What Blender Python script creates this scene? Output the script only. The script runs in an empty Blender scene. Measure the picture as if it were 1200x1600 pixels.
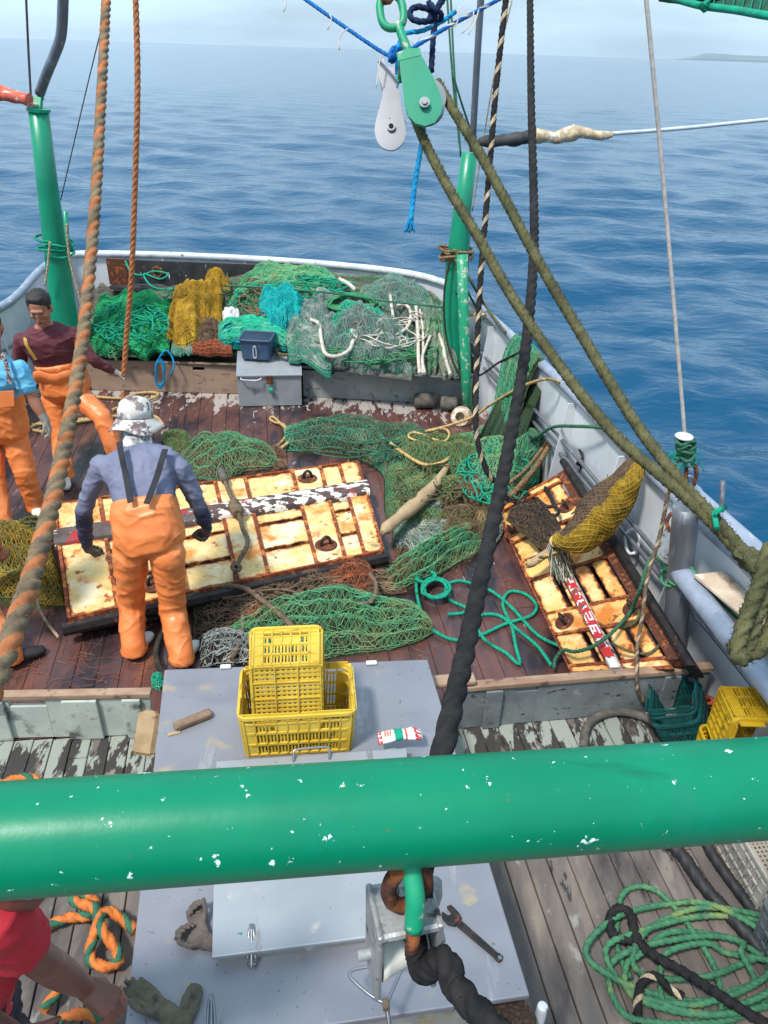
import bpy, bmesh, math, random
import numpy as np
from mathutils import Vector, Matrix, noise as mnoise
R = math.radians
random.seed(7); rng = np.random.default_rng(7)
sc = bpy.context.scene
C = sc.collection

# ------------------------------------------------------------------ camera
H = 3.4
FPX = 1200.0
ROLL = math.atan((97 - 58.5) / 1200)
PITCH = math.atan((800 - 77.75) * math.cos(ROLL) / FPX)
cam_d = bpy.data.cameras.new('camera'); cam = bpy.data.objects.new('camera', cam_d); C.objects.link(cam)
cam_d.sensor_fit = 'VERTICAL'; cam_d.sensor_height = 24; cam_d.lens = 24 * FPX / 1600
cam_d.clip_start = 0.02; cam_d.clip_end = 60000
_r0 = Vector((1, 0, 0)); _u0 = Vector((0, math.sin(PITCH), math.cos(PITCH))); _f0 = Vector((0, math.cos(PITCH), -math.sin(PITCH)))
_cr = _r0 * math.cos(ROLL) + _u0 * math.sin(ROLL); _cu = -_r0 * math.sin(ROLL) + _u0 * math.cos(ROLL)
CAMP = Vector((0, 0, H))
cam.matrix_world = Matrix(((_cr.x, _cu.x, -_f0.x, 0), (_cr.y, _cu.y, -_f0.y, 0), (_cr.z, _cu.z, -_f0.z, H), (0, 0, 0, 1)))
sc.camera = cam
sc.view_settings.view_transform = 'Standard'; sc.view_settings.look = 'None'
sc.view_settings.exposure = 0.84; sc.view_settings.gamma = 1.0
sc.cycles.max_bounces = 6; sc.cycles.diffuse_bounces = 3; sc.cycles.glossy_bounces = 3
sc.cycles.transparent_max_bounces = 16
sc.cycles.use_denoising = True

def ray(px, py):
    return _cr * (px - 600) + _cu * (800 - py) + _f0 * FPX
def P(px, py, z=0.0):
    r = ray(px, py); return CAMP + r * ((z - H) / r.z)
def PY(px, py, Y):
    r = ray(px, py); return CAMP + r * (Y / r.y)
def PD(px, py, d):
    return CAMP + ray(px, py) * (d / FPX)

# ------------------------------------------------------------------ world
SUN_EL, SUN_AZ = 60, 222          # azimuth: degrees clockwise from +Y
w = bpy.data.worlds.new('World'); sc.world = w; w.use_nodes = True
nt = w.node_tree; nt.nodes.clear()
def wn(t, **k):
    n = nt.nodes.new(t)
    for a, b in k.items(): setattr(n, a, b)
    return n
sky = wn('ShaderNodeTexSky', sky_type='NISHITA'); sky.sun_disc = False
sky.sun_elevation = R(SUN_EL); sky.sun_rotation = R(SUN_AZ); sky.air_density = 1.0; sky.dust_density = 2.2; sky.ozone_density = 2.0
tcw = wn('ShaderNodeTexCoord'); mpw = wn('ShaderNodeMapping'); mpw.inputs['Scale'].default_value = (1.6, 1.6, 11)
nz = wn('ShaderNodeTexNoise'); nz.inputs['Scale'].default_value = 1.7; nz.inputs['Detail'].default_value = 7; nz.inputs['Roughness'].default_value = .55
cr = wn('ShaderNodeValToRGB'); cr.color_ramp.elements[0].position = .38; cr.color_ramp.elements[1].position = .66
cr.color_ramp.elements[0].color = (.55, .55, .55, 1); cr.color_ramp.elements[1].color = (.97, .97, .97, 1)
mx = wn('ShaderNodeMix', data_type='RGBA'); bg = wn('ShaderNodeBackground'); out = wn('ShaderNodeOutputWorld')
mx.inputs[7].default_value = (8.0, 11.0, 13.6, 1)     # cloud radiance in the sky texture's own units
L = nt.links.new
L(tcw.outputs['Generated'], mpw.inputs[0]); L(mpw.outputs[0], nz.inputs[0]); L(nz.outputs[0], cr.inputs[0])
L(cr.outputs[0], mx.inputs[0]); L(sky.outputs[0], mx.inputs[6]); L(mx.outputs[2], bg.inputs[0]); L(bg.outputs[0], out.inputs[0])
bg.inputs[1].default_value = 0.060

sun_d = bpy.data.lights.new('sun', 'SUN'); sun = bpy.data.objects.new('sun', sun_d); C.objects.link(sun)
sun_d.energy = 2.5; sun_d.angle = R(8); sun_d.color = (1, .95, .88)
sv = Vector((math.sin(R(SUN_AZ)) * math.cos(R(SUN_EL)), math.cos(R(SUN_AZ)) * math.cos(R(SUN_EL)), math.sin(R(SUN_EL))))
sun.rotation_euler = sv.to_track_quat('Z', 'Y').to_euler(); sun.location = sv * 30

# ------------------------------------------------------------------ materials
def s2l(c):
    return tuple(((v / 255) / 12.92 if v / 255 <= .04045 else ((v / 255 + .055) / 1.055) ** 2.4) for v in c[:3]) + (1,)
MATS = {}
def mat(name, cols, scale=6, rough=.6, metal=0, bump=.2, bscale=None, stretch=(1, 1, 1), layers=(), detail=6, contrast=.25,
        attr=0.0, spec=.5, bdist=.004, rot=(0, 0, 0), coat=0, trans=0, lighten=1.0):
    """cols: list of sRGB triples blended by noise; layers: (rgb, scale, lo, hi, stretch, rough)"""
    m = bpy.data.materials.new(name); m.use_nodes = True; n = m.node_tree; b = n.nodes['Principled BSDF']; l = n.links.new
    def N(t, **k):
        x = n.nodes.new(t)
        for a, v in k.items(): setattr(x, a, v)
        return x
    tc = N('ShaderNodeTexCoord')
    def noise(scale, stretch, det=detail, seed=0.0):
        mp = N('ShaderNodeMapping'); mp.inputs['Scale'].default_value = stretch; mp.inputs['Rotation'].default_value = rot
        mp.inputs['Location'].default_value = (seed, seed * 1.7, seed * .6)
        t = N('ShaderNodeTexNoise'); t.inputs['Scale'].default_value = scale; t.inputs['Detail'].default_value = det
        t.inputs['Roughness'].default_value = .6
        l(tc.outputs['Object'], mp.inputs[0]); l(mp.outputs[0], t.inputs[0]); return t
    t = noise(scale, stretch)
    r = N('ShaderNodeValToRGB'); e = r.color_ramp.elements
    k = len(cols)
    if k == 1: cols = [cols[0], tuple(v * .86 for v in cols[0])]; k = 2
    lo, hi = .5 - contrast / 2, .5 + contrast / 2
    e[0].position = lo; e[1].position = hi
    def cc(c):
        q = s2l(c); return (q[0] * lighten, q[1] * lighten, q[2] * lighten, 1)
    e[0].color = cc(cols[0]); e[1].color = cc(cols[-1])
    for i in range(1, k - 1):
        x = e.new(lo + (hi - lo) * i / (k - 1)); x.color = cc(cols[i])
    l(t.outputs[0], r.inputs[0]); cur = r.outputs[0]; rcur = None
    if attr:
        at = N('ShaderNodeAttribute', attribute_name='tone'); hs = N('ShaderNodeHueSaturation')
        mr = N('ShaderNodeMapRange'); mr.inputs[3].default_value = 1 - attr; mr.inputs[4].default_value = 1 + attr
        l(at.outputs['Fac'], mr.inputs[0]); l(mr.outputs[0], hs.inputs['Value']); l(cur, hs.inputs['Color']); cur = hs.outputs[0]
    rv = rough
    for i, (c, s_, lo_, hi_, st_, ro_) in enumerate(layers):
        t2 = noise(s_, st_, 8, 3.1 + i * 5.3); mr = N('ShaderNodeMapRange'); mr.inputs[1].default_value = lo_; mr.inputs[2].default_value = hi_
        l(t2.outputs[0], mr.inputs[0]); mm = N('ShaderNodeMix', data_type='RGBA'); l(mr.outputs[0], mm.inputs[0]); l(cur, mm.inputs[6]); mm.inputs[7].default_value = cc(c); cur = mm.outputs[2]
        fm = N('ShaderNodeMix', data_type='FLOAT'); l(mr.outputs[0], fm.inputs[0])
        if rcur is None: fm.inputs[2].default_value = rough
        else: l(rcur, fm.inputs[2])
        fm.inputs[3].default_value = ro_; rcur = fm.outputs[0]
    l(cur, b.inputs['Base Color'])
    if rcur is not None: l(rcur, b.inputs['Roughness'])
    else: b.inputs['Roughness'].default_value = rough
    b.inputs['Metallic'].default_value = metal; b.inputs['Specular IOR Level'].default_value = spec
    if coat: b.inputs['Coat Weight'].default_value = coat; b.inputs['Coat Roughness'].default_value = .15
    if bump:
        t3 = noise(bscale or scale * 4, stretch, 5, 9.0); bp = N('ShaderNodeBump'); bp.inputs['Strength'].default_value = bump; bp.inputs['Distance'].default_value = bdist
        l(t3.outputs[0], bp.inputs['Height']); l(bp.outputs[0], b.inputs['Normal'])
    MATS[name] = m; return m

# ------------------------------------------------------------------ mesh builder
class MB:
    def __init__(s): s.v = []; s.f = []; s.n = 0; s.tone = []
    def add(s, V, F, m=0, smooth=True, tone=.5):
        V = np.asarray(V, dtype=float).reshape(-1, 3); F = np.asarray(F, dtype=np.int64)
        if F.ndim == 1: F = F.reshape(1, -1)
        s.v.append(V); s.f.append((F + s.n, m, smooth)); s.n += len(V)
        s.tone.append(np.full(len(V), tone)); return s
    def box(s, c, sz, m=0, rot=None, tone=.5, bev=0):
        x, y, z = [q / 2 for q in sz]
        if bev:
            return s.rbox(c, sz, bev, m, rot, tone)
        V = np.array([[a * x, b * y, e * z] for e in (-1, 1) for b in (-1, 1) for a in (-1, 1)])
        if rot is not None: V = V @ np.array(rot.to_3x3()).T
        return s.add(V + np.array(c), [[0, 2, 3, 1], [4, 5, 7, 6], [0, 1, 5, 4], [2, 6, 7, 3], [0, 4, 6, 2], [1, 3, 7, 5]], m, False, tone)
    def rbox(s, c, sz, bev, m=0, rot=None, tone=.5):
        x, y, z = [q / 2 for q in sz]; b = min(bev, x * .9, y * .9, z * .9)
        V = []; 
        for zz, ins in ((-z, b), (-z + b, 0), (z - b, 0), (z, b)):
            X, Y = x - ins, y - ins; q = b if ins == 0 else b
            V += [[X - q, -Y, zz], [X, -Y + q, zz], [X, Y - q, zz], [X - q, Y, zz], [-X + q, Y, zz], [-X, Y - q, zz], [-X, -Y + q, zz], [-X + q, -Y, zz]]
        V = np.array(V)
        if rot is not None: V = V @ np.array(rot.to_3x3()).T
        n0 = s.n
        F = [[r * 8 + i, r * 8 + (i + 1) % 8, (r + 1) * 8 + (i + 1) % 8, (r + 1) * 8 + i] for r in range(3) for i in range(8)]
        s.add(V + np.array(c), F, m, False, tone)
        s.f.append((np.array([[n0 + i for i in range(7, -1, -1)]]), m, False)); s.f.append((np.array([[n0 + 24 + i for i in range(8)]]), m, False)); return s
    def hexa(s, b4, t4, m=0, tone=.5):
        V = np.array([list(q) for q in b4] + [list(q) for q in t4])
        return s.add(V, [[0, 3, 2, 1], [4, 5, 6, 7], [0, 1, 5, 4], [1, 2, 6, 5], [2, 3, 7, 6], [3, 0, 4, 7]], m, False, tone)
    def prism(s, poly, zlo, zhi, m=0):
        """poly: list of 3D (z ignored if zlo given) points counter clockwise"""
        k = len(poly); V = [[p[0], p[1], zlo] for p in poly] + [[p[0], p[1], zhi] for p in poly]
        n0 = s.n; s.add(V, [[i, (i + 1) % k, k + (i + 1) % k, k + i] for i in range(k)], m, False)
        s.f.append((np.array([[n0 + k + i for i in range(k)]]), m, False)); s.f.append((np.array([[n0 + i for i in range(k - 1, -1, -1)]]), m, False)); return s
    def rings(s, RV, m=0, caps=True, smooth=True, tone=.5, closed=False):
        """RV: (k rings, n verts, 3)"""
        RV = np.asarray(RV, dtype=float); k, n, _ = RV.shape; n0 = s.n
        a = np.arange(k - (0 if closed else 1))[:, None]; i = np.arange(n)[None, :]; a2 = (a + 1) % k; i2 = (i + 1) % n
        F = np.stack([a * n + i, a * n + i2, a2 * n + i2, a2 * n + i], -1).reshape(-1, 4)
        s.add(RV.reshape(-1, 3), F, m, smooth, tone)
        if caps and not closed:
            s.f.append((np.array([[n0 + q for q in range(n - 1, -1, -1)]]), m, False)); s.f.append((np.array([[n0 + (k - 1) * n + q for q in range(n)]]), m, False))
        return s
    def tube(s, pts, r, n=8, m=0, caps=True, closed=False, tone=.5, smooth=True):
        pts = np.array([list(p) for p in pts], dtype=float); T, A, B = frames(pts, closed)
        rr = np.broadcast_to(np.asarray(r, dtype=float), (len(pts),)); th = np.linspace(0, 2 * np.pi, n, endpoint=False)
        RV = pts[:, None] + rr[:, None, None] * (np.cos(th)[None, :, None] * A[:, None] + np.sin(th)[None, :, None] * B[:, None])
        return s.rings(RV, m, caps, smooth, tone, closed)
    def strip(s, pts, side, wd, th, m=0):
        """flat band along pts; side: vectors across"""
        pts = np.array([list(p) for p in pts], float); T, A, B = frames(pts); side = np.array([list(q) for q in side], float)
        side = side - (side * T).sum(1, keepdims=True) * T; side /= np.linalg.norm(side, axis=1, keepdims=True); nn = np.cross(T, side)
        RV = np.stack([pts + side * wd / 2 + nn * th / 2, pts - side * wd / 2 + nn * th / 2, pts - side * wd / 2 - nn * th / 2, pts + side * wd / 2 - nn * th / 2], 1)
        return s.rings(RV, m, True, False)
    def ell(s, c, rad, m=0, rot=None, nu=16, nv=10, tone=.5):
        u = np.linspace(0, 2 * np.pi, nu, endpoint=False); v = np.linspace(.02, np.pi - .02, nv)
        V = np.stack([np.cos(u)[None] * np.sin(v)[:, None] * rad[0], np.sin(u)[None] * np.sin(v)[:, None] * rad[1], np.cos(v)[:, None] * np.ones(nu)[None] * rad[2]], -1)
        V = V[::-1]
        if rot is not None: V = V @ np.array(rot.to_3x3()).T
        return s.rings(V + np.array(list(c)), m, True, True, tone)
    def lathe(s, prof, c, axis=(0, 0, 1), n=20, m=0, smooth=False):
        ax = np.array(list(axis), float); ax /= np.linalg.norm(ax); a = np.cross(ax, [0, 0, 1.0]) if abs(ax[2]) < .9 else np.cross(ax, [1.0, 0, 0]); a /= np.linalg.norm(a); b = np.cross(ax, a)
        th = np.linspace(0, 2 * np.pi, n, endpoint=False)
        RV = np.array([np.array(list(c)) + ax * z + r * (np.cos(th)[:, None] * a + np.sin(th)[:, None] * b) for r, z in prof])
        return s.rings(RV, m, True, smooth)
    def edges(s, A, B, r, m=0, tone=.5):
        """many thin three-sided bars from A[i] to B[i]"""
        A = np.asarray(A, float); B = np.asarray(B, float); ok = np.linalg.norm(B - A, axis=1) > 1e-4; A, B = A[ok], B[ok]; d = B - A; ln = np.linalg.norm(d, axis=1, keepdims=True) + 1e-9; d = d / ln
        up = np.zeros_like(d); up[:, 2] = 1; up[np.abs(d[:, 2]) > .9] = (1, 0, 0)
        a = np.cross(d, up); a /= np.linalg.norm(a, axis=1, keepdims=True); b = np.cross(d, a); V = []
        for Q in (A, B):
            for k in range(3):
                t = 2 * np.pi * k / 3 + .5; V.append(Q + r * (math.cos(t) * a + math.sin(t) * b))
        V = np.stack(V, 1); k = len(A); base = (np.arange(k) * 6)[:, None]
        F = np.concatenate([base + np.array([[i, (i + 1) % 3, 3 + (i + 1) % 3, 3 + i]]) for i in range(3)], 0)
        tn = s.n; s.add(V.reshape(-1, 3), F, m, True)
        if not np.isscalar(tone): s.tone[-1] = np.repeat(tone, 6)
        return s
    def build(s, name, mats, parent=None, local=False, bevel=0, sub=0):
        if not isinstance(mats, (list, tuple)): mats = [mats]
        V = np.concatenate(s.v); me = bpy.data.meshes.new(name)
        if parent is not None and not local:
            M = np.array(WM[parent.name].inverted()); V = V @ M[:3, :3].T + M[:3, 3]
        org = Vector((0, 0, 0))
        if parent is None and not local:
            mn = V.min(0); mxx = V.max(0); org = Vector(((mn[0] + mxx[0]) / 2, (mn[1] + mxx[1]) / 2, mn[2])); 
            if name in KEEP0: org = Vector((0, 0, 0))
            V = V - np.array(org)
        nl = sum(f.size for f, _, _ in s.f); nf = sum(len(f) for f, _, _ in s.f)
        me.vertices.add(len(V)); me.vertices.foreach_set('co', V.astype(np.float32).ravel())
        me.loops.add(nl); me.polygons.add(nf)
        me.loops.foreach_set('vertex_index', np.concatenate([f.ravel() for f, _, _ in s.f]).astype(np.int32))
        tot = np.concatenate([np.full(len(f), f.shape[1]) for f, _, _ in s.f]).astype(np.int32)
        me.polygons.foreach_set('loop_start', np.concatenate([[0], np.cumsum(tot)[:-1]]).astype(np.int32))
        me.polygons.foreach_set('material_index', np.concatenate([(m if not np.isscalar(m) else np.full(len(f), m)) for f, m, _ in s.f]).astype(np.int32))
        me.polygons.foreach_set('use_smooth', np.concatenate([np.full(len(f), sm) for f, _, sm in s.f]))
        for m in mats: me.materials.append(MATS[m] if isinstance(m, str) else m)
        a = me.attributes.new('tone', 'FLOAT', 'POINT'); a.data.foreach_set('value', np.concatenate(s.tone).astype(np.float32))
        me.update(calc_edges=True); me.validate()
        o = bpy.data.objects.new(name, me); C.objects.link(o); o.location = org
        if parent is not None:
            o.parent = parent; WM[o.name] = WM[parent.name].copy()
        else: WM[o.name] = Matrix.Translation(org)
        if bevel:
            bm = o.modifiers.new('bevel', 'BEVEL'); bm.width = bevel; bm.segments = 2; bm.limit_method = 'ANGLE'; bm.angle_limit = R(50)
        return o
WM = {}
KEEP0 = {'sea', 'aft_deck', 'fore_deck', 'deck_underlay', 'land'}
def frames(pts, closed=False):
    pts = np.asarray(pts, float)
    if closed: T = np.roll(pts, -1, 0) - np.roll(pts, 1, 0)
    else: T = np.gradient(pts, axis=0)
    T /= np.linalg.norm(T, axis=1, keepdims=True) + 1e-12
    A = np.zeros_like(T); u = np.array([0, 0, 1.0]) if abs(T[0, 2]) < .9 else np.array([1.0, 0, 0])
    a = np.cross(T[0], u); a /= np.linalg.norm(a); A[0] = a
    for i in range(1, len(T)):
        a = a - T[i] * (a @ T[i]); a /= np.linalg.norm(a) + 1e-12; A[i] = a
    return T, A, np.cross(T, A)
def cat(pts, step=.02, closed=False):
    """Catmull-Rom through pts, resampled at even steps"""
    p = np.array([list(q) for q in pts], float)
    if len(p) == 2 and not closed: k = max(2, int(np.linalg.norm(p[1] - p[0]) / step)); return p[0] + (p[1] - p[0]) * np.linspace(0, 1, k + 1)[:, None]
    q = np.vstack([p[-1], p, p[0], p[1]]) if closed else np.vstack([2 * p[0] - p[1], p, 2 * p[-1] - p[-2]])
    o = []; t = np.linspace(0, 1, 24, endpoint=False)[:, None]
    for i in range(1, len(q) - 2):
        a, b, c, d = q[i - 1], q[i], q[i + 1], q[i + 2]
        o.append(.5 * (2 * b + (c - a) * t + (2 * a - 5 * b + 4 * c - d) * t ** 2 + (3 * b - a - 3 * c + d) * t ** 3))
    o = np.vstack(o + [q[-2][None]]) ; sg = np.linalg.norm(np.diff(o, axis=0), axis=1); s_ = np.concatenate([[0], np.cumsum(sg)])
    k = max(3, int(s_[-1] / step)); x = np.linspace(0, s_[-1], k + 1); o = np.stack([np.interp(x, s_, o[:, j]) for j in range(3)], 1)
    return o[:-1] if closed else o
def vn(X, seed=0):
    """value noise on (n,3) points, 0..1"""
    X = np.asarray(X, float); i = np.floor(X).astype(np.int64); f = X - i; f = f * f * (3 - 2 * f); o = 0
    def h(a, b, c):
        q = (a * 374761393 + b * 668265263 + c * 1274126177 + seed * 974711) & 0xffffffff; q = ((q ^ (q >> 13)) * 1274126177) & 0xffffffff; q = q ^ (q >> 16); return (q & 0xffff) / 65535.0
    for a in (0, 1):
        for b in (0, 1):
            for c in (0, 1):
                o = o + h(i[..., 0] + a, i[..., 1] + b, i[..., 2] + c) * (f[..., 0] if a else 1 - f[..., 0]) * (f[..., 1] if b else 1 - f[..., 1]) * (f[..., 2] if c else 1 - f[..., 2])
    return o
def fbm(X, seed=0, o=3):
    r = 0; a = .5
    for k in range(o): r = r + a * vn(np.asarray(X) * 2 ** k, seed + k); a /= 2
    return r / (1 - .5 ** o)
def ropemesh(mb, pts, r, pitch=None, m=(0, 0, 0), lobes=3, n=12, step=None, wob=0, depth=.26, fuzz=0):
    pitch = pitch or r * 7; step = step or pitch / 8
    c = cat(pts, step)
    if wob: 
        c = c + (np.stack([vn(c * 6, 5), vn(c * 6, 6), vn(c * 6, 7)], 1) - .5) * wob
    T, A, B = frames(c); s_ = np.arange(len(c)) * step
    if fuzz:
        g = np.random.default_rng(int(abs(c[0, 0]) * 1000) + 5); k = int(s_[-1] * fuzz); j = g.integers(0, len(c), k); a_ = g.random(k) * 6.28; D = np.cos(a_)[:, None] * A[j] + np.sin(a_)[:, None] * B[j]; p0 = c[j] + D * r * .9; ln = np.minimum(r, .006) * (.2 + .55 * g.random(k) ** 2)[:, None]; mb.edges(p0, p0 + D * ln + T[j] * g.normal(0, .6, (k, 1)) * ln + g.normal(0, .25, (k, 3)) * ln, .0005, m[0])
    th = np.linspace(0, 2 * np.pi, n, endpoint=False)
    rad = r * (1 - depth + depth * np.abs(np.cos(th * lobes / 2))); rad = rad[None] * (1 + .02 * (vn(c * 40, 3)[:, None] - .5))
    ph = th[None] + (2 * np.pi * s_ / (pitch * 1))[:, None]
    RV = c[:, None] + rad[..., None] * (np.cos(ph)[..., None] * A[:, None] + np.sin(ph)[..., None] * B[:, None])
    mi = np.tile(np.array([m[int(((i + .5 + n / lobes / 2) % n) // (n / lobes)) % len(m)] for i in range(n)]), len(c) - 1)
    return mb.rings(RV, mi if len(set(m)) > 1 else m[0], True)
def tag(o, label=None, cat_=None, group=None, kind=None):
    if label: o['label'] = label
    if cat_: o['category'] = cat_
    if group: o['group'] = group
    if kind: o['kind'] = kind
    return o
def thing(name, label, cat_, loc=(0, 0, 0), rot=None, group=None):
    o = bpy.data.objects.new(name, None); C.objects.link(o); M = Matrix.Translation(Vector(loc))
    if rot is not None: M = M @ rot.to_4x4()
    o.matrix_world = M; WM[o.name] = M; o.empty_display_size = .1
    return tag(o, label, cat_, group)
def rope(name, label, pts, r, mats, pitch=None, m=(0, 0, 0), cat_='rope', group=None, parent=None, **k):
    mb = MB(); ropemesh(mb, pts, r, pitch, m, **k); o = mb.build(name, mats, parent)
    return tag(o, label, cat_, group) if parent is None else o
def wire(name, label, pts, r, m, cat_='wire', group=None, n=6, step=.08, parent=None):
    mb = MB(); mb.tube(cat(pts, step), r, n); o = mb.build(name, m, parent)
    return tag(o, label, cat_, group) if parent is None else o
def mk(x, y, z=0): return Vector((x, y, z))
# ------------------------------------------------------------------ palette
mat('white_paint', [(214, 218, 222), (196, 200, 206)], 2.2, .42, bump=.12, layers=[((120, 84, 58), 9, .66, .7, (1, 1, .35), .8), ((92, 96, 100), 26, .7, .74, (1, 1, 1), .6)])
mat('rail_paint', [(150, 160, 176), (128, 138, 154)], 7, .35, bump=.12, layers=[((190, 194, 196), 14, .62, .66, (1, 1, 1), .5), ((104, 76, 60), 22, .70, .73, (1, 1, 1), .8)])
mat('white_rail', [(205, 210, 214), (180, 186, 192)], 7, .35, bump=.1, layers=[((112, 112, 116), 14, .62, .66, (1, 1, 1), .5)])
mat('hull_paint', [(90, 150, 130), (78, 138, 120)], 2, .4)
mat('black_plate', [(38, 38, 42), (62, 60, 62)], 5, .5, bump=.35, layers=[((205, 205, 204), 16, .63, .68, (1, 1, .3), .7), ((110, 62, 44), 8, .62, .68, (1, 1, 1), .85)])
mat('green_paint', [(8, 140, 104), (12, 128, 96)], 4, .36, bump=.12, coat=.1, layers=[((222, 232, 228), 13, .735, .745, (1, 1, 1), .7), ((190, 176, 150), 30, .745, .76, (1, 1, 1), .8)])
mat('boom_paint', [(0, 126, 90), (0, 114, 82)], 3, .36, bump=.3, bscale=16, bdist=.003, spec=.32, layers=[((0, 132, 112), 4, .56, .72, (1, .4, 1), .3), ((0, 92, 68), 7, .60, .74, (.4, 2, 1), .5), ((120, 84, 52), 46, .705, .72, (1, 1, 1), .8), ((226, 240, 236), 22, .675, .685, (1, 1, 1), .7), ((214, 230, 224), 85, .675, .69, (1, 1, 1), .7), ((10, 120, 92), 9, .62, .66, (1, .3, 1), .45)])
mat('worn_green', [(20, 150, 108), (30, 138, 100)], 6, .5, bump=.3, layers=[((176, 174, 158), 18, .57, .6, (1, 1, 1), .8), ((110, 70, 44), 12, .68, .71, (1, 1, 1), .8)])
mat('steel', [(150, 152, 156), (132, 134, 140)], 3, .34, metal=.75, bump=.08, layers=[((96, 92, 88), 40, .70, .72, (1, 1, 1), .6)])
mat('galv_pipe', [(138, 142, 150), (108, 110, 116)], 5, .42, metal=.55, bump=.2, stretch=(1, 1, .25), layers=[((190, 192, 196), 10, .6, .7, (1, 1, .3), .5)])
mat('hatch_plate', [(142, 143, 150), (134, 135, 142)], 1.6, .5, metal=.35, bump=.16, bscale=5, layers=[((128, 128, 136), 2.6, .5, .78, (1, 1.5, 1), .4), ((166, 166, 170), 10, .62, .72, (1, .12, 1), .55), ((164, 152, 130), 6, .61, .70, (1, 1, 1), .7), ((110, 104, 98), 34, .655, .69, (1, 1, 1), .7), ((120, 92, 66), 60, .735, .75, (1, 1, 1), .9)])
mat('lid_plate', [(164, 167, 171), (152, 155, 160)], 1.8, .45, metal=.35, bump=.16, bscale=5, layers=[((160, 162, 166), 5, .56, .74, (1, 1, 1), .5), ((192, 186, 172), 5.5, .60, .68, (1, 1, 1), .7), ((132, 130, 128), 16, .64, .70, (1, .2, 1), .6), ((24, 140, 106), 30, .675, .685, (1, 1, 1), .5), ((142, 104, 66), 48, .73, .75, (1, 1, 1), .9)])
mat('dirty_plate', [(172, 172, 168), (150, 148, 138)], 3, .5, metal=.3, bump=.2, layers=[((160, 142, 108), 7, .56, .66, (1, 1, 1), .9), ((206, 204, 196), 9, .6, .68, (1, 1, 1), .6), ((128, 84, 42), 50, .7, .73, (1, 1, 1), .9)])
mat('rust', [(104, 52, 28), (62, 34, 26), (146, 82, 38)], 22, .88, bump=.7)
mat('dark_iron', [(48, 42, 40), (26, 24, 26)], 14, .55, metal=.3, bump=.5, layers=[((110, 60, 38), 20, .6, .66, (1, 1, 1), .9)])
mat('door_cream', [(226, 202, 146), (218, 180, 110), (230, 214, 174)], 3.2, .6, bump=.3, attr=0, layers=[((200, 128, 54), 4.2, .54, .66, (1, 1, 1), .75), ((120, 104, 84), 3, .60, .72, (1, 2, 1), .8), ((190, 110, 96), 5.0, .635, .72, (2.4, 1, 1), .7), ((150, 78, 34), 9, .62, .68, (1, 1, 1), .85), ((70, 56, 50), 18, .66, .675, (1, 1, 1), .85)])
mat('door_ochre', [(232, 194, 120), (224, 172, 94), (234, 208, 152)], 3.2, .6, bump=.35, attr=0, layers=[((200, 118, 42), 4, .5, .64, (1, 1, 1), .75), ((136, 66, 30), 8, .6, .66, (1, 1, 1), .85), ((60, 46, 42), 16, .64, .66, (1, 1, 1), .85)])
mat('door_iron', [(206, 140, 74), (232, 188, 118)], 5, .7, bump=.5, attr=.05, layers=[((126, 56, 26), 6, .46, .62, (1, 1, 1), .9), ((74, 40, 28), 16, .64, .68, (1, 1, 1), .9)])
mat('rust_edge', [(150, 72, 34), (98, 44, 28), (196, 118, 56)], 12, .88, bump=.6)
mat('beam_worn', [(90, 70, 66), (72, 56, 54)], 10, .7, bump=.45, layers=[((228, 222, 212), 15, .50, .52, (.6, 1.0, 1), .7), ((156, 34, 34), 4.0, .60, .64, (1, 1, 1), .7)])
mat('beam_dark', [(96, 88, 84), (76, 62, 58)], 7, .7, bump=.45, layers=[((166, 36, 38), 3.2, .53, .57, (1, 1, 1), .7), ((222, 212, 204), 16, .62, .65, (1, 1, 1), .7)])
mat('beam_white', [(226, 224, 220), (206, 204, 200)], 10, .6, bump=.4, layers=[((88, 76, 74), 13, .55, .58, (1, 1, 1), .8)])
mat('red_paint', [(196, 42, 40), (176, 36, 38)], 10, .6, bump=.3, layers=[((220, 216, 208), 24, .60, .63, (1, 1, 1), .8)])
mat('grey_board', [(150, 154, 150), (134, 138, 136)], 4, .65, bump=.3, layers=[((104, 104, 100), 12, .58, .66, (1, 1, 1), .8), ((168, 128, 100), 6, .66, .7, (1, 1, 1), .7), ((70, 66, 62), 40, .71, .73, (1, 1, 1), .9)])
mat('tan_board', [(158, 132, 112), (142, 118, 102)], 4, .7, bump=.3, stretch=(.5, .5, 2), layers=[((112, 88, 74), 8, .58, .68, (1, 1, 2), .8), ((60, 50, 46), 40, .71, .73, (1, 1, 1), .9)])
mat('mint_board', [(182, 190, 180), (166, 174, 166)], 5, .7, bump=.4, layers=[((84, 88, 86), 7, .54, .66, (1, 1, 1), .85), ((136, 112, 90), 9, .62, .67, (1, 1, 1), .8), ((48, 48, 48), 26, .66, .69, (1, 1, 2.4), .9)])
mat('dark_board', [(128, 134, 134), (100, 106, 108)], 4, .7, bump=.4, layers=[((140, 144, 138), 8, .60, .66, (1, 1, 2), .85), ((44, 44, 46), 14, .62, .66, (1, 1, 2.4), .9)])
mat('top_wood', [(168, 142, 118), (138, 108, 88)], 9, .75, bump=.5, stretch=(.4, 1, 1), layers=[((96, 70, 62), 8, .58, .63, (1, 1, 1), .8)])
mat('raw_wood', [(176, 152, 118), (150, 124, 92)], 8, .75, bump=.4, stretch=(1, .25, 1), layers=[((96, 76, 60), 14, .64, .7, (1, .3, 1), .8)])
mat('old_wood', [(134, 112, 90), (104, 84, 70)], 10, .8, bump=.5, layers=[((70, 58, 50), 16, .6, .68, (1, 1, 1), .8)])
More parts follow.
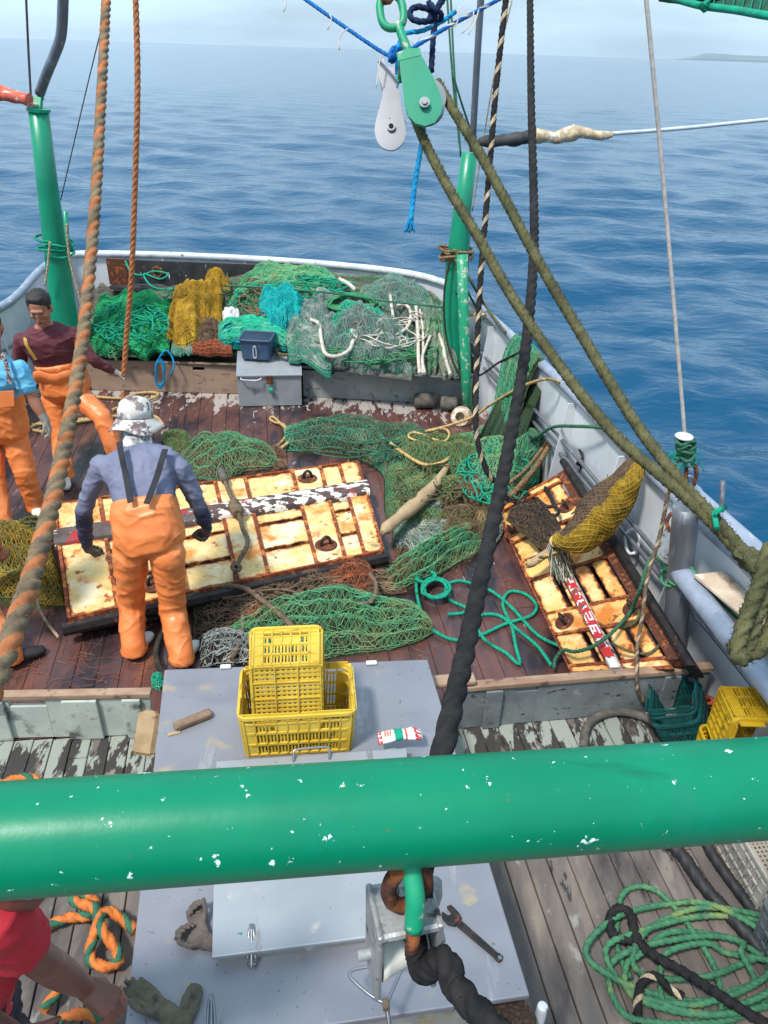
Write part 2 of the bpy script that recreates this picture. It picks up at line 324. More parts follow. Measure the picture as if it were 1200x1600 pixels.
mat('ply', [(206, 188, 166), (178, 154, 132)], 7, .8, bump=.4, stretch=(.6, 1, 1), layers=[((150, 104, 84), 6, .60, .68, (1, .5, 1), .85), ((226, 218, 206), 9, .62, .68, (1, 1, 1), .8)])

def deckmat(name, base, dark, white, attr, patches, rough, wet=None, white_hi=.60):
    """patches: list of (mode, p0, p1): white paint kept along the line where distance < p"""
    m = mat(name, base, 5, rough, bump=.45, stretch=(1, .22, 1), rot=(0, 0, -.17), attr=attr, contrast=.3, detail=8, layers=dark)
    n = m.node_tree; b = n.nodes['Principled BSDF']; l = n.links.new
    lk = b.inputs['Base Color'].links[0].from_socket; rk = b.inputs['Roughness'].links[0].from_socket
    geo = n.nodes.new('ShaderNodeNewGeometry')
    for i, (nx, ny, off, width, col, pk) in enumerate(patches):
        dp = n.nodes.new('ShaderNodeVectorMath'); dp.operation = 'DOT_PRODUCT'; dp.inputs[1].default_value = (nx, ny, 0); l(geo.outputs['Position'], dp.inputs[0])
        mr = n.nodes.new('ShaderNodeMapRange'); mr.inputs[1].default_value = off; mr.inputs[2].default_value = off + width; mr.inputs[3].default_value = pk; mr.inputs[4].default_value = -.22
        l(dp.outputs['Value'], mr.inputs[0])
        tc = n.nodes.new('ShaderNodeMapping'); tc.inputs['Scale'].default_value = (1, .34, 1); tc.inputs['Location'].default_value = (i * 3.3, 1, 0); l(geo.outputs['Position'], tc.inputs[0])
        nz_ = n.nodes.new('ShaderNodeTexNoise'); nz_.inputs['Scale'].default_value = 11; nz_.inputs['Detail'].default_value = 9; nz_.inputs['Roughness'].default_value = .66; l(tc.outputs[0], nz_.inputs[0])
        at = n.nodes.new('ShaderNodeAttribute'); at.attribute_name = 'tone'
        ad = n.nodes.new('ShaderNodeMath'); ad.operation = 'ADD'; l(nz_.outputs[0], ad.inputs[0]); l(mr.outputs[0], ad.inputs[1])
        a2 = n.nodes.new('ShaderNodeMath'); a2.operation = 'MULTIPLY_ADD'; l(at.outputs['Fac'], a2.inputs[0]); a2.inputs[1].default_value = .12; l(ad.outputs[0], a2.inputs[2])
        th = n.nodes.new('ShaderNodeMapRange'); th.inputs[1].default_value = white_hi + .06; th.inputs[2].default_value = white_hi + .085; l(a2.outputs[0], th.inputs[0])
        mm = n.nodes.new('ShaderNodeMix'); mm.data_type = 'RGBA'; l(th.outputs[0], mm.inputs[0]); l(lk, mm.inputs[6]); mm.inputs[7].default_value = s2l(col); lk = mm.outputs[2]
    l(lk, b.inputs['Base Color']); return m
deckmat('aft_planks', [(78, 56, 56), (98, 64, 58), (60, 48, 52)], [((38, 32, 38), 2.2, .5, .62, (1, .5, 1), .3), ((176, 168, 162), 26, .69, .71, (1, .5, 1), .6), ((122, 74, 54), 3.0, .6, .68, (1, .2, 1), .5)],
        None, .09, [(-.03, -1, -7.98, 1.1, (164, 156, 150), .14), (-.03, -1, -7.98, 9, (150, 140, 138), -.02)], .26)
deckmat('fore_planks', [(118, 108, 100), (98, 90, 86), (134, 120, 108)], [((58, 52, 52), 3.4, .54, .66, (1, .3, 1), .6), ((140, 136, 130), 9, .62, .70, (1, .5, 1), .7), ((34, 32, 34), 30, .70, .72, (1, .35, 1), .8), ((206, 204, 198), 40, .735, .75, (1, 1, 1), .8)],
        None, .14, [(.075, -1, -3.12, 1.7, (54, 50, 48), .24), (.075, -1, -3.12, .8, (142, 148, 138), .14)], .72)
def edge_rust(name, thr):
    m = MATS[name]; n = m.node_tree; b = n.nodes['Principled BSDF']; l = n.links.new; lk = b.inputs['Base Color'].links[0].from_socket; g_ = n.nodes.new('ShaderNodeNewGeometry')
    at = n.nodes.new('ShaderNodeAttribute'); at.attribute_name = 'tone'; t = n.nodes.new('ShaderNodeTexNoise'); t.inputs['Scale'].default_value = 13; t.inputs['Detail'].default_value = 8; t.inputs['Roughness'].default_value = .65; l(g_.outputs['Position'], t.inputs[0])
    ma = n.nodes.new('ShaderNodeMath'); ma.operation = 'MULTIPLY_ADD'; l(at.outputs['Fac'], ma.inputs[0]); ma.inputs[1].default_value = .34; l(t.outputs[0], ma.inputs[2])
    for lo, hi, col in ((thr, thr + .14, (202, 124, 52)), (thr + .10, thr + .19, (132, 66, 32)), (thr + .20, thr + .24, (66, 42, 36))):
        mr = n.nodes.new('ShaderNodeMapRange'); mr.inputs[1].default_value = lo; mr.inputs[2].default_value = hi; l(ma.outputs[0], mr.inputs[0]); mm = n.nodes.new('ShaderNodeMix'); mm.data_type = 'RGBA'; l(mr.outputs[0], mm.inputs[0]); l(lk, mm.inputs[6]); mm.inputs[7].default_value = s2l(col); lk = mm.outputs[2]
    l(lk, b.inputs['Base Color'])
edge_rust('door_cream', .655); edge_rust('door_ochre', .60)
mat('underlay', [(20, 17, 16)], 4, .9, bump=0)

# ------------------------------------------------------------------ sea
SEA_Z = -1.5
def sea():
    m = bpy.data.materials.new('sea_water'); m.use_nodes = True; n = m.node_tree; b = n.nodes['Principled BSDF']; l = n.links.new
    b.inputs['Base Color'].default_value = (.0002, .056, .128, 1); b.inputs['Roughness'].default_value = .10; b.inputs['IOR'].default_value = 1.33
    b.inputs['Specular IOR Level'].default_value = .42
    g = n.nodes.new('ShaderNodeNewGeometry'); prev = None
    for sc_, st, dist, strg in ((.8, (.55, 1, 1), .14, .55), (2.4, (.55, 1, 1), .07, .65), (8, (.6, 1, 1), .014, .5)):
        mp = n.nodes.new('ShaderNodeMapping'); mp.inputs['Scale'].default_value = st; mp.inputs['Rotation'].default_value = (0, 0, .1 * sc_)
        t = n.nodes.new('ShaderNodeTexNoise'); t.inputs['Scale'].default_value = sc_; t.inputs['Detail'].default_value = 3; t.inputs['Distortion'].default_value = .6
        l(g.outputs['Position'], mp.inputs[0]); l(mp.outputs[0], t.inputs[0])
        bp = n.nodes.new('ShaderNodeBump'); bp.inputs['Strength'].default_value = strg; bp.inputs['Distance'].default_value = dist
        l(t.outputs[0], bp.inputs['Height'])
        if prev: l(prev.outputs[0], bp.inputs['Normal'])
        prev = bp
    l(prev.outputs[0], b.inputs['Normal']); MATS['sea_water'] = m
    rr = [2.0]
    while rr[-1] < 15700: rr.append(rr[-1] * 1.0125 + .02)
    rr = np.array(rr); a = np.concatenate([np.linspace(-62, 62, 520), np.linspace(66, 294, 58)]) * np.pi / 180
    Rg, Ag = np.meshgrid(rr, a, indexing='ij'); X = Rg * np.sin(Ag) ; Y = Rg * np.cos(Ag)
    sp = np.maximum(Rg * .0125, 0) + .02; Z = np.zeros_like(X); g2 = np.random.default_rng(3)
    wx = X + 1.5 * np.sin(Y * .11 + 1) + .8 * np.sin(X * .17 + Y * .07); wy = Y + 1.2 * np.sin(X * .13) + .9 * np.sin(Y * .19 + X * .05)
    for k in range(60):
        lam = .36 * (5.5 / .36) ** g2.random(); dr = g2.normal(.12, .75); kx, ky = math.sin(dr) * 2 * math.pi / lam, math.cos(dr) * 2 * math.pi / lam
        amp = .0066 * lam ** .74; fade = np.clip((lam / sp - 2.5) / 3, 0, 1); ph = g2.random() * 6.28
        q = np.sin(wx * kx + wy * ky + ph); Z += amp * fade * (q + .25 * np.cos(2 * (wx * kx + wy * ky + ph)))
    V = np.stack([X, Y, Z + SEA_Z], -1); mb = MB(); k, nn, _ = V.shape
    mb.rings(V, 0, False)
    mb.f[-1] = (mb.f[-1][0][:, ::-1], 0, True)
    mb.add([[0, 0, SEA_Z]] , np.zeros((0, 3), int), 0)
    o = mb.build('sea', 'sea_water'); o['kind'] = 'structure'
sea()
mat('far_hill', [(92, 118, 124), (104, 128, 132)], .002, .9, bump=0)
def land():
    mb = MB(); X0, X1 = -0, 0; ps = []; D0 = 13500
    a0 = math.atan2(P(1052, 95, SEA_Z + 4).x, P(1052, 95, SEA_Z + 4).y); k = 70; rows = []
    for i in range(k):
        a = a0 + i * .0058; t = i / (k - 1); h = 190 * (fbm(np.array([[i * .13, 2.2, 0]]), 4)[0] * .8 + .25 * math.exp(-((i - 7) / 4) ** 2)) * min(1, i / 5) 
        rows.append([[D0 * math.sin(a), D0 * math.cos(a), SEA_Z - 3], [(D0 + 250) * math.sin(a), (D0 + 250) * math.cos(a), SEA_Z + h * .62], [(D0 + 500) * math.sin(a), (D0 + 500) * math.cos(a), SEA_Z + h], [(D0 + 1400) * math.sin(a), (D0 + 1400) * math.cos(a), SEA_Z - 3]])
    mb.rings(np.array(rows), 0); o = mb.build('land', 'far_hill'); o['kind'] = 'structure'
land()

# ------------------------------------------------------------------ hull outline (ship heads away behind the camera, stern at +Y)
RZ = 1.0
def pr(x, y): q = P(x, y, RZ); return (q.x, q.y)
STB = [(3.1, -3.5), (2.62, -.6), (2.36, 1.6)] + [pr(*q) for q in ((1180, 895), (1100, 820), (1000, 720), (880, 600), (760, 490), (706, 446))]
TRA = [pr(*q) for q in ((660, 432), (600, 422), (500, 412), (400, 405), (300, 400), (200, 397), (120, 397))]
PRT = [pr(92, 400), pr(60, 425), pr(20, 468), (-4.05, 7.0), (-3.66, 4.8), (-3.45, 3.4), (-3.12, 1.6), (-2.78, -.6), (-2.3, -3.5)]
OUT = STB + TRA + PRT
AX = np.array([-.1676, .9858]); AS = np.array([.9858, .1676]); ORG = np.array([-.72, 3.4])
def crosses(s):
    """t range of the outline on the fore-and-aft line at offset s"""
    ts = []
    k = len(OUT)
    for i in range(k):
        a = np.array(OUT[i]) - ORG; b = np.array(OUT[(i + 1) % k]) - ORG; sa, sb = a @ AS, b @ AS
        if (sa - s) * (sb - s) < 0: u = (s - sa) / (sb - sa); ts.append((a + (b - a) * u) @ AX)
    return (min(ts), max(ts)) if len(ts) >= 2 else None
NB0, NB1 = P(0, 1157), P(1092, 1108)      # foot line of the near pound boards
nbd = Vector((NB1.x - NB0.x, NB1.y - NB0.y)).normalized()
def nb_t(s):
    # t where fore-and-aft line s crosses the near-board line
    p0 = np.array([NB0.x, NB0.y]) - ORG; d = np.array([nbd.x, nbd.y]); u = (s - p0 @ AS) / (d @ AS); return (p0 + d * u) @ AX
def decks():
    aft, fore = MB(), MB(); w = .125; s = -3.6
    while s < 3.8:
        for mb, wood, lo_, hi_ in ((aft, 0, 'nb', 99), (fore, 0, -99, 'nb')):
            ww = w if mb is aft else .112
        s += 1
    for mb, wp, gap, isaft in ((aft, .142, .0022, True), (fore, .106, .006, False)):
        s = -3.7; i = 0
        while s < 3.9:
            cs = [crosses(s + q) for q in (gap, wp - gap)]
            if all(cs):
                lo = max(c[0] for c in cs); hi = min(c[1] for c in cs); nt_ = nb_t(s + wp / 2)
                lo, hi = (max(lo, nt_ + .002), hi) if isaft else (max(lo, -5), min(hi, nt_ - .002))
                t = lo + (random.random() * -1.5)
                while t < hi:
                    L_ = random.uniform(2.2, 3.6); a, b = max(t, lo), min(t + L_, hi); t += L_
                    if b - a < .05: continue
                    z = random.uniform(-.0035, .0015); tn = random.random(); k = max(2, int((b - a) / .5)); rows = []
                    for j in range(k + 1):
                        tt = a + (b - a - .003) * j / k; row = []
                        for (ds, dz) in ((0, -.02), (0, -.003), (.003, 0), (wp - gap - .003, 0), (wp - gap, -.003), (wp - gap, -.02)):
                            q = ORG + AS * (s + ds + random.uniform(-.0008, .0008)) + AX * tt; row.append([q[0], q[1], z + dz])
                        rows.append(row)
                    mb.rings(np.array(rows), 0, False, False, tn); mb.f[-1] = (mb.f[-1][0][:, ::-1], 0, False)
            s += wp; i += 1
    o = aft.build('aft_deck', 'aft_planks'); o['kind'] = 'structure'
    o = fore.build('fore_deck', 'fore_planks'); o['kind'] = 'structure'
    u = MB(); u.add([[x, y, -.022] for x, y in OUT], [list(range(len(OUT)))], 0, False); o = u.build('deck_underlay', 'underlay'); o['kind'] = 'structure'
decks()

# ------------------------------------------------------------------ bulwarks
def smooth_line(pts, step=.12): return cat([(x, y, 0) for x, y in pts], step)
def inward(c):
    T, A, B = frames(c); n_ = np.stack([-T[:, 1], T[:, 0], np.zeros(len(T))], 1); return n_ / np.linalg.norm(n_, axis=1, keepdims=True)
def bulwark(name_label, pts, capm, rod_z=(.50, .62), ribs=1.0, cap_r=.045, wob=0, skip=()):
    c = smooth_line(pts); inn = inward(c)        # outline runs counter clockwise: inside is on the left
    z = lambda p, h: np.concatenate([p[:, :2], np.full((len(p), 1), h)], 1)
    t = thing('bulwark', name_label, 'bulwark', (c[len(c) // 2][0], c[len(c) // 2][1], 0))
    mb = MB(); RV = np.stack([z(c, -.02), z(c, RZ - .02), z(c - inn * .02, RZ - .02), z(c - inn * .02, -.02)], 1); mb.rings(RV, 0, True, False); mb.build('plate', 'white_paint', t)
    mb = MB(); mb.tube(z(c, RZ), cap_r, 12); mb.build('cap_rail', capm, t)
    for rz in rod_z:
        mb = MB(); mb.tube(z(c + inn * .075, rz), .016, 8); mb.build('stringer', 'galv_pipe', t)
    sg = np.concatenate([[0], np.cumsum(np.linalg.norm(np.diff(c, axis=0), axis=1))]); k = int(sg[-1] / ribs)
    for i in range(k):
        s_ = (i + .5) * ribs; j = int(np.searchsorted(sg, s_))
        if j >= len(c): break
        p = c[j]; n_ = inn[j]; T = np.array([n_[1], -n_[0], 0]) * .006; mb = MB(); a = p + n_ * .001; b0 = p + n_ * .17; b1 = p + n_ * .07
        q = [a - T, b0 - T, b0 + T, a + T]; q2 = [a - T, b1 - T, b1 + T, a + T]
        mb.hexa([[v[0], v[1], 0] for v in q], [[v[0], v[1], RZ - .05] for v in q2]); 
        f = [b0 + T * -6, b0 + T * 6]; 
        mb.build('frame_rib', 'white_paint', t)
    return t
bulwark('long white starboard bulwark with grey pipe rail and ribbed inner side', STB, 'rail_paint')
bulwark('white bulwark across the stern with pale pipe rail behind the net pile', [STB[-1]] + TRA + [PRT[0]], 'white_rail', rod_z=(), ribs=1.15)
bulwark('white port bulwark with dark grey rail behind the man in the maroon top', PRT, 'rail_paint')
mb = MB(); oc = smooth_line(OUT + [OUT[0]], .3)[:-1]; inn = inward(oc)
lv = [(RZ - .03, .021), (.2, .03), (-.6, .0), (-1.4, -.12), (-2.4, -.5)]
mb.rings(np.stack([np.concatenate([oc[:, :2] - inn[:, :2] * q, np.full((len(oc), 1), z_)], 1) for z_, q in lv]), 0, False, True)
tag(mb.build('hull', 'hull_paint'), 'outer plating of the fishing boat below the rails', 'hull')

# black hawse panel inside the stern bulwark
def hawse():
    A, B = P(172, 402, .97), P(492, 414, .97); d = (B - A).normalized(); n_ = Vector((d.y, -d.x, 0)).normalized()
    off = n_ * .05; t = thing('hawse_panel', 'black scraped panel with round fairlead holes along the stern bulwark', 'panel', tuple((A + B) / 2 + off - Vector((0, 0, .5))))
    def bx(a, b, z0, z1, th, nm, m, o_=0.0):
        p0, p1 = A + (B - A) * a, A + (B - A) * b; mb = MB(); f = n_ * (.05 + o_); g = n_ * (.05 + o_ + th)
        q = [p0 + f, p0 + g, p1 + g, p1 + f]; mb.hexa([(v.x, v.y, z0) for v in q], [(v.x, v.y, z1) for v in q]); return mb.build(nm, m, t)
    bx(.0, 1, .66, .965, .03, 'upper_plate', 'black_plate'); bx(.0, .7, .30, .56, .06, 'lower_plate', 'black_plate'); bx(0, 1, .60, .64, .16, 'ledge', 'black_plate')
    bx(-.01, .085, .64, .97, .036, 'rusted_patch', 'rust', .001)
    bx(.97, 1.02, .64, .97, .036, 'rusted_patch', 'rust', .001)
    for u in (.235, .52):
        c = A + (B - A) * u + n_ * .08; c.z = .82; mb = MB(); mb.lathe([(.085, 0), (.085, .02), (.06, .035), (.04, .03), (.038, -.01)], c, n_, 24); mb.build('fairlead_ring', 'rust', t)
        mb = MB(); mb.lathe([(.04, 0), (.04, .012)], c, n_, 20); mb.build('dark_hole', 'underlay', t)
hawse()
def fairlead(x, y, lab):
    c = P(x, y, .72); mb = MB(); mb.lathe([(.045, 0), (.05, .01), (.045, .11), (.05, .13), (.03, .14)], c, (0, 0, 1), 16); tag(mb.build('mooring_bollard', 'white_rail'), lab, 'bollard')
fairlead(672, 462, 'small white capped pipe stub standing inside the stern bulwark near the green post')

# ------------------------------------------------------------------ pound boards
def board(name, lab, a, b, h, th, m, slots=(), topm=None, ribs=(), ribm=None, endpix=None, cat_='board'):
    """a,b foot points; h height; slots list of (u, width, z)"""
    a, b = Vector(a), Vector(b); d = (b - a); Ln = d.length; d.normalize(); n_ = Vector((d.y, -d.x, 0))
    t = thing(name, lab, cat_, tuple((a + b) / 2)); mb = MB()
    def blk(u0, u1, z0, z1, f=0, g=None):
        g = th if g is None else g; p0, p1 = a + d * u0, a + d * u1; q = [p0 + n_ * f, p1 + n_ * f, p1 - n_ * g, p0 - n_ * g]
        mb.hexa([(v.x, v.y, z0) for v in q], [(v.x, v.y, z1) for v in q])
    sl = sorted((u - w / 2, u + w / 2, z) for u, w, z in slots); cur = 0; top = h - (.035 if topm else 0)
    for s0, s1, z in sl:
        blk(cur, s0, .004, top); blk(s0, s1, .004, z - .02); 
        if top - z - .02 > .004: blk(s0, s1, z + .02, top)
        cur = s1
    blk(cur, Ln, .004, top); mb.build('panel', m, t, bevel=.003)
    if topm:
        mb = MB(); blk(-.01, Ln + .01, top + .001, h, .012, th + .012); mb.build('cap_strip', topm, t, bevel=.006)
    for u in ribs:
        mb = MB(); blk(u - .05, u + .05, .004, h - .04, .022, -.001); mb.build('batten', ribm or m, t, bevel=.005)
        if u: pass
    return t
a = P(150, 610); b = P(374, 616)
board('pound_board', 'tan wooden pound board behind the maroon topped man with blue rope on it', (P(128, 609).x, P(128, 609).y, 0), (b.x, b.y, 0), .36, .035, 'tan_board', slots=[(P(128, 609).xy - P(315, 612).xy).length and ((P(315, 612) - P(128, 609)).length, .13, .29)])
a = P(474, 620); b = P(735, 634)
board('pound_board', 'grey metal pound board to the right of the steel chest, holding back the nets', (a.x, a.y, 0), (b.x, b.y, 0), .37, .02, 'grey_board', slots=[((P(514, 620) - a).length, .12, .31), ((P(707, 630) - a).length, .12, .31)])
a = P(-160, 1158); b = P(244, 1149)
sl = (P(56, 1157) - a).length
board('pound_board', 'mint grey pound board in the foreground left of the hatch, slotted hand hole', tuple(a), tuple(b), .335, .03, 'mint_board', slots=[(sl, .2, .265)], topm='top_wood', ribs=[(P(8, 1157) - a).length, (P(135, 1156) - a).length - .04, (P(135, 1156) - a).length + .05, (P(215, 1154) - a).length])
a = P(706, 1140); b = P(1092, 1106)
board('pound_board', 'weathered grey wooden pound board in the foreground right of the hatch', tuple(a), tuple(b), .335, .035, 'dark_board', slots=[((P(815, 1130) - a).length, .13, .28)], topm='top_wood', ribs=[(P(765, 1135) - a).length, (P(1035, 1112) - a).length])
# loose paddle shaped timber wedges at board ends
mb = MB(); mb.rbox((0, 0, 0), (.115, .04, .235), .035); o = mb.build('wooden_wedge', 'raw_wood', local=True, bevel=.01); p = P(229, 1145, .26); o.location = p; o.rotation_euler = (R(-38), R(4), R(-4)); tag(o, 'rounded bare wood wedge against the left side of the steel hatch', 'wood block')
mb = MB(); a = P(655, 1068, .36); b = P(742, 1060, .36); d = (b - a).normalized(); mb.strip(cat([a, b], .05), [(d.y, -d.x, 0)] * len(cat([a, b], .05)), .085, .035); o = mb.build('timber_end', 'top_wood', bevel=.012); tag(o, 'pale timber tongue at the hatch end of the right foreground board', 'wood block')
mat('rope_olive_dark', [(72, 70, 46), (56, 54, 38)], 20, .85, bump=.8, bscale=200, bdist=.003)
mat('nylon', [(214, 212, 200), (196, 194, 184)], 5, .4)
mat('black_rubber', [(34, 33, 35), (46, 44, 46)], 10, .6, bump=.4)
mat('rag_orange', [(214, 110, 88), (196, 84, 62)], 12, .85, bump=.8, layers=[((226, 214, 206), 14, .58, .62, (1, 3, 3), .8)])
mat('rag_black', [(60, 62, 66), (40, 40, 44)], 12, .7, bump=.8); mat('rag_cream', [(206, 186, 152), (160, 142, 116), (226, 218, 206)], 11, .9, bump=.9, layers=[((176, 92, 52), 8, .6, .66, (1, 1, 1), .9)])
mat('net_dark', [(16, 92, 66), (10, 60, 44)], 60, .8, bump=.6)
mat('steel_worn', [(182, 184, 184), (150, 152, 152)], 12, .45, metal=.5, bump=.5, layers=[((80, 78, 74), 24, .56, .64, (1, 1, 1), .6), ((206, 206, 202), 18, .62, .68, (1, 1, 1), .5)])
# ------------------------------------------------------------------ small helpers for things set out from the photograph
def depth(v): return (Vector(v) - CAMP).dot(_f0)
def PR(v, px): return px * depth(v) / FPX
def pl(pts, d, th, mb, m=0):
    """solid plate with its outline at depth d and real thickness th"""
    a = [list(PD(x, y, d)) for x, y in pts]; n_ = np.array(list(_f0)) * th; k = len(a); n0 = mb.n
    V = np.array(a + [list(np.array(q) + n_) for q in a]); mb.add(V, [[i, (i + 1) % k, k + (i + 1) % k, k + i] for i in range(k)], m, False)
    mb.f.append((np.array([[n0 + i for i in range(k)]]), m, False)); mb.f.append((np.array([[n0 + k + i for i in range(k - 1, -1, -1)]]), m, False))
def smooth2(pts, n=4, closed=True):
    c = cat([(x, y, 0) for x, y in pts], 3.0, closed); return [(q[0], q[1]) for q in c]
def dpts(l): return [PD(*q) for q in l]
for nm, c1, c2 in (('rope_black', (30, 29, 31), (46, 44, 44)), ('rope_olive', (100, 98, 68), (76, 76, 52)), ('rope_orange', (178, 112, 70), (150, 94, 62)), ('rope_greyblue', (132, 114, 88), (100, 88, 72)),
                   ('rope_tan', (200, 168, 112), (168, 138, 92)), ('rope_teal', (22, 160, 128), (34, 130, 104)), ('rope_green', (52, 140, 92), (74, 128, 88)), ('rope_blue', (26, 110, 180), (20, 84, 150)),
                   ('rope_cyan', (28, 150, 196), (18, 120, 176)), ('rope_brown', (122, 104, 84), (94, 80, 68)), ('rope_white', (206, 200, 188), (180, 170, 156)), ('rope_dgreen', (50, 96, 78), (62, 110, 84)),
                   ('rope_bronze', (150, 118, 84), (110, 88, 70)), ('rope_navy', (30, 48, 84), (24, 36, 62)), ('rope_dark', (66, 60, 52), (48, 44, 42)), ('rope_strand', (196, 176, 146), (150, 130, 108))):
    mat(nm, [c1, c2], 30, .85, bump=.6, bscale=240, bdist=.002, spec=.2, layers=[(tuple(int(v * .62) for v in c1), 9, .56, .7, (1, 1, 1), .85)])

mat('wire_pale', [(188, 180, 172), (160, 152, 146)], 30, .5, metal=.2, bump=.3)
# ------------------------------------------------------------------ gallows posts
def left_post():
    t = thing('gallows_post', 'green painted steel gallows post on the port quarter behind the man in maroon', 'post', tuple(PY(98, 480, 8.15)))
    a = [PY(60, 172, 8.1), PY(74, 290, 8.12), PY(88, 400, 8.14), PY(101, 520, 8.16)]; a[-1].z = min(a[-1].z, .3); a.append(Vector((a[-1].x + .05, a[-1].y, 0.0)))
    mb = MB(); mb.tube(a, [PR(a[0], 15.5), PR(a[1], 16), PR(a[2], 18), PR(a[3], 21), PR(a[3], 22)], 14); mb.build('pole', 'green_paint', t)
    mb = MB(); c = a[0]; ax = (a[0] - a[1]).normalized(); mb.lathe([(PR(c, 18), -.01), (PR(c, 18), .015)], c, ax, 14); mb.build('top_flange', 'green_paint', t)
    mb = MB(); pl([(44, 172), (42, 160), (50, 150), (64, 152), (62, 172)], depth(c) - .04, .05, mb); pl([(58, 150), (58, 142), (64, 143), (66, 152)], depth(c) - .03, .05, mb); mb.build('lug', 'worn_green', t)
    f = [PY(102, 330, 8.0), PY(105, 375, 8.0), PY(112, 392, 8.0)]; mb = MB(); mb.tube(f, .025, 8); mb.build('cleat_arm', 'green_paint', t)
    mb = MB(); g = [PY(x, y, 8.14) for x, y in ((92, 380), (118, 480), (112, 520), (84, 520))]; n_ = Vector((0, .012, 0)); mb.hexa([q + n_ for q in g], [q - n_ for q in g]); mb.build('gusset', 'green_paint', t)
left_post()
a = [PY(62, 146, 8.0), PY(72, 118, 7.9), PY(86, 84, 7.8), PY(94, 62, 7.75), PY(97, 40, 7.7), PY(99, -20, 7.6), PY(100, -90, 7.5)]
mb = MB(); mb.tube(cat(a, .08), .045, 12); tag(mb.build('stay_pipe', 'galv_pipe'), 'bent grey pipe rising from the top of the port gallows post', 'pipe')
def lumpy(pts, r, m, nm, lab, cat_, seed=1, n=14, amp=.35, fr=14):
    c = cat(pts, .02); T, A, B = frames(c); th = np.linspace(0, 2 * np.pi, n, endpoint=False); ll = np.linspace(0, 1, len(c)); rr = np.interp(ll, np.linspace(0, 1, len(r)), r)
    D = np.cos(th)[None, :, None] * A[:, None] + np.sin(th)[None, :, None] * B[:, None]; nn = fbm((c[:, None] + D * .04) * fr, seed, 3)
    mb = MB(); mb.rings(c[:, None] + D * (rr[:, None] * (1 + amp * (nn - .5) * 2))[..., None], 0, True); o = mb.build(nm, m); return tag(o, lab, cat_) if lab else o
lumpy([PY(46, 156, 8.0), PY(20, 150, 8.05), PY(-20, 141, 8.1), PY(-90, 128, 8.15)], [.05, .065, .07, .07], 'rag_orange', 'wrapped_boom_pole', 'orange cloth wrapped outrigger pole leaving the port post at the left edge', 'pole')

def right_post():
    b = P(712, 585); t = thing('gallows_post', 'bright green steel gallows post on the starboard quarter with a thinner brace pipe', 'post', (b.x, b.y, 0))
    a = [PY(734, 238, 8.2), PY(722, 330, 8.2), PY(714, 420, 8.2), PY(710, 500, 8.2), PY(712, 560, 8.2)]; a[-1].z = min(a[-1].z, .4); a.append(Vector((a[-1].x, 8.2, 0)))
    mb = MB(); mb.tube(a, [PR(a[0], 12.5), PR(a[1], 14), PR(a[2], 18.5), PR(a[3], 19), PR(a[4], 16), PR(a[4], 16)], 14); mb.build('pole', 'green_paint', t)
    mb = MB(); mb.tube([PY(722, 398, 7.95), PY(724, 480, 7.85), PY(728, 580, 7.7), P(731, 655, .0)], PR(a[2], 8.5), 10); mb.build('brace_pipe', 'worn_green', t)
    mb = MB(); mb.tube([PY(714, 455, 8.1), PY(724, 458, 7.9)], .03, 8); mb.build('bracket', 'green_paint', t)
right_post()
mb = MB(); mb.tube(cat([PY(738, 236, 8.15), PY(744, 120, 8.0), PY(755, -60, 7.8)], .2), PR(PY(744, 120, 8), 5.5), 10); tag(mb.build('stay_pipe', 'galv_pipe'), 'slim grey pipe rising straight up from the starboard gallows post', 'pipe')
mb = MB(); mb.tube(cat([PY(938, 210, 8.0), PY(1060, 201, 8.1), PY(1200, 187, 8.2), PY(1330, 176, 8.3)], .1), PR(PY(1100, 200, 8), 3), 8)
o = mb.build('outrigger_pole', 'white_rail'); tag(o, 'thin pale outrigger pole reaching right over the sea from the wrapped section', 'pole')
lumpy([PY(748, 222, 8.0), PY(772, 220, 8.0), PY(800, 218, 8.0), PY(838, 210, 8.0)], [.03, .055, .05, .05, .07, .06, .065], 'rag_black', 'pole_wrapping', 'black tape and rags bound round the inner end of the outrigger pole', 'rags', 3)
lumpy([PY(836, 213, 8.0), PY(870, 214, 8.0), PY(905, 207, 8.0), PY(935, 212, 8.0), PY(957, 210, 8.0)], [.075, .06, .05, .06, .075, .05, .045, .04, .03], 'rag_cream', 'pole_wrapping', 'cream and rust coloured rags bound round the middle of the outrigger pole', 'rags', 8)

# ------------------------------------------------------------------ standing wires and ropes aft
wire('stay_wire', 'thin dark wire crossing in front of the port gallows post', [PD(40, -20, 7.4), PD(46, 110, 7.6), PD(54, 240, 7.8), PD(62, 300, 8.0)], .011, 'dark_iron')
wire('stay_wire', 'hair thin wire slanting from the orange grey rope down to the port quarter', [PD(162, 30, 7.8), PD(135, 140, 8.3), PD(95, 312, 8.9)], .006, 'dark_iron')
for k, (a, b, lab) in enumerate((((697, 0), (718, 225), 'leftmost of three dark signal halyards beside the starboard post'), ((703, 0), (720, 245), 'middle of three dark halyards beside the starboard post'), ((706, 110), (736, 205), 'short slack halyard meeting the grey stay pipe'))):
    wire('halyard', lab, [PD(a[0], a[1] - 30 if a[1] < 50 else a[1], 7.9), PD((a[0] + b[0]) / 2 - 1, (a[1] + b[1]) / 2, 8.1), PD(b[0], b[1], 8.4)], .012, 'rope_dgreen')
wire('stay_wire', 'thin pinkish wire slanting behind the thin black rope', [PD(800, 0, 7.0), PD(770, 130, 7.4), PD(738, 330, 8.3)], .008, 'rope_strand')
wire('steel_stay', 'bare steel wire stay running down to the green lashed turnbuckle', [PD(1007, -30, 3.4), PD(1038, 300, 3.75), PD(1071, 690, 4.15)], .0105, 'wire_pale', n=8)

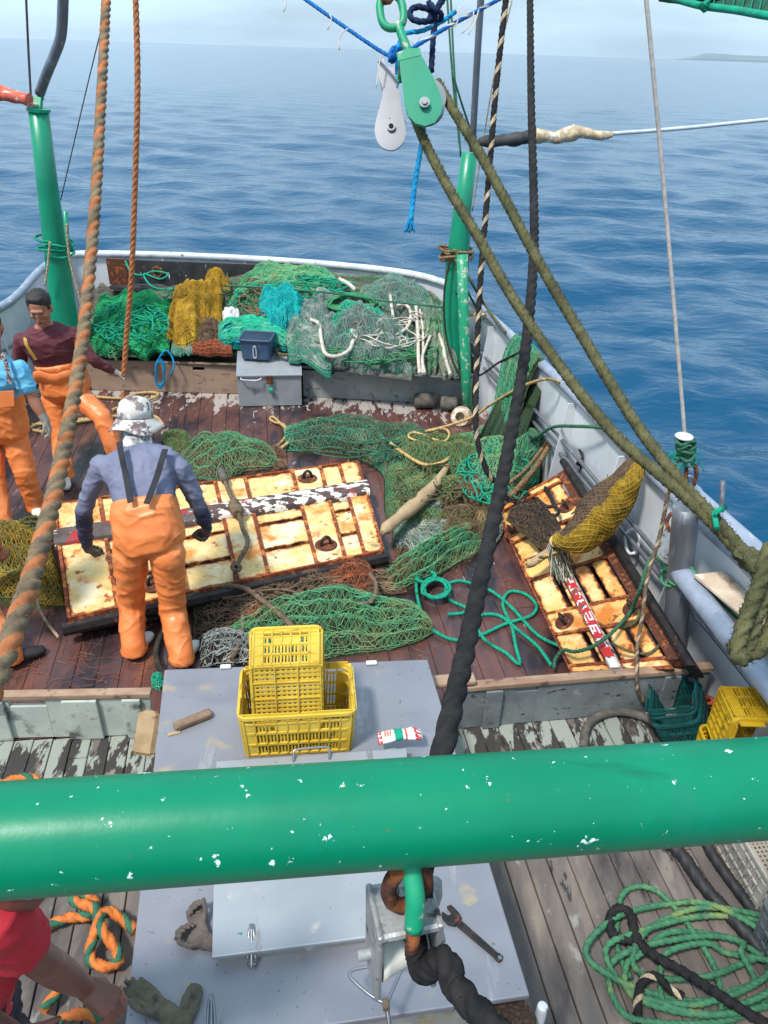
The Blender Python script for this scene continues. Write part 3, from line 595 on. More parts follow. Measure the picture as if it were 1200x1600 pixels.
rope('black_rope', 'thick black twisted rope falling from the sky past the starboard trawl door to the boom', dpts([(828, -40, 3.7), (830, 150, 3.2), (834, 300, 2.8), (834, 400, 2.5), (822, 540, 2.15), (795, 700, 1.8), (757, 880, 1.45), (727, 1020, 1.2), (697, 1150, 1.02), (668, 1290, .93), (655, 1400, .90)]),   .0165, ['rope_black'], pitch=.15, step=.009, depth=.24, n=18, fuzz=60)
rope('black_rope', 'thinner black rope with pale flecks hanging down to the chain on the starboard door', dpts([(794, -30, 5.0), (776, 130, 5.1), (762, 300, 5.2), (750, 450, 5.25), (744, 600, 5.3), (745, 680, 5.3), (758, 730, 5.35), (772, 752, 5.4)]), .023, ['rope_black', 'rope_strand'], m=(0, 0, 0, 1), pitch=.16, n=12, lobes=4)
rope('orange_rope', 'orange and grey twisted rope sweeping down to the lower left corner', dpts([(168, -40, 2.75), (158, 160, 2.45), (148, 330, 2.2), (128, 540, 1.9), (92, 740, 1.5), (56, 880, 1.25), (20, 990, 1.08), (-30, 1120, .95)]), .0170, ['rope_orange', 'rope_greyblue'], m=(0, 1, 1), pitch=.11, step=.008, depth=.3, n=16, fuzz=500)
rope('orange_rope', 'plain orange twisted rope held by the man in maroon', dpts([(211, -40, 5.5), (215, 120, 5.6), (212, 260, 5.8), (206, 420, 6.1), (198, 520, 6.35), (193, 588, 6.5)]), .024, ['rope_orange'], pitch=.15, depth=.3)
rope('orange_rope_tail', 'short orange rope tail hanging below the gloved fist', [PD(192, 612, 6.5), PD(192, 628, 6.5), PD(189, 640, 6.5)], .022, ['rope_orange'], pitch=.12)

# olive warp through the green block
rope('olive_warp', 'lower run of furry olive rope from green block to starboard rail', dpts([(650, 190, 2.06), (668, 232, 2.0), (700, 292, 1.95), (745, 368, 1.9), (800, 462, 1.84), (880, 580, 1.76), (960, 678, 1.68), (1040, 750, 1.6), (1110, 815, 1.55), (1176, 884, 1.5), (1216, 912, 1.35), (1420, 930, 1.2), (1700, 850, 1.1)]), .0138, ['rope_olive'], pitch=.06, depth=.2, wob=.005, fuzz=2200)
rope('olive_warp', 'upper run of furry olive rope from green block to starboard rail', dpts([(684, 130, 2.06), (706, 168, 2.0), (745, 232, 1.95), (800, 330, 1.9), (860, 440, 1.84), (930, 560, 1.76), (1000, 672, 1.68), (1062, 752, 1.6), (1120, 815, 1.54), (1168, 866, 1.5), (1214, 900, 1.33), (1420, 915, 1.18), (1700, 835, 1.08)]), .0138, ['rope_olive'], pitch=.06, depth=.2, wob=.005, fuzz=2200)
rope('olive_rope_loop', 'hanging olive rope loop in front of the handrail at the right edge', dpts([(1330, 840, 1.12), (1215, 850, 1.1), (1190, 905, 1.1), (1168, 960, 1.1), (1152, 1010, 1.1), (1156, 1030, 1.1), (1166, 1018, 1.12), (1178, 975, 1.12), (1200, 920, 1.12), (1225, 880, 1.12), (1330, 850, 1.12)]), .0128, ['rope_olive'], pitch=.07, depth=.32, fuzz=1500)
rope('olive_rope_loop', 'olive rope bight curling up to the right below the handrail loop', dpts([(1148, 1008, 1.13), (1152, 1022, 1.12), (1170, 1024, 1.12), (1192, 1010, 1.12), (1206, 980, 1.12), (1225, 950, 1.12), (1330, 870, 1.12)]), .0128, ['rope_olive'], pitch=.07, depth=.32, fuzz=1500)
rope('olive_rope_knot', 'small wrapped knot of olive rope where both warps meet', dpts([(1150, 868, 1.52), (1168, 862, 1.5), (1182, 872, 1.5), (1180, 888, 1.52), (1164, 880, 1.54), (1158, 864, 1.5)]), .014, ['rope_olive'], pitch=.085)
wire('green_twine', 'frayed green twine tied round the two olive ropes', dpts([(1118, 800, 1.5), (1128, 806, 1.5), (1134, 796, 1.52), (1126, 790, 1.55), (1110, 812, 1.5), (1120, 826, 1.5)]), .006, 'rope_teal')

# ------------------------------------------------------------------ blocks aloft
def green_block():
    d = 2.0; t = thing('pulley_block', 'green painted steel pulley block hanging from a chain, warps running through it', 'pulley', tuple(PD(664, 192, d)))
    outl = [(625, 88), (640, 82), (652, 80), (662, 96), (676, 122), (684, 142), (690, 158), (688, 176), (678, 190), (664, 195), (650, 191), (640, 180), (634, 160), (630, 128)]
    for dd in (d - .035, d + .045):
        mb = MB(); pl(outl, dd, .010, mb); mb.build('cheek_plate', 'green_paint', t, bevel=.003)
    mb = MB(); c = PD(665, 160, d + .010); mb.lathe([(.030, -.026), (.052, -.024), (.044, -.008), (.044, .010), (.052, .026), (.030, .028)], c, _f0, 26); mb.build('sheave', 'steel', t)
    mb = MB(); c = PD(663, 163, d - .036); mb.lathe([(.0135, -.012), (.0135, .006)], c, _f0, 14); mb.lathe([(.008, -.017), (.008, -.005)], c, _f0, 6); mb.build('axle_bolt', 'steel', t)
    mb = MB(); pl([(624, 92), (622, 84), (638, 78), (654, 77), (656, 84), (640, 88)], d - .036, .10, mb); mb.build('head_plate', 'worn_green', t, bevel=.004)
    mb = MB(); mb.tube(cat(dpts([(622, 36, d), (628, 56, d), (634, 70, d), (640, 84, d)]), .01), .0115, 10); mb.build('hanger_rod', 'worn_green', t)
green_block()
def link(px, py, w_, h_, ang, d, r, m, nm, lab, tilt=0):
    pts = []; 
    for i in range(20):
        th = 2 * math.pi * i / 20; x = w_ * math.copysign(abs(math.cos(th)) ** .8, math.cos(th)); y = h_ * math.copysign(abs(math.sin(th)) ** .75, math.sin(th)); ca, sa = math.cos(R(ang)), math.sin(R(ang))
        pts.append(PD(px + x * ca - y * sa, py + x * sa + y * ca, d + tilt * x))
    mb = MB(); mb.tube(cat(pts, .008, True), r, 10, closed=True); return tag(mb.build(nm, m), lab, 'chain link')
link(612, 18, 18, 26, -8, 2.0, .0105, 'worn_green', 'chain_link', 'large greenish chain link holding the green pulley block')
link(606, -14, 6, 16, 10, 1.99, .0105, 'rust', 'chain_link', 'rust coloured chain link cut by the top edge of the picture')
def grey_block():
    d = 2.25; t = thing('snatch_block', 'bare aluminium snatch block hanging left of the green one', 'pulley', tuple(PD(609, 232, d)))
    outl = smooth2([(600, 140), (612, 138), (622, 142), (627, 170), (633, 200), (630, 220), (618, 232), (606, 233), (594, 226), (587, 208), (588, 190), (596, 160)])
    for dd in (d - .02, d + .045):
        mb = MB(); pl(outl, dd, .008, mb); mb.build('cheek_plate', 'steel', t, bevel=.002)
    mb = MB(); mb.lathe([(.02, -.016), (.045, -.018), (.038, 0), (.045, .018), (.02, .016)], PD(610, 200, d + .02), _f0, 22); mb.build('sheave', 'black_rubber', t)
    mb = MB(); c = PD(611, 199, d - .02); mb.lathe([(.013, -.008), (.013, .0)], c, _f0, 16); mb.build('axle_boss', 'steel', t); mb = MB(); mb.lathe([(.007, -.010), (.007, -.007)], c, _f0, 12); mb.build('axle_hole', 'underlay', t)
    mb = MB(); pl([(600, 138), (594, 120), (592, 98), (598, 94), (600, 104), (612, 108), (618, 104), (620, 96), (624, 100), (622, 122), (616, 138)], d - .01, .03, mb); mb.build('fork_head', 'steel', t, bevel=.004)
grey_block()
rope('blue_rope', 'blue rope running down from the top edge to the knot above the grey block', dpts([(470, -6, 2.3), (530, 36, 2.25), (595, 80, 2.2), (622, 92, 2.15)]), .0062, ['rope_blue'], pitch=.05)
rope('blue_rope', 'blue and white rope rising right from the knot past the grey stay pipe', dpts([(622, 92, 2.15), (650, 72, 2.15), (700, 42, 2.2), (745, 18, 2.3), (800, -12, 2.4)]), .0065, ['rope_blue', 'rope_white'], m=(0, 0, 0, 0, 1), lobes=5, pitch=.1)
rope('blue_rope', 'second thinner blue rope looping behind the chain', dpts([(618, 84, 2.16), (632, 54, 2.2), (660, 48, 2.2), (690, 34, 2.2), (712, 18, 2.2)]), .007, ['rope_cyan'], pitch=.06)
def knot(px, py, d, rad, r, m, nm, lab, k=26, seed=1):
    g = random.Random(seed); pts = [PD(px + g.uniform(-rad, rad), py + g.uniform(-rad, rad) * .8, d + g.uniform(-.02, .02)) for _ in range(k)]
    return rope(nm, lab, pts, r, [m] if isinstance(m, str) else m, pitch=.05, step=.006, cat_='knot')
knot(622, 84, 2.12, 14, .008, 'rope_blue', 'rope_knot', 'tangled dark blue rope knot above the two pulley blocks', 22, 3)
rope('navy_rope', 'dark navy rope with a loop hanging beside the chain', dpts([(700, -20, 2.25), (684, 12, 2.2), (676, 30, 2.2), (660, 34, 2.18), (645, 30, 2.18), (640, 20, 2.2), (650, 11, 2.2), (668, 14, 2.2), (680, 24, 2.2), (677, 60, 2.2), (674, 112, 2.2)]), .0095, ['rope_navy'], pitch=.06)
rope('navy_rope', 'second navy strand crossing above the loop knot', dpts([(670, 4, 2.18), (680, 14, 2.16), (690, 24, 2.18), (684, 34, 2.2), (672, 26, 2.2), (690, 4, 2.22), (702, -20, 2.25)]), .009, ['rope_navy'], pitch=.06)
rope('cyan_rope', 'bright blue rope end hanging below the green block', dpts([(664, 190, 2.25), (658, 230, 2.25), (648, 290, 2.25), (642, 345, 2.25)]), .0085, ['rope_cyan'], pitch=.06)
mb = MB(); g = random.Random(4)
for i in range(46):
    x = g.uniform(-9, 9); mb.tube(cat([PD(642 + g.uniform(-2, 2), 340, 2.25), PD(641 + x * .7, 350, 2.25 + g.uniform(-.01, .01)), PD(640 + x, g.uniform(356, 364), 2.25 + g.uniform(-.02, .02))], .01), .0014, 4)
tag(mb.build('rope_tassel', 'rope_cyan'), 'frayed bright blue tuft at the end of the hanging rope', 'frayed rope end')
rope('cyan_rope', 'short blue tail hanging beside the fork of the grey block', dpts([(624, 92, 2.1), (621, 108, 2.1), (625, 128, 2.1)]), .0085, ['rope_cyan'], pitch=.06)
for k, pts in enumerate((((596, 82), (592, 104), (588, 136)), ((640, 60), (648, 70), (656, 56)), ((515, 22), (518, 30), (512, 46)), ((545, 44), (532, 54), (530, 78)), ((445, -4), (447, 8), (443, 18)), ((740, 18), (738, 34), (722, 52)), ((748, 16), (742, 36), (732, 54)), ((690, 46), (712, 40), (718, 10)))):
    o = wire('twine_end', 'loose pale twine end trailing from the blue ropes', dpts([(x, y, 2.2) for x, y in pts]), .0018, 'rope_white', group='loose twine ends on the blue ropes', step=.01)

# green shade net corner, top right
def shade():
    mb = MB(); top = [(1030, -40, 1.8), (1100, -60, 1.7), (1170, -80, 1.6), (1320, -140, 1.4), (1800, -330, 1.2)]; bot = [(1036, -8, 1.7), (1090, 8, 1.6), (1150, 16, 1.5), (1210, 26, 1.4), (1320, 36, 1.3), (1800, 20, 1.1)]
    A, B = cat(dpts(top), .02), cat(dpts(bot), .02); u = np.linspace(0, 1, 60); f = lambda c: np.stack([np.interp(u, np.linspace(0, 1, len(c)), c[:, j]) for j in range(3)], 1)
    a, b = f(A), f(B); rows = []
    for k in range(26): v = k / 25; q = a * (1 - v) + b * v; q[:, 2] -= .03 * math.sin(v * math.pi) ; q[:, 2] += .008 * (vn(q * 30, 3) - .5); rows.append(q)
    rows = np.array(rows); t = thing('shade_net', 'green shade netting corner in the upper right of the view', 'netting', tuple(b[10])); mb.rings(rows, 0, False); 
    mb.build('sheet', 'net_dark', t); mb = MB(); mb.tube(b, .007, 8); mb.build('hem_cord', 'rope_teal', t)
    mb = MB(); A_, B_ = [], []
    for k in range(0, 60, 2): A_ += [rows[8, k]]; B_ += [rows[25, k]]
    mb.edges(A_, B_, .0016); mb.build('mesh_thread', 'rope_teal', t)
shade()
mb = MB(); knot(1100, 10, 1.56, 12, .003, 'rope_teal', 'net_tie', 'little green tie on the hem of the shade netting', 10, 9)

# ------------------------------------------------------------------ near boom with its hook and block
BA, BB = PD(-260, 1330, .785), PD(1460, 1212, .965)
bd_ = (BB - BA).normalized(); mb = MB(); c = cat([BA - bd_ * 2.2, BB + bd_ * 2.2], .02); mb.tube(c, .0590, 48); o = mb.build('boom', 'boom_paint'); tag(o, 'thick glossy green steel boom crossing the whole foreground', 'boom')
HB = PD(640, 1268, .835)       # boom axis above the hook
def lower_block():
    t = thing('fairlead_block', 'open galvanised block with a white roller hanging under the green boom', 'pulley', tuple(HB - Vector((0, 0, .30))))
    X, Y, Z = Vector((1, 0, 0)), Vector((0, 1, 0)), Vector((0, 0, 1)); ry = Matrix.Rotation(R(14), 3, 'Z'); X = ry @ X; Y = ry @ Y
    top = HB - Z * .165 + Y * -.004; q = lambda x, y, z: top + X * x + Y * y + Z * z
    mb = MB(); prof = [(-.038, -.034), (-.034, .034), (.034, .034), (.040, -.028), (.026, -.042), (-.024, -.044)]
    mb.hexa([q(-.040, -.036, -.012), q(.040, -.036, -.012), q(.038, .036, -.012), q(-.038, .036, -.012)], [q(-.040, -.036, 0), q(.040, -.036, 0), q(.038, .036, 0), q(-.038, .036, 0)]); mb.build('top_plate', 'steel_worn', t, bevel=.006)
    for s in (-1, 1):
        mb = MB(); x = s * .036; mb.hexa([q(x - .004, -.032, -.14), q(x + .004, -.032, -.14), q(x + .004, .028, -.14), q(x - .004, .028, -.14)], [q(x - .004, -.036, .002), q(x + .004, -.036, .002), q(x + .004, .036, .002), q(x - .004, .036, .002)]); mb.build('side_plate', 'steel_worn', t, bevel=.003)
    mb = MB(); mb.lathe([(.034, -.030), (.030, -.02), (.024, 0), (.030, .02), (.034, .030)], q(0, 0, -.088), X, 26, smooth=True); mb.build('roller', 'nylon', t)
    mb = MB(); mb.tube([q(-.056, 0, -.088), q(.056, 0, -.088)], .007, 10); mb.build('axle', 'steel_worn', t)
    mb = MB(); mb.tube(cat([q(-.012, .005, .03), q(-.012, .004, .0)], .01), .006, 8); mb.build('hinge_pin', 'steel_worn', t)
    mb = MB(); mb.lathe([(.010, -.04), (.012, -.02), (.010, .0)], q(.043, .02, -.0), Z, 10); mb.build('hinge_barrel', 'steel_worn', t)
    mb = MB(); ring = [q(.022 * math.cos(a), -.006, .045 + .036 * math.sin(a)) for a in np.linspace(0, 2 * math.pi, 18, endpoint=False)]; mb.tube(cat(ring, .004, True), .0095, 10, closed=True); mb.build('shackle', 'rust', t)
    mb = MB(); hk = [q(0, .012, .11), q(.002, -.004, .085), q(.003, -.026, .062), q(.002, -.034, .040), q(.0, -.040, .018)]; mb.tube(cat(hk, .006), [.012] * 0 or .0115, 12); mb.build('hook', 'worn_green', t)
    mb = MB(); mb.tube(cat([q(0, -.039, .02), q(-.002, -.046, .0), q(-.003, -.048, -.012)], .004), .0085, 10); mb.build('hook_tip', 'rust', t)
    return q
LQ = lower_block()
rope('black_rope', 'black laid rope coming out of the white roller block towards the bottom edge', [LQ(.012, .03, -.05), LQ(.014, -.005, -.058), LQ(.016, -.035, -.085)] + dpts([(694, 1500, .86), (712, 1540, .84), (745, 1578, .81), (790, 1625, .78)]), .0165, ['rope_black'], pitch=.085, step=.006, depth=.26, n=18, fuzz=100)
mat('packet_white', [(226, 222, 218), (206, 204, 204)], 8, .3, bump=.3); mat('red_gloss', [(206, 44, 40), (186, 36, 36)], 8, .3); mat('orange_print', [(222, 130, 90), (206, 116, 80)], 8, .4)
mat('bristle', [(86, 62, 46), (58, 44, 36), (118, 86, 58)], 60, .95, bump=1, bdist=.02)
mat('grey_steel', [(162, 166, 170), (146, 150, 156)], 3, .45, metal=.3, bump=.2, layers=[((120, 118, 116), 9, .62, .7, (1, 1, 1), .6), ((168, 130, 104), 12, .68, .72, (1, 1, 1), .8)])
mat('bucket_blue', [(58, 84, 112), (44, 68, 96)], 6, .55, bump=.2, layers=[((120, 140, 156), 20, .66, .7, (1, 1, 1), .7)])
mat('bucket_shaded', [(26, 44, 72), (20, 34, 56)], 6, .55)  # darker copy of the bucket blue, the inside's shade put into the colour
# ------------------------------------------------------------------ steel hatch
HZ = .50
def quad_solid(mb, px, z0, z1, m=0, base=None):
    q = [P(x, y, z1) for x, y in px]; mb.hexa([(v.x, v.y, z0) for v in q], [(v.x, v.y, z1) for v in q], m)
def hatch():
    t = thing('cargo_hatch', 'large flat steel hatch in the middle foreground carrying the yellow crates', 'hatch', tuple(P(450, 1300)))
    px = [(190, 1650), (828, 1555), (668, 1030), (257, 1046)]
    mb = MB(); q = [P(x, y, HZ - .03) for x, y in px]; c = sum(q, Vector()) / 4; q2 = [c + (v - c) * .985 for v in q]
    mb.hexa([(v.x, v.y, .0) for v in q2], [(v.x, v.y, HZ - .03) for v in q2]); mb.build('coaming', 'dirty_plate', t)
    mb = MB(); quad_solid(mb, px, HZ - .03, HZ); mb.build('cover_plate', 'hatch_plate', t, bevel=.006)
    lp = [(331, 1496), (641, 1456), (636, 1168), (338, 1189)]
    mb = MB(); q = [P(x, y, HZ + .07) for x, y in lp]; c = sum(q, Vector()) / 4; q2 = [c + (v - c) * .96 for v in q]; mb.hexa([(v.x, v.y, HZ) for v in q2], [(v.x, v.y, HZ + .055) for v in q2]); mb.build('lid_coaming', 'dirty_plate', t)
    mb = MB(); quad_solid(mb, lp, HZ + .05, HZ + .07); l_ = mb.build('lid', 'lid_plate', t, bevel=.005)
    mb = MB(); mb.tube(cat([P(459, 1190, HZ + .07), P(459, 1177, HZ + .10), P(464, 1171, HZ + .11), P(508, 1167, HZ + .11), P(514, 1172, HZ + .10), P(515, 1186, HZ + .07)], .01), .006, 8); mb.build('lid_handle', 'steel', l_)
    for x, y in ((393, 1500), (330, 1610)):
        mb = MB()
        for s in (-1, 1):
            a = P(x + 6 * s, y, HZ + .03); mb.tube(cat([a, P(x + 4 * s, y - 40, HZ + .07), P(x + 1 * s, y - 56, HZ + .08)], .01), .0055, 8)
        mb.tube([P(x - 7, y + 6, HZ + .02), P(x + 7, y + 6, HZ + .02)], .007, 8); mb.tube(cat([P(x, y - 52, HZ + .085), P(x, y - 20, HZ + .06), P(x, y + 14, HZ + .03)], .01), .005, 8); mb.build('toggle_clamp', 'steel', t)
    for x, y in ((352, 1042), (580, 1036), (610, 1174)):
        mb = MB(); a = P(x - 8, y, HZ + .008); b = P(x + 9, y - 1, HZ + .008); d = b - a; mb.rbox((a + b) / 2, (d.length, .03, .014), .004, rot=Matrix.Rotation(math.atan2(d.y, d.x), 3, 'Z')); mb.build('hinge', 'white_rail', t)
    # second lower level cover in front of the lid
hatch()
def wrench():
    t = thing('adjustable_wrench', 'black adjustable wrench lying on the hatch to the right of the roller block', 'wrench', tuple(P(745, 1460, HZ)))
    a, b = P(715, 1440, HZ + .012), P(781, 1497, HZ + .012); d = (b - a).normalized(); n_ = Vector((-d.y, d.x, 0)); mb = MB()
    w = lambda u, v, z=.012: (a + (b - a) * u + n_ * v) + Vector((0, 0, z - .012))
    for z0, z1 in ((.002, .014),):
        P2 = [w(0, .014), w(.9, .011), w(.97, .015), w(1.03, .013), w(1.05, 0), w(1.03, -.013), w(.97, -.015), w(.9, -.011), w(0, -.014)]; mb.prism([(v.x, v.y) for v in P2][::-1], HZ + z0, HZ + z1)
    mb.build('shank', 'dark_iron', t, bevel=.002)
    mb = MB(); P2 = [w(.02, .02), w(.02, -.02), w(-.1, -.034), w(-.28, -.03), w(-.34, -.012), w(-.2, -.008), w(-.16, .010), w(-.34, .018), w(-.3, .034), w(-.1, .03)]; mb.prism([(v.x, v.y) for v in P2], HZ + .002, HZ + .018); mb.build('jaw', 'dark_iron', t, bevel=.002)
    mb = MB(); c = w(1.0, 0); mb.lathe([(.008, 0), (.008, .002)], (c.x, c.y, HZ + .0142), (0, 0, 1), 14); mb.build('hang_hole', 'steel', t)
wrench()
mb = MB(); a, b = P(272, 1136, HZ + .02), P(330, 1113, HZ + .02); d = b - a; mb.rbox((a + b) / 2, (d.length, .05, .032), .006, rot=Matrix.Rotation(math.atan2(d.y, d.x), 3, 'Z')); tag(mb.build('wood_offcut', 'old_wood', bevel=.004), 'small brown timber offcut lying on the hatch left of the crates', 'wood block')
mb = MB(); a, b = P(262, 1148, HZ + .004), P(282, 1143, HZ + .004); d = b - a; mb.rbox((a + b) / 2, (d.length, .02, .005), .001, rot=Matrix.Rotation(math.atan2(d.y, d.x), 3, 'Z')); tag(mb.build('wood_splinter', 'raw_wood'), 'thin pale wood splinter beside the timber offcut', 'wood splinter')
# triangular handle of the roller block rope
def tri():
    t = thing('triangle_handle', 'triangular steel rod handle lying under the roller block', 'handle', tuple(P(590, 1540, HZ + .1)))
    z = HZ + .16; mb = MB(); mb.tube(cat([P(x, y, z) for x, y in ((636, 1501), (590, 1508), (556, 1514), (546, 1520), (550, 1530), (575, 1552), (598, 1566), (606, 1564), (612, 1550), (626, 1518), (634, 1500))], .01), .0062, 10); mb.build('rod', 'steel', t)
    mb = MB(); mb.tube(cat([P(602, 1562, z), P(606, 1585, z - .02), P(612, 1625, z - .04)], .01), .008, 10); mb.build('stem', 'galv_pipe', t)
    mb = MB(); mb.tube(cat([P(602, 1562, z), P(604, 1578, z)], .005), .0125, 10); mb.build('tape_wrap', 'old_wood', t)
tri()
# ------------------------------------------------------------------ crates
for nm, c1, c2 in (('crate_yellow', (214, 182, 66), (196, 162, 48)), ('crate_ochre', (196, 158, 30), (170, 132, 24)), ('crate_teal', (12, 78, 76), (10, 62, 62)), ('crate_white', (172, 166, 156), (150, 146, 138)), ('crate_grey', (96, 104, 108), (76, 84, 90)), ('crate_amber', (226, 168, 36), (206, 146, 26))):
    mat(nm, [c1, c2], 5, .42, bump=.12, layers=[(tuple(int(v * .62) for v in c1), 13, .60, .70, (1, 1, 1), .7), (tuple(min(255, int(v * 1.1) + 14) for v in c1), 30, .70, .73, (1, 1, 1), .7)])
def make_crate(label, m, W=.55, D=.36, Hh=.30, group=None):
    t = thing('crate', label, 'crate', (0, 0, 0), group=group); b = .03
    def rr(x, y, r=.045, k=5):
        o = []
        for cx, cy, a0 in ((x - r, y - r, 0), (-x + r, y - r, 90), (-x + r, -y + r, 180), (x - r, -y + r, 270)):
            for i in range(k): a = R(a0 + 90 * i / (k - 1)); o.append((cx + r * math.cos(a), cy + r * math.sin(a)))
        return o
    def band(mb, z0, z1, th, taper=.94, out=0.0):
        def sc_(z): return taper + (1 - taper) * z / Hh
        o0 = [(x * sc_(z0), y * sc_(z0), z0) for x, y in rr(W / 2 + out, D / 2 + out)]; o1 = [(x * sc_(z1), y * sc_(z1), z1) for x, y in rr(W / 2 + out, D / 2 + out)]
        i0 = [(x * sc_(z0), y * sc_(z0), z0) for x, y in rr(W / 2 + out - th, D / 2 + out - th)]; i1 = [(x * sc_(z1), y * sc_(z1), z1) for x, y in rr(W / 2 + out - th, D / 2 + out - th)]
        mb.rings(np.array([o0, o1, i1, i0]), 0, False, False, closed=True)
    mb = MB(); band(mb, Hh - .018, Hh, .013, out=.006); mb.build('rim', m, t, local=True)
    mb = MB()
    for z in (.004, .075, .15, .215, .245): band(mb, z, z + (.012 if z < .2 else .008), .012)
    ring = rr(W / 2, D / 2, .045, 5); 
    tp = .94
    per = []
    for side, (a, bb, fx) in (('f', ((-W / 2, -D / 2), (W / 2, -D / 2), 1)), ('b', ((W / 2, D / 2), (-W / 2, D / 2), 1)), ('l', ((-W / 2, D / 2), (-W / 2, -D / 2), 0)), ('r', ((W / 2, -D / 2), (W / 2, D / 2), 0))):
        Ls = W if fx else D; n1 = int(round(Ls / .052)); dx, dy = (bb[0] - a[0]) / Ls, (bb[1] - a[1]) / Ls; nx, ny = -dy, dx
        for i in range(n1 + 1):
            u = .02 + (Ls - .04) * i / n1
            for z0, z1, wd, th in ((.0, Hh - .01, .006, .010),):
                x0, y0 = a[0] + dx * u, a[1] + dy * u; s0, s1 = tp + (1 - tp) * z0 / Hh, tp + (1 - tp) * z1 / Hh; 
                def q(s_, z, o_, f): return ((x0 + dx * o_) * s_ + nx * f, (y0 + dy * o_) * s_ + ny * f, z)
                mb.hexa([q(s0, z0, -wd / 2, 0), q(s0, z0, wd / 2, 0), q(s0, z0, wd / 2, th), q(s0, z0, -wd / 2, th)], [q(s1, z1, -wd / 2, 0), q(s1, z1, wd / 2, 0), q(s1, z1, wd / 2, th), q(s1, z1, -wd / 2, th)])
        n2 = int(round((Ls - .14) / .017))
        for i in range(n2 + 1):
            u = .07 + (Ls - .14) * i / n2; x0, y0 = a[0] + dx * u, a[1] + dy * u
            for z0, z1 in ((.012, .15),) if abs(u - Ls / 2) < Ls * .22 else ((.012, .215),):
                s0, s1 = tp + (1 - tp) * z0 / Hh, tp + (1 - tp) * z1 / Hh; wd = .009; th = .009; f0 = .008
                mb.hexa([((x0 - dx * wd / 2) * s0 + nx * f0, (y0 - dy * wd / 2) * s0 + ny * f0, z0), ((x0 + dx * wd / 2) * s0 + nx * f0, (y0 + dy * wd / 2) * s0 + ny * f0, z0), ((x0 + dx * wd / 2) * s0 + nx * (f0 + .004), (y0 + dy * wd / 2) * s0 + ny * (f0 + .004), z0), ((x0 - dx * wd / 2) * s0 + nx * (f0 + .004), (y0 - dy * wd / 2) * s0 + ny * (f0 + .004), z0)],
                        [((x0 - dx * wd / 2) * s1 + nx * f0, (y0 - dy * wd / 2) * s1 + ny * f0, z1), ((x0 + dx * wd / 2) * s1 + nx * f0, (y0 + dy * wd / 2) * s1 + ny * f0, z1), ((x0 + dx * wd / 2) * s1 + nx * (f0 + .004), (y0 + dy * wd / 2) * s1 + ny * (f0 + .004), z1), ((x0 - dx * wd / 2) * s1 + nx * (f0 + .004), (y0 - dy * wd / 2) * s1 + ny * (f0 + .004), z1)])
        # solid centre label panel and solid upper band
        for u0, u1, z0, z1 in ((Ls * .30, Ls * .70, .16, .222), (.012, .07, .01, Hh * .84), (Ls - .07, Ls - .012, .01, Hh * .84), (.02, Ls * .36, .252, .284), (Ls * .64, Ls - .02, .252, .284)):
            s0, s1 = tp + (1 - tp) * z0 / Hh, tp + (1 - tp) * z1 / Hh; f0 = .005; th = .004
            def q(u, s_, z, f): return ((a[0] + dx * u) * s_ + nx * f, (a[1] + dy * u) * s_ + ny * f, z)
            mb.hexa([q(u0, s0, z0, f0), q(u1, s0, z0, f0), q(u1, s0, z0, f0 + th), q(u0, s0, z0, f0 + th)], [q(u0, s1, z1, f0), q(u1, s1, z1, f0), q(u1, s1, z1, f0 + th), q(u0, s1, z1, f0 + th)])
    mb.build('side_walls', m, t, local=True)
    mb = MB(); bw, bd = W * tp / 2 - .01, D * tp / 2 - .01; nx_, ny_ = int(W * tp / .024), int(D * tp / .024)
    mb_ = mb
    for i in range(nx_): 
        x = -bw + 2 * bw * (i + .5) / nx_; mb_.box((x, 0, .006), (.011, 2 * bd, .005))
    for j in range(ny_):
        y = -bd + 2 * bd * (j + .5) / ny_; mb_.box((0, y, .0085), (2 * bw, .011, .005))
    for i in range(6): mb_.box((-bw + 2 * bw * i / 5, 0, .001), (.006, 2 * bd, .006))
    for j in range(4): mb_.box((0, -bd + 2 * bd * j / 3, .0), (2 * bw, .006, .007))
    mb_.build('base_grid', m, t, local=True)
    for s in (-1, 1):
        mb = MB(); x = s * (W / 2 - .006); mb.tube([(x, -.055, .267), (x, .055, .267)], .008, 8); mb.build('handle', m, t, local=True)
    return t
def setm(t, M): t.matrix_world = M; WM[t.name] = M
def copytree(o, parent=None):
    c = o.copy(); C.objects.link(c); c.parent = parent
    for ch in o.children: copytree(ch, c)
    return c
bpy.context.view_layer.update()
a, b = P(383, 1183, HZ), P(550, 1173, HZ); d = b - a; yaw = math.atan2(d.y, d.x); W1 = d.length / .94
cr1 = make_crate('open yellow plastic crate on the steel hatch holding a second crate', 'crate_yellow', W=W1, D=W1 * .62, Hh=.27, group='yellow crates on the hatch')
n_ = Vector((-d.y, d.x, 0)).normalized(); mid = (a + b) / 2; c0 = mid + n_ * (W1 * .62 * .45)
setm(cr1, Matrix.Translation((c0.x, c0.y, HZ + .004)) @ Matrix.Rotation(yaw, 4, 'Z'))
W2, D2, H2 = .50, .355, .29
cr2 = make_crate('yellow crate standing on end inside the open one, perforated base facing us', 'crate_yellow', W=W2, D=D2, Hh=H2, group='yellow crates on the hatch')
Fr = mid + n_ * .055; Fr = Fr - d.normalized() * .045
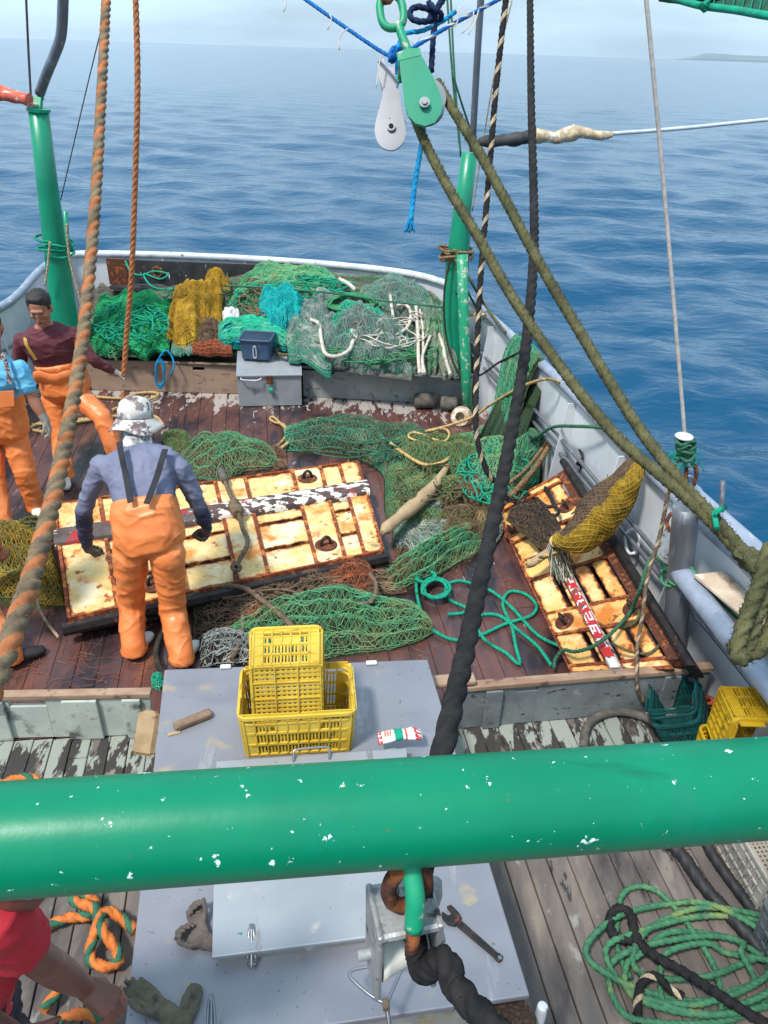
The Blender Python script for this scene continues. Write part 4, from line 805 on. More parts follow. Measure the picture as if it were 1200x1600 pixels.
# local axes: crate x (length) up, crate z (open side) away from the viewer, crate y across
dx_ = d.normalized(); tilt = Matrix.Rotation(R(-7), 3, dx_); Xc = tilt @ Vector((0, 0, 1)); Zc = tilt @ n_; Yc = Zc.cross(Xc)
Mx = Matrix(((Xc.x, Yc.x, Zc.x, 0), (Xc.y, Yc.y, Zc.y, 0), (Xc.z, Yc.z, Zc.z, 0), (0, 0, 0, 1)))
setm(cr2, Matrix.Translation(Vector((Fr.x, Fr.y, HZ + .03 + W2 / 2 * .93))) @ Mx)
# crates on the starboard side of the fore deck
cr3 = make_crate('ochre crate lying on its side under the handrail at the right edge', 'crate_ochre', W=.39, D=.32, Hh=.25)
base_ = make_crate('dark ochre crate underneath the one lying at the right edge', 'crate_ochre', W=.40, D=.32, Hh=.29); setm(base_, Matrix.Translation((1.95, 2.86, .004)))
def place(t, px, py, z, yaw, rx=0, ry=0, rz=0, dz=0):
    p = P(px, py, z); setm(t, Matrix.Translation((p.x, p.y, z + dz)) @ Matrix.Rotation(R(yaw), 4, 'Z') @ Matrix.Rotation(R(rx), 4, 'X') @ Matrix.Rotation(R(ry), 4, 'Y'))
def crate_side(t, pc, yaw, D):
    """lying on its long side, opening towards the viewer"""
    setm(t, Matrix.Translation(pc) @ Matrix.Rotation(R(yaw), 4, 'Z') @ Matrix.Rotation(R(90), 4, 'X'))
setm(cr3, Matrix.Translation((1.955, 2.99, .462)) @ Matrix(((1, 0, 0, 0), (0, 0, -1, 0), (0, 1, 0, 0), (0, 0, 0, 1))) @ Matrix.Rotation(R(0), 4, 'Z'))
cr4 = make_crate('teal crate tipped on its edge against the ochre one', 'crate_teal', W=.34, D=.26, Hh=.16)
q = P(1092, 1150, .05); setm(cr4, Matrix.Translation((1.81, 3.24, .06)) @ Matrix.Rotation(R(70), 4, 'Z') @ Matrix.Rotation(R(-30), 4, 'X'))
cr5 = make_crate('white plastic crate standing on the fore deck below the boom at right', 'crate_white', W=.5, D=.34, Hh=.28)
q = P(1166, 1415, 0); setm(cr5, Matrix.Translation((1.90, 2.36, .004)) @ Matrix.Rotation(R(98), 4, 'Z'))
cr6 = make_crate('grey plastic crate at the lower right edge beneath the amber one', 'crate_grey', W=.5, D=.34, Hh=.28)
q = P(1172, 1400, 0); setm(cr6, Matrix.Translation((1.90, 1.80, .004)) @ Matrix.Rotation(R(98), 4, 'Z'))
cr7 = make_crate('amber yellow crate stacked on the grey one at the right edge', 'crate_amber', W=.5, D=.34, Hh=.28)
setm(cr7, Matrix.Translation((1.95, 1.93, .29)) @ Matrix.Rotation(R(98), 4, 'Z'))
# snack packet
def packet():
    c = P(625, 1157, HZ + .075); a, b = P(590, 1158, HZ + .07), P(658, 1150, HZ + .07); d = (b - a); L_ = d.length; d.normalize(); n_ = Vector((-d.y, d.x, 0)); mid = (a + b) / 2
    t = thing('food_packet', 'torn red and white plastic packet with a green band on the hatch', 'packet', tuple(mid))
    def sl(u0, u1, m, nm, s=1.0, dz=0):
        mb = MB(); rows = []
        for i in range(9):
            u = u0 + (u1 - u0) * i / 8; row = []; wd = .032 * s * (1 + .15 * math.sin(u * 9)) ; hh = .017 * s * (math.sin(math.pi * min(max(u, .04), .96)) ** .5 + .15)
            for k in range(16):
                th = 2 * math.pi * k / 16; row.append(mid + d * (u - .5) * L_ + n_ * (wd * math.cos(th)) + Vector((0, 0, .006 + hh * (1 + math.sin(th)) * (1 + .2 * math.sin(k * 3 + u * 14)) + dz)))
            rows.append([list(v) for v in row])
        mb.rings(np.array(rows), 0, True); return mb.build(nm, m, t)
    sl(0, 1, 'packet_white', 'pouch'); sl(.0, .09, 'red_gloss', 'red_edge', 1.06); sl(.62, .98, 'red_gloss', 'red_label', 1.03); sl(.66, .84, 'packet_white', 'white_panel', 1.05); sl(.38, .55, 'rope_teal', 'green_band', 1.12)
    mb = MB()
    for u in (.16, .22, .28): a2 = mid + d * (u - .5) * L_; mb.box(a2 + Vector((0, 0, .046)) , (.006, .03, .001))
    mb.build('print_lines', 'orange_print', t)
packet()
# brush head and bottle at the bottom edge
p = P(800, 1592, .42); mb = MB(); mb.lathe([(.085, -.4), (.09, -.02), (.08, .0), (.03, .004)], p, (0, 0, 1), 26); tag(mb.build('rusty_bollard', 'bristle'), 'rust brown round post top at the bottom edge beside the hatch', 'bollard')
p = P(848, 1572, .42); mb = MB(); mb.lathe([(.02, -.42), (.02, -.01), (.018, 0), (.008, .003)], p, (0, 0, 1), 16); tag(mb.build('white_stub_pipe', 'white_paint'), 'small white capped pipe right of the rusty post', 'pipe')

# ------------------------------------------------------------------ steel chest and bucket
def chest():
    z = .47; q = [P(374, 636, 0), P(472, 634, 0)]; d = (q[1] - q[0]); W = d.length; d.normalize(); n_ = Vector((-d.y, d.x, 0)); t = thing('steel_chest', 'grey steel locker chest with sloping lid between the two pound boards', 'chest', tuple((q[0] + q[1]) / 2))
    a = q[0]; c = lambda u, v, z_: a + d * (u * W) + n_ * v + Vector((0, 0, z_))
    mb = MB(); mb.hexa([c(0, 0, .005), c(1, 0, .005), c(1, .5, .005), c(0, .5, .005)], [c(0, 0, .35), c(1, 0, .35), c(1, .5, .46), c(0, .5, .46)]); mb.build('body', 'grey_steel', t, bevel=.006)
    mb = MB(); mb.hexa([c(-.015, -.02, .352), c(1.015, -.02, .352), c(1.015, .52, .466), c(-.015, .52, .466)], [c(-.015, -.02, .372), c(1.015, -.02, .372), c(1.015, .52, .486), c(-.015, .52, .486)]); l_ = mb.build('lid', 'grey_steel', t, bevel=.005)
    mb = MB(); mb.tube(cat([c(.06, -.02, .345), c(.08, -.04, .33), c(.30, -.05, .325), c(.38, -.03, .34)], .02), .008, 6); mb.build('handle', 'white_rail', t)
    mb = MB(); p = c(.5, -.03, .27); mb.rbox(p + Vector((0, 0, .05)), (.07, .015, .09), .005, rot=Matrix.Rotation(math.atan2(d.y, d.x), 3, 'Z')); mb.build('hasp', 'rust', t)
    mb = MB(); p = c(.52, -.03, .20); mb.ell(p, (.03, .018, .032)); k_ = mb.build('padlock', 'worn_green', t)
chest()
def bucket():
    c = P(399, 566, .44); t = thing('blue_bucket', 'dark blue square bucket standing on the steel chest', 'bucket', tuple(c))
    rot = Matrix.Rotation(R(-3), 3, 'Z'); 
    def rg(w, d, z, r=.03): 
        o = []
        for sx, sy, a0 in ((1, 1, 0), (-1, 1, 90), (-1, -1, 180), (1, -1, 270)):
            for i in range(4): a = R(a0 + i * 30); o.append(list(c + rot @ Vector((sx * (w - r) + r * math.cos(a), .16 + sy * (d - r) + r * math.sin(a), z))))
        return o
    s = PR(c, 24)
    mb = MB(); mb.rings(np.array([rg(s * .92, .13, .02), rg(s * 1.0, .155, .24)]), 0, False, False); mb.rings(np.array([rg(s * .92, .13, .02)[::-1], rg(s * .5, .08, .021)[::-1]]), 0, True, False); mb.build('shell', 'bucket_blue', t)
    mb = MB(); mb.rings(np.array([rg(s * .97, .148, .24)[::-1], rg(s * .89, .125, .03)[::-1], rg(s * .2, .03, .03)[::-1]]), 0, True, False); mb.build('inner_shell', 'bucket_shaded', t)
    mb = MB(); mb.tube(cat([Vector(q) for q in rg(s * 1.02, .16, .24)], .02, True), .011, 8, closed=True); mb.build('rim', 'bucket_blue', t)
    mb = MB(); p = c + Vector((0, -.0, .1)); mb.tube(cat([p + Vector((-.012, -.002, .07)), p + Vector((-.016, -.006, -.03)), p + Vector((0, -.008, -.05)), p + Vector((.016, -.006, -.03)), p + Vector((.012, -.002, .07))], .01, True), .005, 6, closed=True); mb.build('bail_hook', 'white_rail', t)
bucket()

# ------------------------------------------------------------------ gate post and handrails on the starboard side
def gate():
    b = P(1050, 1042, .0); tp = PY(1072, 790, b.y - .02); t = thing('handrail', 'thick grey pipe handrail and post at the starboard gate', 'handrail', (b.x, b.y, 0)); r = PR(tp, 20)
    mb = MB(); mb.tube(cat([(b.x, b.y, 0), tp], .1), r, 20); mb.build('post', 'galv_pipe', t)
    z = tp.z + .0; mb = MB(); mb.tube(cat([P(1078, 774, z), P(1120, 812, z), P(1200, 884, z), P(1290, 966, z), Vector((2.42, 1.9, z)), Vector((2.62, .2, z))], .05), r * .93, 18); mb.ell(P(1080, 774, z), (r * .95,) * 3); mb.build('upper_rail', 'rail_paint', t)
    z2 = P(1050, 1042).z; z2 = PY(1060, 895, b.y - .02).z; mb = MB(); mb.tube(cat([PY(1062, 892, b.y - .02), P(1120, 968, z2), P(1200, 1068, z2), P(1280, 1168, z2), Vector((2.12, 1.9, z2)), Vector((2.3, .2, z2))], .05), r * .88, 18); mb.build('lower_rail', 'rail_paint', t)
    pt = P(1128, 818, z + r); mb = MB(); mb.tube([P(1127, 815, z), PY(1129, 752, P(1127, 815, z).y)], .0135, 10); mb.build('pin', 'galv_pipe', t)
    mb = MB(); mb.tube(cat([P(1070, 766, z + .03), PY(1072, 748, P(1075, 770, z).y), PY(1080, 745, P(1075, 770, z).y), PY(1088, 760, P(1075, 770, z).y), P(1090, 772, z + .03)], .01), .010, 8); mb.build('eye', 'steel', t)
    return b, z, z2, r
GB, GZ, GZ2, GR = gate()
Yg = GB.y - .05
mb = MB(); mb.tube(cat([PY(1074, 760, Yg), PY(1072, 738, Yg), PY(1076, 728, Yg), PY(1086, 728, Yg), PY(1088, 742, Yg), PY(1084, 758, Yg)], .01), .012, 8); tag(mb.build('shackle', 'rust'), 'rusty shackle joining the steel stay to the handrail eye', 'shackle')
mb = MB(); mb.tube(cat([PY(1071, 690, Yg), PY(1075, 715, Yg), PY(1079, 735, Yg)], .02), .016, 8); mb.ell(PY(1069, 682, Yg), (.05, .05, .015)); tag(mb.build('turnbuckle', 'white_rail'), 'pale turnbuckle end below the green lashing', 'turnbuckle')
def coilwrap(path, R_, r, turns, nm, lab, m, cat_='rope', squash=.5, **k):
    c = cat(path, .01); T, A, B = frames(c); n_ = int(turns * 14); pts = []
    for i in range(n_):
        u = i / (n_ - 1); j = int(u * (len(c) - 1)); th = 2 * math.pi * turns * u; rr = R_ * (1 + .25 * math.sin(i * .7)); pts.append(c[j] + rr * (math.cos(th) * A[j] + math.sin(th) * B[j]) + T[j] * .012 * math.sin(i * 1.3))
    return rope(nm, lab, pts, r, m, pitch=r * 7, cat_=cat_, **k)
coilwrap([PY(1070, 686, Yg), PY(1073, 714, Yg)], .038, .011, 6.5, 'green_lashing', 'green rope lashing wound round the turnbuckle above the handrail post', ['rope_dgreen'])
mb = MB(); g = random.Random(8)
for i in range(40): a = PY(1060 + g.uniform(-6, 22), 705 + g.uniform(-6, 14), Yg); mb.tube(cat([a, a + Vector((g.uniform(-.06, .06), g.uniform(-.03, .03), g.uniform(-.05, .02))), a + Vector((g.uniform(-.09, .09), g.uniform(-.03, .03), g.uniform(-.09, .0)))], .02), .003, 4)
tag(mb.build('frayed_twine', 'rope_teal'), 'frayed teal fibres sticking out of the green lashing', 'twine')
rope('brown_rope', 'brown and white twisted rope from the turnbuckle lashing down over the pound board', [PY(1066, 708, Yg), PY(1052, 735, Yg), PY(1044, 770, Yg), PY(1030, 840, Yg), PY(1012, 900, Yg - .05), PY(1004, 960, Yg - .12), PY(996, 1010, Yg - .2), P(995, 1045, .36), P(998, 1082, .20), P(1022, 1110, .03), P(1060, 1120, .03)], .0135, ['rope_brown', 'rope_strand'], m=(0, 1, 0, 0), lobes=4, pitch=.12)
coilwrap([PY(1062, 905, GB.y), PY(1062, 893, GB.y)], GR + .012, .0095, 2.2, 'green_lashing', 'green rope turned round the grey gate post', ['rope_green'])
rope('green_rope', 'green rope running from the gate post across the plywood tray', [PY(1075, 880, Yg), P(1094, 905, .80), P(1120, 935, .72), P(1158, 972, .72), P(1195, 1010, .72), P(1240, 1050, .72)], .0095, ['rope_green'], pitch=.06)
mb = MB(); q = [P(x, y, .87) for x, y in ((1084, 897), (1130, 892), (1215, 962), (1330, 1100), (1210, 1040))][:4]; mb.hexa([v - Vector((0, 0, .02)) for v in q], q); tag(mb.build('plywood_tray', 'ply', bevel=.004), 'stained plywood sheet lying between the handrail and the bulwark', 'plywood')
# snatch block and ring on the bulwark
def side_block():
    Yb = PY(1045, 860, 4.0).y; t = thing('snatch_block', 'small galvanised snatch block hanging on the bulwark left of the gate post', 'pulley', tuple(PY(1040, 880, 4.0)))
    d = depth(PY(1040, 860, 4.0)); outl = smooth2([(1036, 830), (1050, 826), (1060, 850), (1062, 876), (1048, 882), (1032, 874), (1028, 858)])
    for dd in (d, d + .05): mb = MB(); pl(outl, dd, .012, mb); mb.build('cheek_plate', 'steel_worn', t, bevel=.003)
    mb = MB(); mb.lathe([(.04, -.015), (.05, -.017), (.042, 0), (.05, .017)], PD(1042, 866, d + .03), _f0, 18); mb.build('sheave', 'dark_iron', t)
    mb = MB(); mb.lathe([(.017, -.01), (.017, .0)], PD(1040, 868, d), _f0, 12); mb.build('bolt', 'steel_worn', t)
    mb = MB(); mb.tube(cat(dpts([(1046, 830, d), (1042, 815, d), (1050, 802, d), (1058, 812, d), (1054, 830, d)]), .01), .012, 8); mb.build('hook', 'rust', t)
side_block()
mb = MB(); mb.tube(cat([P(990, 826, .55), P(998, 838, .5), P(996, 858, .45), P(986, 866, .42), P(978, 855, .42), P(978, 835, .5)], .03, True), .012, 8, closed=True); o = mb.build('mooring_ring', 'white_paint'); tag(o, 'white painted ring standing off the bulwark beside the mustard cod end', 'ring')
# ------------------------------------------------------------------ otter boards
def quadmap(c):
    a, b, cc, d = [np.array(list(q)) for q in c]      # u: a->b and d->cc ; v: a->d
    n_ = np.cross(b - a, d - a); n_ /= np.linalg.norm(n_); n_ = n_ if n_[2] > 0 else -n_
    def f(u, v, h=0): return (a * (1 - u) + b * u) * (1 - v) + (d * (1 - u) + cc * u) * v + n_ * h
    return f
def slab(mb, f, u0, u1, v0, v1, h0, h1, m=0, tone=.5, nu=1):
    if np.cross(f(1, 0) - f(0, 0), f(0, 1) - f(0, 0))[2] > 0: cs = [(u0, v0), (u1, v0), (u1, v1), (u0, v1)]
    else: cs = [(u0, v0), (u0, v1), (u1, v1), (u1, v0)]
    mb.hexa([f(u, v, h0) for u, v in cs], [f(u, v, h1) for u, v in cs], m, tone)
def rslab(mb, f, u0, u1, v0, v1, h0, h1, Lu, Lv, e=.042):
    slab(mb, f, u0, u1, v0, v1, h0, h1 - .001, tone=1.0); eu, ev = min(e / Lu, (u1 - u0) * .45), min(e / Lv, (v1 - v0) * .45); us = (u0, u0 + eu, (u0 + u1) / 2, u1 - eu, u1); vs = (v0, v0 + ev, (v0 + v1) / 2, v1 - ev, v1)
    V = [f(u, v, h1) for v in vs for u in us]; F = [[j * 5 + i, j * 5 + i + 1, (j + 1) * 5 + i + 1, (j + 1) * 5 + i] for j in range(4) for i in range(4)]
    mb.add(V, F, 0, False); mb.tone[-1] = np.array([max(1.0 if i in (0, 4) else 0.0, 1.0 if j in (0, 4) else 0.0) for j in range(5) for i in range(5)])
def eyebolt(t, f, u, v, h, s=1.0):
    c = f(u, v, h); n_ = f(u, v, 1) - f(u, v, 0); mb = MB(); mb.lathe([(.085 * s, 0), (.085 * s, .006), (.06 * s, .012), (.05 * s, .004)], c, n_, 24); o = mb.build('bolt_plate', 'rust', t)
    x = (f(u + .02, v, 0) - f(u, v, 0)); x /= np.linalg.norm(x); pts = [c + n_ * .01 - x * .035, c + n_ * .05 - x * .03, c + n_ * .075, c + n_ * .05 + x * .03, c + n_ * .01 + x * .035]
    mb = MB(); mb.tube(cat(pts, .01), .013 * s, 8); mb.build('eye', 'dark_iron', t)
def door1():
    z = .17; f = quadmap([P(88, 789, z), P(557, 722, z), P(597, 860, z), P(112, 964, z)])
    t = thing('otter_board', 'large rusty cream slatted trawl door lying in the middle of the deck', 'trawl door', tuple(f(.5, .5) - np.array([0, 0, .1]))); g = random.Random(2)
    cross = [(0, .13), (.27, .34), (.50, .60), (.765, .865), (.935, 1)]
    spans = [(.13, .27), (.34, .50), (.60, .765), (.865, .935)]
    for (v0, v1) in ((.0, .265), (.435, .532), (.550, .775), (.795, 1)):
        for (u0, u1) in spans:
            mb = MB(); rslab(mb, f, u0 - .004, u1 + .004, v0 + .005, v1 - .004, -.03, g.uniform(-.006, -.002), 2.5, 1.45); mb.build('slat', 'door_cream', t)
    for i, (u0, u1) in enumerate(cross):
        for v0, v1 in ((.0, .27), (.425, 1)):
            mb = MB(); rslab(mb, f, u0, u1, v0, v1, -.03, .008, 2.5, 1.45); mb.build('cross_plate', 'door_cream', t)
        for uu in (u0, u1):
            if 0 < uu < 1:
                for v0, v1 in ((.0, .27), (.425, 1)):
                    mb = MB(); slab(mb, f, uu - .006, uu + .006, v0, v1, 0, .013); mb.build('rusty_seam', 'rust_edge', t)
    mb = MB(); rows = []
    for i in range(31):
        u = -.02 + 1.035 * i / 30; rows.append([f(u, .265, -.02), f(u, .275, .028), f(u, .31, .046), f(u, .375, .046), f(u, .415, .028), f(u, .425, -.02)])
    mb.rings(np.array(rows[14:]), 0, True, False); mb.build('long_beam', 'beam_worn', t); mb = MB(); mb.rings(np.array(rows[:15]), 0, True, False); mb.build('long_beam', 'beam_dark', t)
    for v0, v1, n_ in ((-.012, .0, 'edge_strip'), (1.0, 1.012, 'edge_strip')):
        mb = MB(); slab(mb, f, -.01, 1.0, v0, v1, -.06, .012); mb.build(n_, 'rust_edge', t)
    mb = MB(); slab(mb, f, 1.0, 1.008, 0, 1, -.06, .012); mb.build('edge_strip', 'rust_edge', t); mb = MB(); slab(mb, f, -.012, -.002, 0, 1, -.06, .012); mb.build('edge_strip', 'rust_edge', t)
    mb = MB(); rows = []
    for i in range(21):
        u = -.03 + 1.05 * i / 20; rows.append([f(u, 1.015, -.085), f(u, 1.015, -.02), f(u, 1.025, -.004), f(u, 1.05, -.012), f(u, 1.06, -.05), f(u, 1.05, -.085)])
    mb.rings(np.array(rows), 0, True, False); mb.build('steel_shoe', 'dark_iron', t)
    mb = MB(); slab(mb, f, .01, .99, .02, .97, -.10, -.07); mb.build('back_frame', 'dark_iron', t)
    for u, v in ((.81, .13), (.812, .86), (.245, .90)): eyebolt(t, f, u, v, .009)
    return f
D1 = door1()
def door2():
    f = quadmap([P(776, 796, .07), P(893, 1047, .06), P(1066, 1034, .42), P(884, 738, .46)])
    t = thing('otter_board', 'rust stained ochre trawl door leaning against the starboard bulwark', 'trawl door', tuple(f(.5, .1) - np.array([0, 0, .03]))); g = random.Random(5)
    cross = [(.0, .04), (.16, .27), (.40, .52), (.72, .83), (.985, 1.02)]; spans = [(.04, .16), (.27, .40), (.52, .72), (.83, .985)]
    for (v0, v1) in ((.0, .27), (.31, .355), (.50, .68), (.71, .88)):
        for (u0, u1) in spans:
            mb = MB(); rslab(mb, f, u0 - .004, u1 + .004, v0 + .005, v1 - .004, -.03, g.uniform(-.008, -.002), 2, .75, .036); mb.build('slat', 'door_ochre', t)
    for u0, u1 in cross:
        for v0, v1 in ((.0, .36), (.47, .9)):
            mb = MB(); rslab(mb, f, u0, u1, v0, v1, -.03, .008, 2, .75, .036); mb.build('cross_plate', 'door_ochre', t)
        for uu in (u0, u1):
            mb = MB(); slab(mb, f, uu - .006, uu + .006, 0, .9, 0, .014); mb.build('rusty_seam', 'rust_edge', t)
    mb = MB(); rows = []
    for i in range(31):
        u = .12 + .90 * i / 30; rows.append([f(u, .36, -.02), f(u, .365, .026), f(u, .385, .046), f(u, .455, .046), f(u, .475, .026), f(u, .48, -.02)])
    mb.rings(np.array(rows), 0, True, False); bm_ = mb.build('long_beam', 'beam_white', t)
    # red painted field with worn white characters on it
    mb = MB(); slab(mb, f, .575, .975, .372, .468, .030, .0485); mb.build('red_lettering_field', 'red_paint', bm_)
    u0 = .585; W_ = .062
    glyph = {'h': [(0, 0, .25, 1), (.25, .4, .6, .6), (.6, .4, .8, 1)], 'E': [(0, 0, .22, 1), (.22, 0, 1, .2), (.22, .4, .8, .58), (.22, .8, 1, 1)], 'A': [(0, .2, .22, 1), (.75, .2, 1, 1), (.2, 0, .8, .2), (.2, .5, .8, .66)], 'S': [(0, 0, 1, .18), (0, .18, .22, .5), (0, .42, 1, .58), (.78, .58, 1, .84), (0, .84, 1, 1)], 'L': [(0, 0, .22, 1), (.22, .8, 1, 1)]}
    for k, ch in enumerate('hEASEL'):
        for x0, y0, x1, y1 in glyph[ch]:
            mb = MB(); a = u0 + k * W_; slab(mb, f, a + x0 * W_ * .66, a + x1 * W_ * .66, .378 + y0 * .082, .378 + y1 * .082, .0485, .0505); mb.build('white_stroke', 'beam_white', bm_)
    mb = MB(); slab(mb, f, 0, 1, .9, 1.0, -.04, .03); mb.build('rusted_edge', 'rust', t)
    mb = MB(); rows = []
    for i in range(21):
        u = -.04 + 1.08 * i / 20; rows.append([f(u, 1.0, -.05), f(u, 1.0, .06), f(u, 1.03, .075), f(u, 1.08, .07), f(u, 1.10, .0), f(u, 1.09, -.06)])
    mb.rings(np.array(rows), 0, True, False); mb.build('steel_shoe', 'dark_iron', t)
    mb = MB(); slab(mb, f, -.01, 1.02, -.02, 0, -.06, .014); mb.build('edge_strip', 'rust_edge', t)
    for u, v in ((.20, .06), (.20, .80), (.775, .16), (.775, .86)): eyebolt(t, f, u, v, .009, .8)
    return f
D2 = door2()
# chain and hook on the starboard door
def chain(pts, r, m, name, lab, w_=.022, l_=.034):
    c = cat(pts, .004); s_ = np.arange(len(c)) * .004; T, A, B = frames(c); k = int(s_[-1] / (l_ * 1.35)); t = thing(name, lab, 'chain', tuple(c[0]))
    for i in range(k):
        j = int((i + .5) * l_ * 1.35 / .004); j = min(j, len(c) - 1); a_ = A[j] if i % 2 else B[j]; ring = [c[j] + T[j] * l_ * math.cos(q) + a_ * w_ * math.sin(q) for q in np.linspace(0, 2 * math.pi, 12, endpoint=False)]
        mb = MB(); mb.tube(np.array(ring), r, 6, closed=True); mb.build('link', m, t)
    return t
chain([P(782, 772, .32), P(800, 782, .34), P(824, 788, .36), P(842, 792, .38), P(858, 796, .36)], .009, 'dark_iron', 'iron_chain', 'short black chain with hook lying across the top of the starboard door')
mb = MB(); mb.tube(cat([P(838, 778, .40), P(852, 790, .42), P(868, 792, .42), P(873, 800, .42), P(868, 806, .42), P(862, 804, .42)], .01), .014, 8); tag(mb.build('hook', 'dark_iron'), 'black iron hook at the end of the chain on the starboard door', 'hook')
mb = MB(); mb.tube(cat([P(852, 762, .36), P(860, 775, .37), P(868, 792, .38)], .02), .016, 8); tag(mb.build('iron_bar', 'dark_iron'), 'short black iron bar above the hook on the starboard door', 'bar')
mat('hose_white', [(206, 200, 188), (176, 166, 150)], 12, .6, bump=.3, layers=[((130, 108, 88), 10, .58, .66, (1, 1, 1), .8)])
mat('old_rubber', [(104, 98, 90), (76, 72, 68)], 14, .85, bump=.6)
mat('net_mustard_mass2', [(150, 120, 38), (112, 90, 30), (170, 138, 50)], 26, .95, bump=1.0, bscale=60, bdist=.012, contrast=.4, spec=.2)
mat('rope_green2', [(66, 126, 88), (50, 100, 72)], 30, .75, bump=.5, bscale=240, bdist=.002, layers=[((120, 140, 84), 6, .58, .68, (1, 1, 1), .85)])
mat('rope_orange2', [(206, 120, 52), (180, 94, 40)], 20, .8, bump=.6, bscale=200, bdist=.003, layers=[((120, 70, 40), 8, .60, .7, (1, 1, 1), .85)])
mat('rust_cloth', [(206, 92, 52), (150, 74, 56)], 7, .9, bump=.5)
# ------------------------------------------------------------------ nets
for nm, cs in (('net_green', [(60, 128, 98), (88, 142, 100), (116, 128, 90)]), ('net_teal', [(30, 168, 134), (44, 146, 118), (90, 170, 140)]), ('net_bright', [(20, 136, 84), (16, 108, 66), (44, 158, 100)]), ('net_mustard', [(178, 140, 40), (142, 110, 34), (196, 160, 58)]),
               ('net_brown', [(122, 98, 76), (92, 74, 60), (138, 116, 88)]), ('net_grey', [(140, 146, 142), (112, 120, 118), (166, 166, 158)]), ('net_turq', [(14, 170, 160), (18, 146, 150), (50, 190, 176)]), ('net_cyan', [(30, 160, 190), (22, 130, 160)]), ('net_rust', [(150, 84, 56), (120, 64, 44)]),
               ('net_olive', [(112, 112, 68), (86, 90, 54), (126, 128, 80)]), ('net_dull', [(84, 92, 74), (70, 78, 64), (104, 98, 74)]), ('net_dkbrown', [(66, 56, 48), (52, 46, 42), (84, 70, 56)])):
    cs = [tuple(min(255, int(v * 1.16)) for v in c) for c in cs]; mat(nm, cs, 5, .75, bump=0, contrast=.35, spec=.3); mat(nm + '_mass', [tuple(int(v * (.42 if nm == 'net_bright' else .62 if nm in ('net_bright', 'net_turq', 'net_teal', 'net_mustard', 'net_cyan') else .6)) for v in c) for c in cs] + [tuple(int(v * .45) for v in cs[0])], 26, .95, bump=1.0, bscale=60, bdist=.012, contrast=.4, spec=.2)  # under-layers darkened in colour, painting the shade of crevices between strands
PS, PZ, PY0 = .27, .34, 8.1
def PP(px, py, dz=0):          # point on the sloping face of the stern net pile
    r = ray(px, py); t = (PZ + dz - PS * PY0 - H) / (r.z - PS * r.y); return CAMP + r * t
def resample(pts, k): c = cat(pts, .03); s_ = np.linspace(0, 1, len(c)); u = np.linspace(0, 1, k); return np.stack([np.interp(u, s_, c[:, j]) for j in range(3)], 1)
def surf(A, B, h, seed, K=64, J=40, lump=1.0, fold=.35, ffreq=5, ragged=.06, pw=(.45, .4), bumpf=3.0, foldu=0.0):
    a, b = resample(A, K), resample(B, K); v = np.linspace(0, 1, J)[:, None, None]; u = np.linspace(0, 1, K)
    S = a[None] * (1 - v) + b[None] * v; v = v[..., 0]
    wid = np.linalg.norm(b - a, axis=1).mean(); e1 = (fbm(np.stack([u * 7, u * 0 + seed, u * 0], 1), seed, 3) - .5) * ragged * 2; e2 = (fbm(np.stack([u * 7, u * 0 + seed, u * 0 + 9], 1), seed, 3) - .5) * ragged * 2
    S = S + (a - b)[None] * e1[None, :, None] * (1 - v[..., None]) - (a - b)[None] * e2[None, :, None] * v[..., None]
    prof = np.sin(np.pi * np.clip(v, .0, 1)) ** pw[0] * np.sin(np.pi * np.clip(u, .0, 1))[None] ** pw[1]
    n1 = fbm(S * bumpf, seed + 3, 3); fo = np.sin((v * ffreq + 1.6 * fbm(S * 1.6, seed + 5, 2)) * 2 * np.pi) * fold; fu = np.sin((u[None] * ffreq * 1.3 + 1.6 * fbm(S * 1.6, seed + 6, 2)) * 2 * np.pi) * foldu
    Z = h * prof * (.45 + lump * n1 + fo * .5 + fu * .5); Z = np.maximum(Z, 0.0); return S, Z
def interpS(S, Z, uu, vv):
    J, K, _ = S.shape; x = np.clip(uu, 0, 1) * (K - 1.001); y = np.clip(vv, 0, 1) * (J - 1.001); i = x.astype(int); j = y.astype(int); fx = (x - i)[..., None]; fy = (y - j)[..., None]
    Q = np.concatenate([S, Z[..., None]], -1); r = Q[j, i] * (1 - fx) * (1 - fy) + Q[j, i + 1] * fx * (1 - fy) + Q[j + 1, i] * (1 - fx) * fy + Q[j + 1, i + 1] * fx * fy
    p = r[..., :3].copy(); p[..., 2] += r[..., 3]; return p
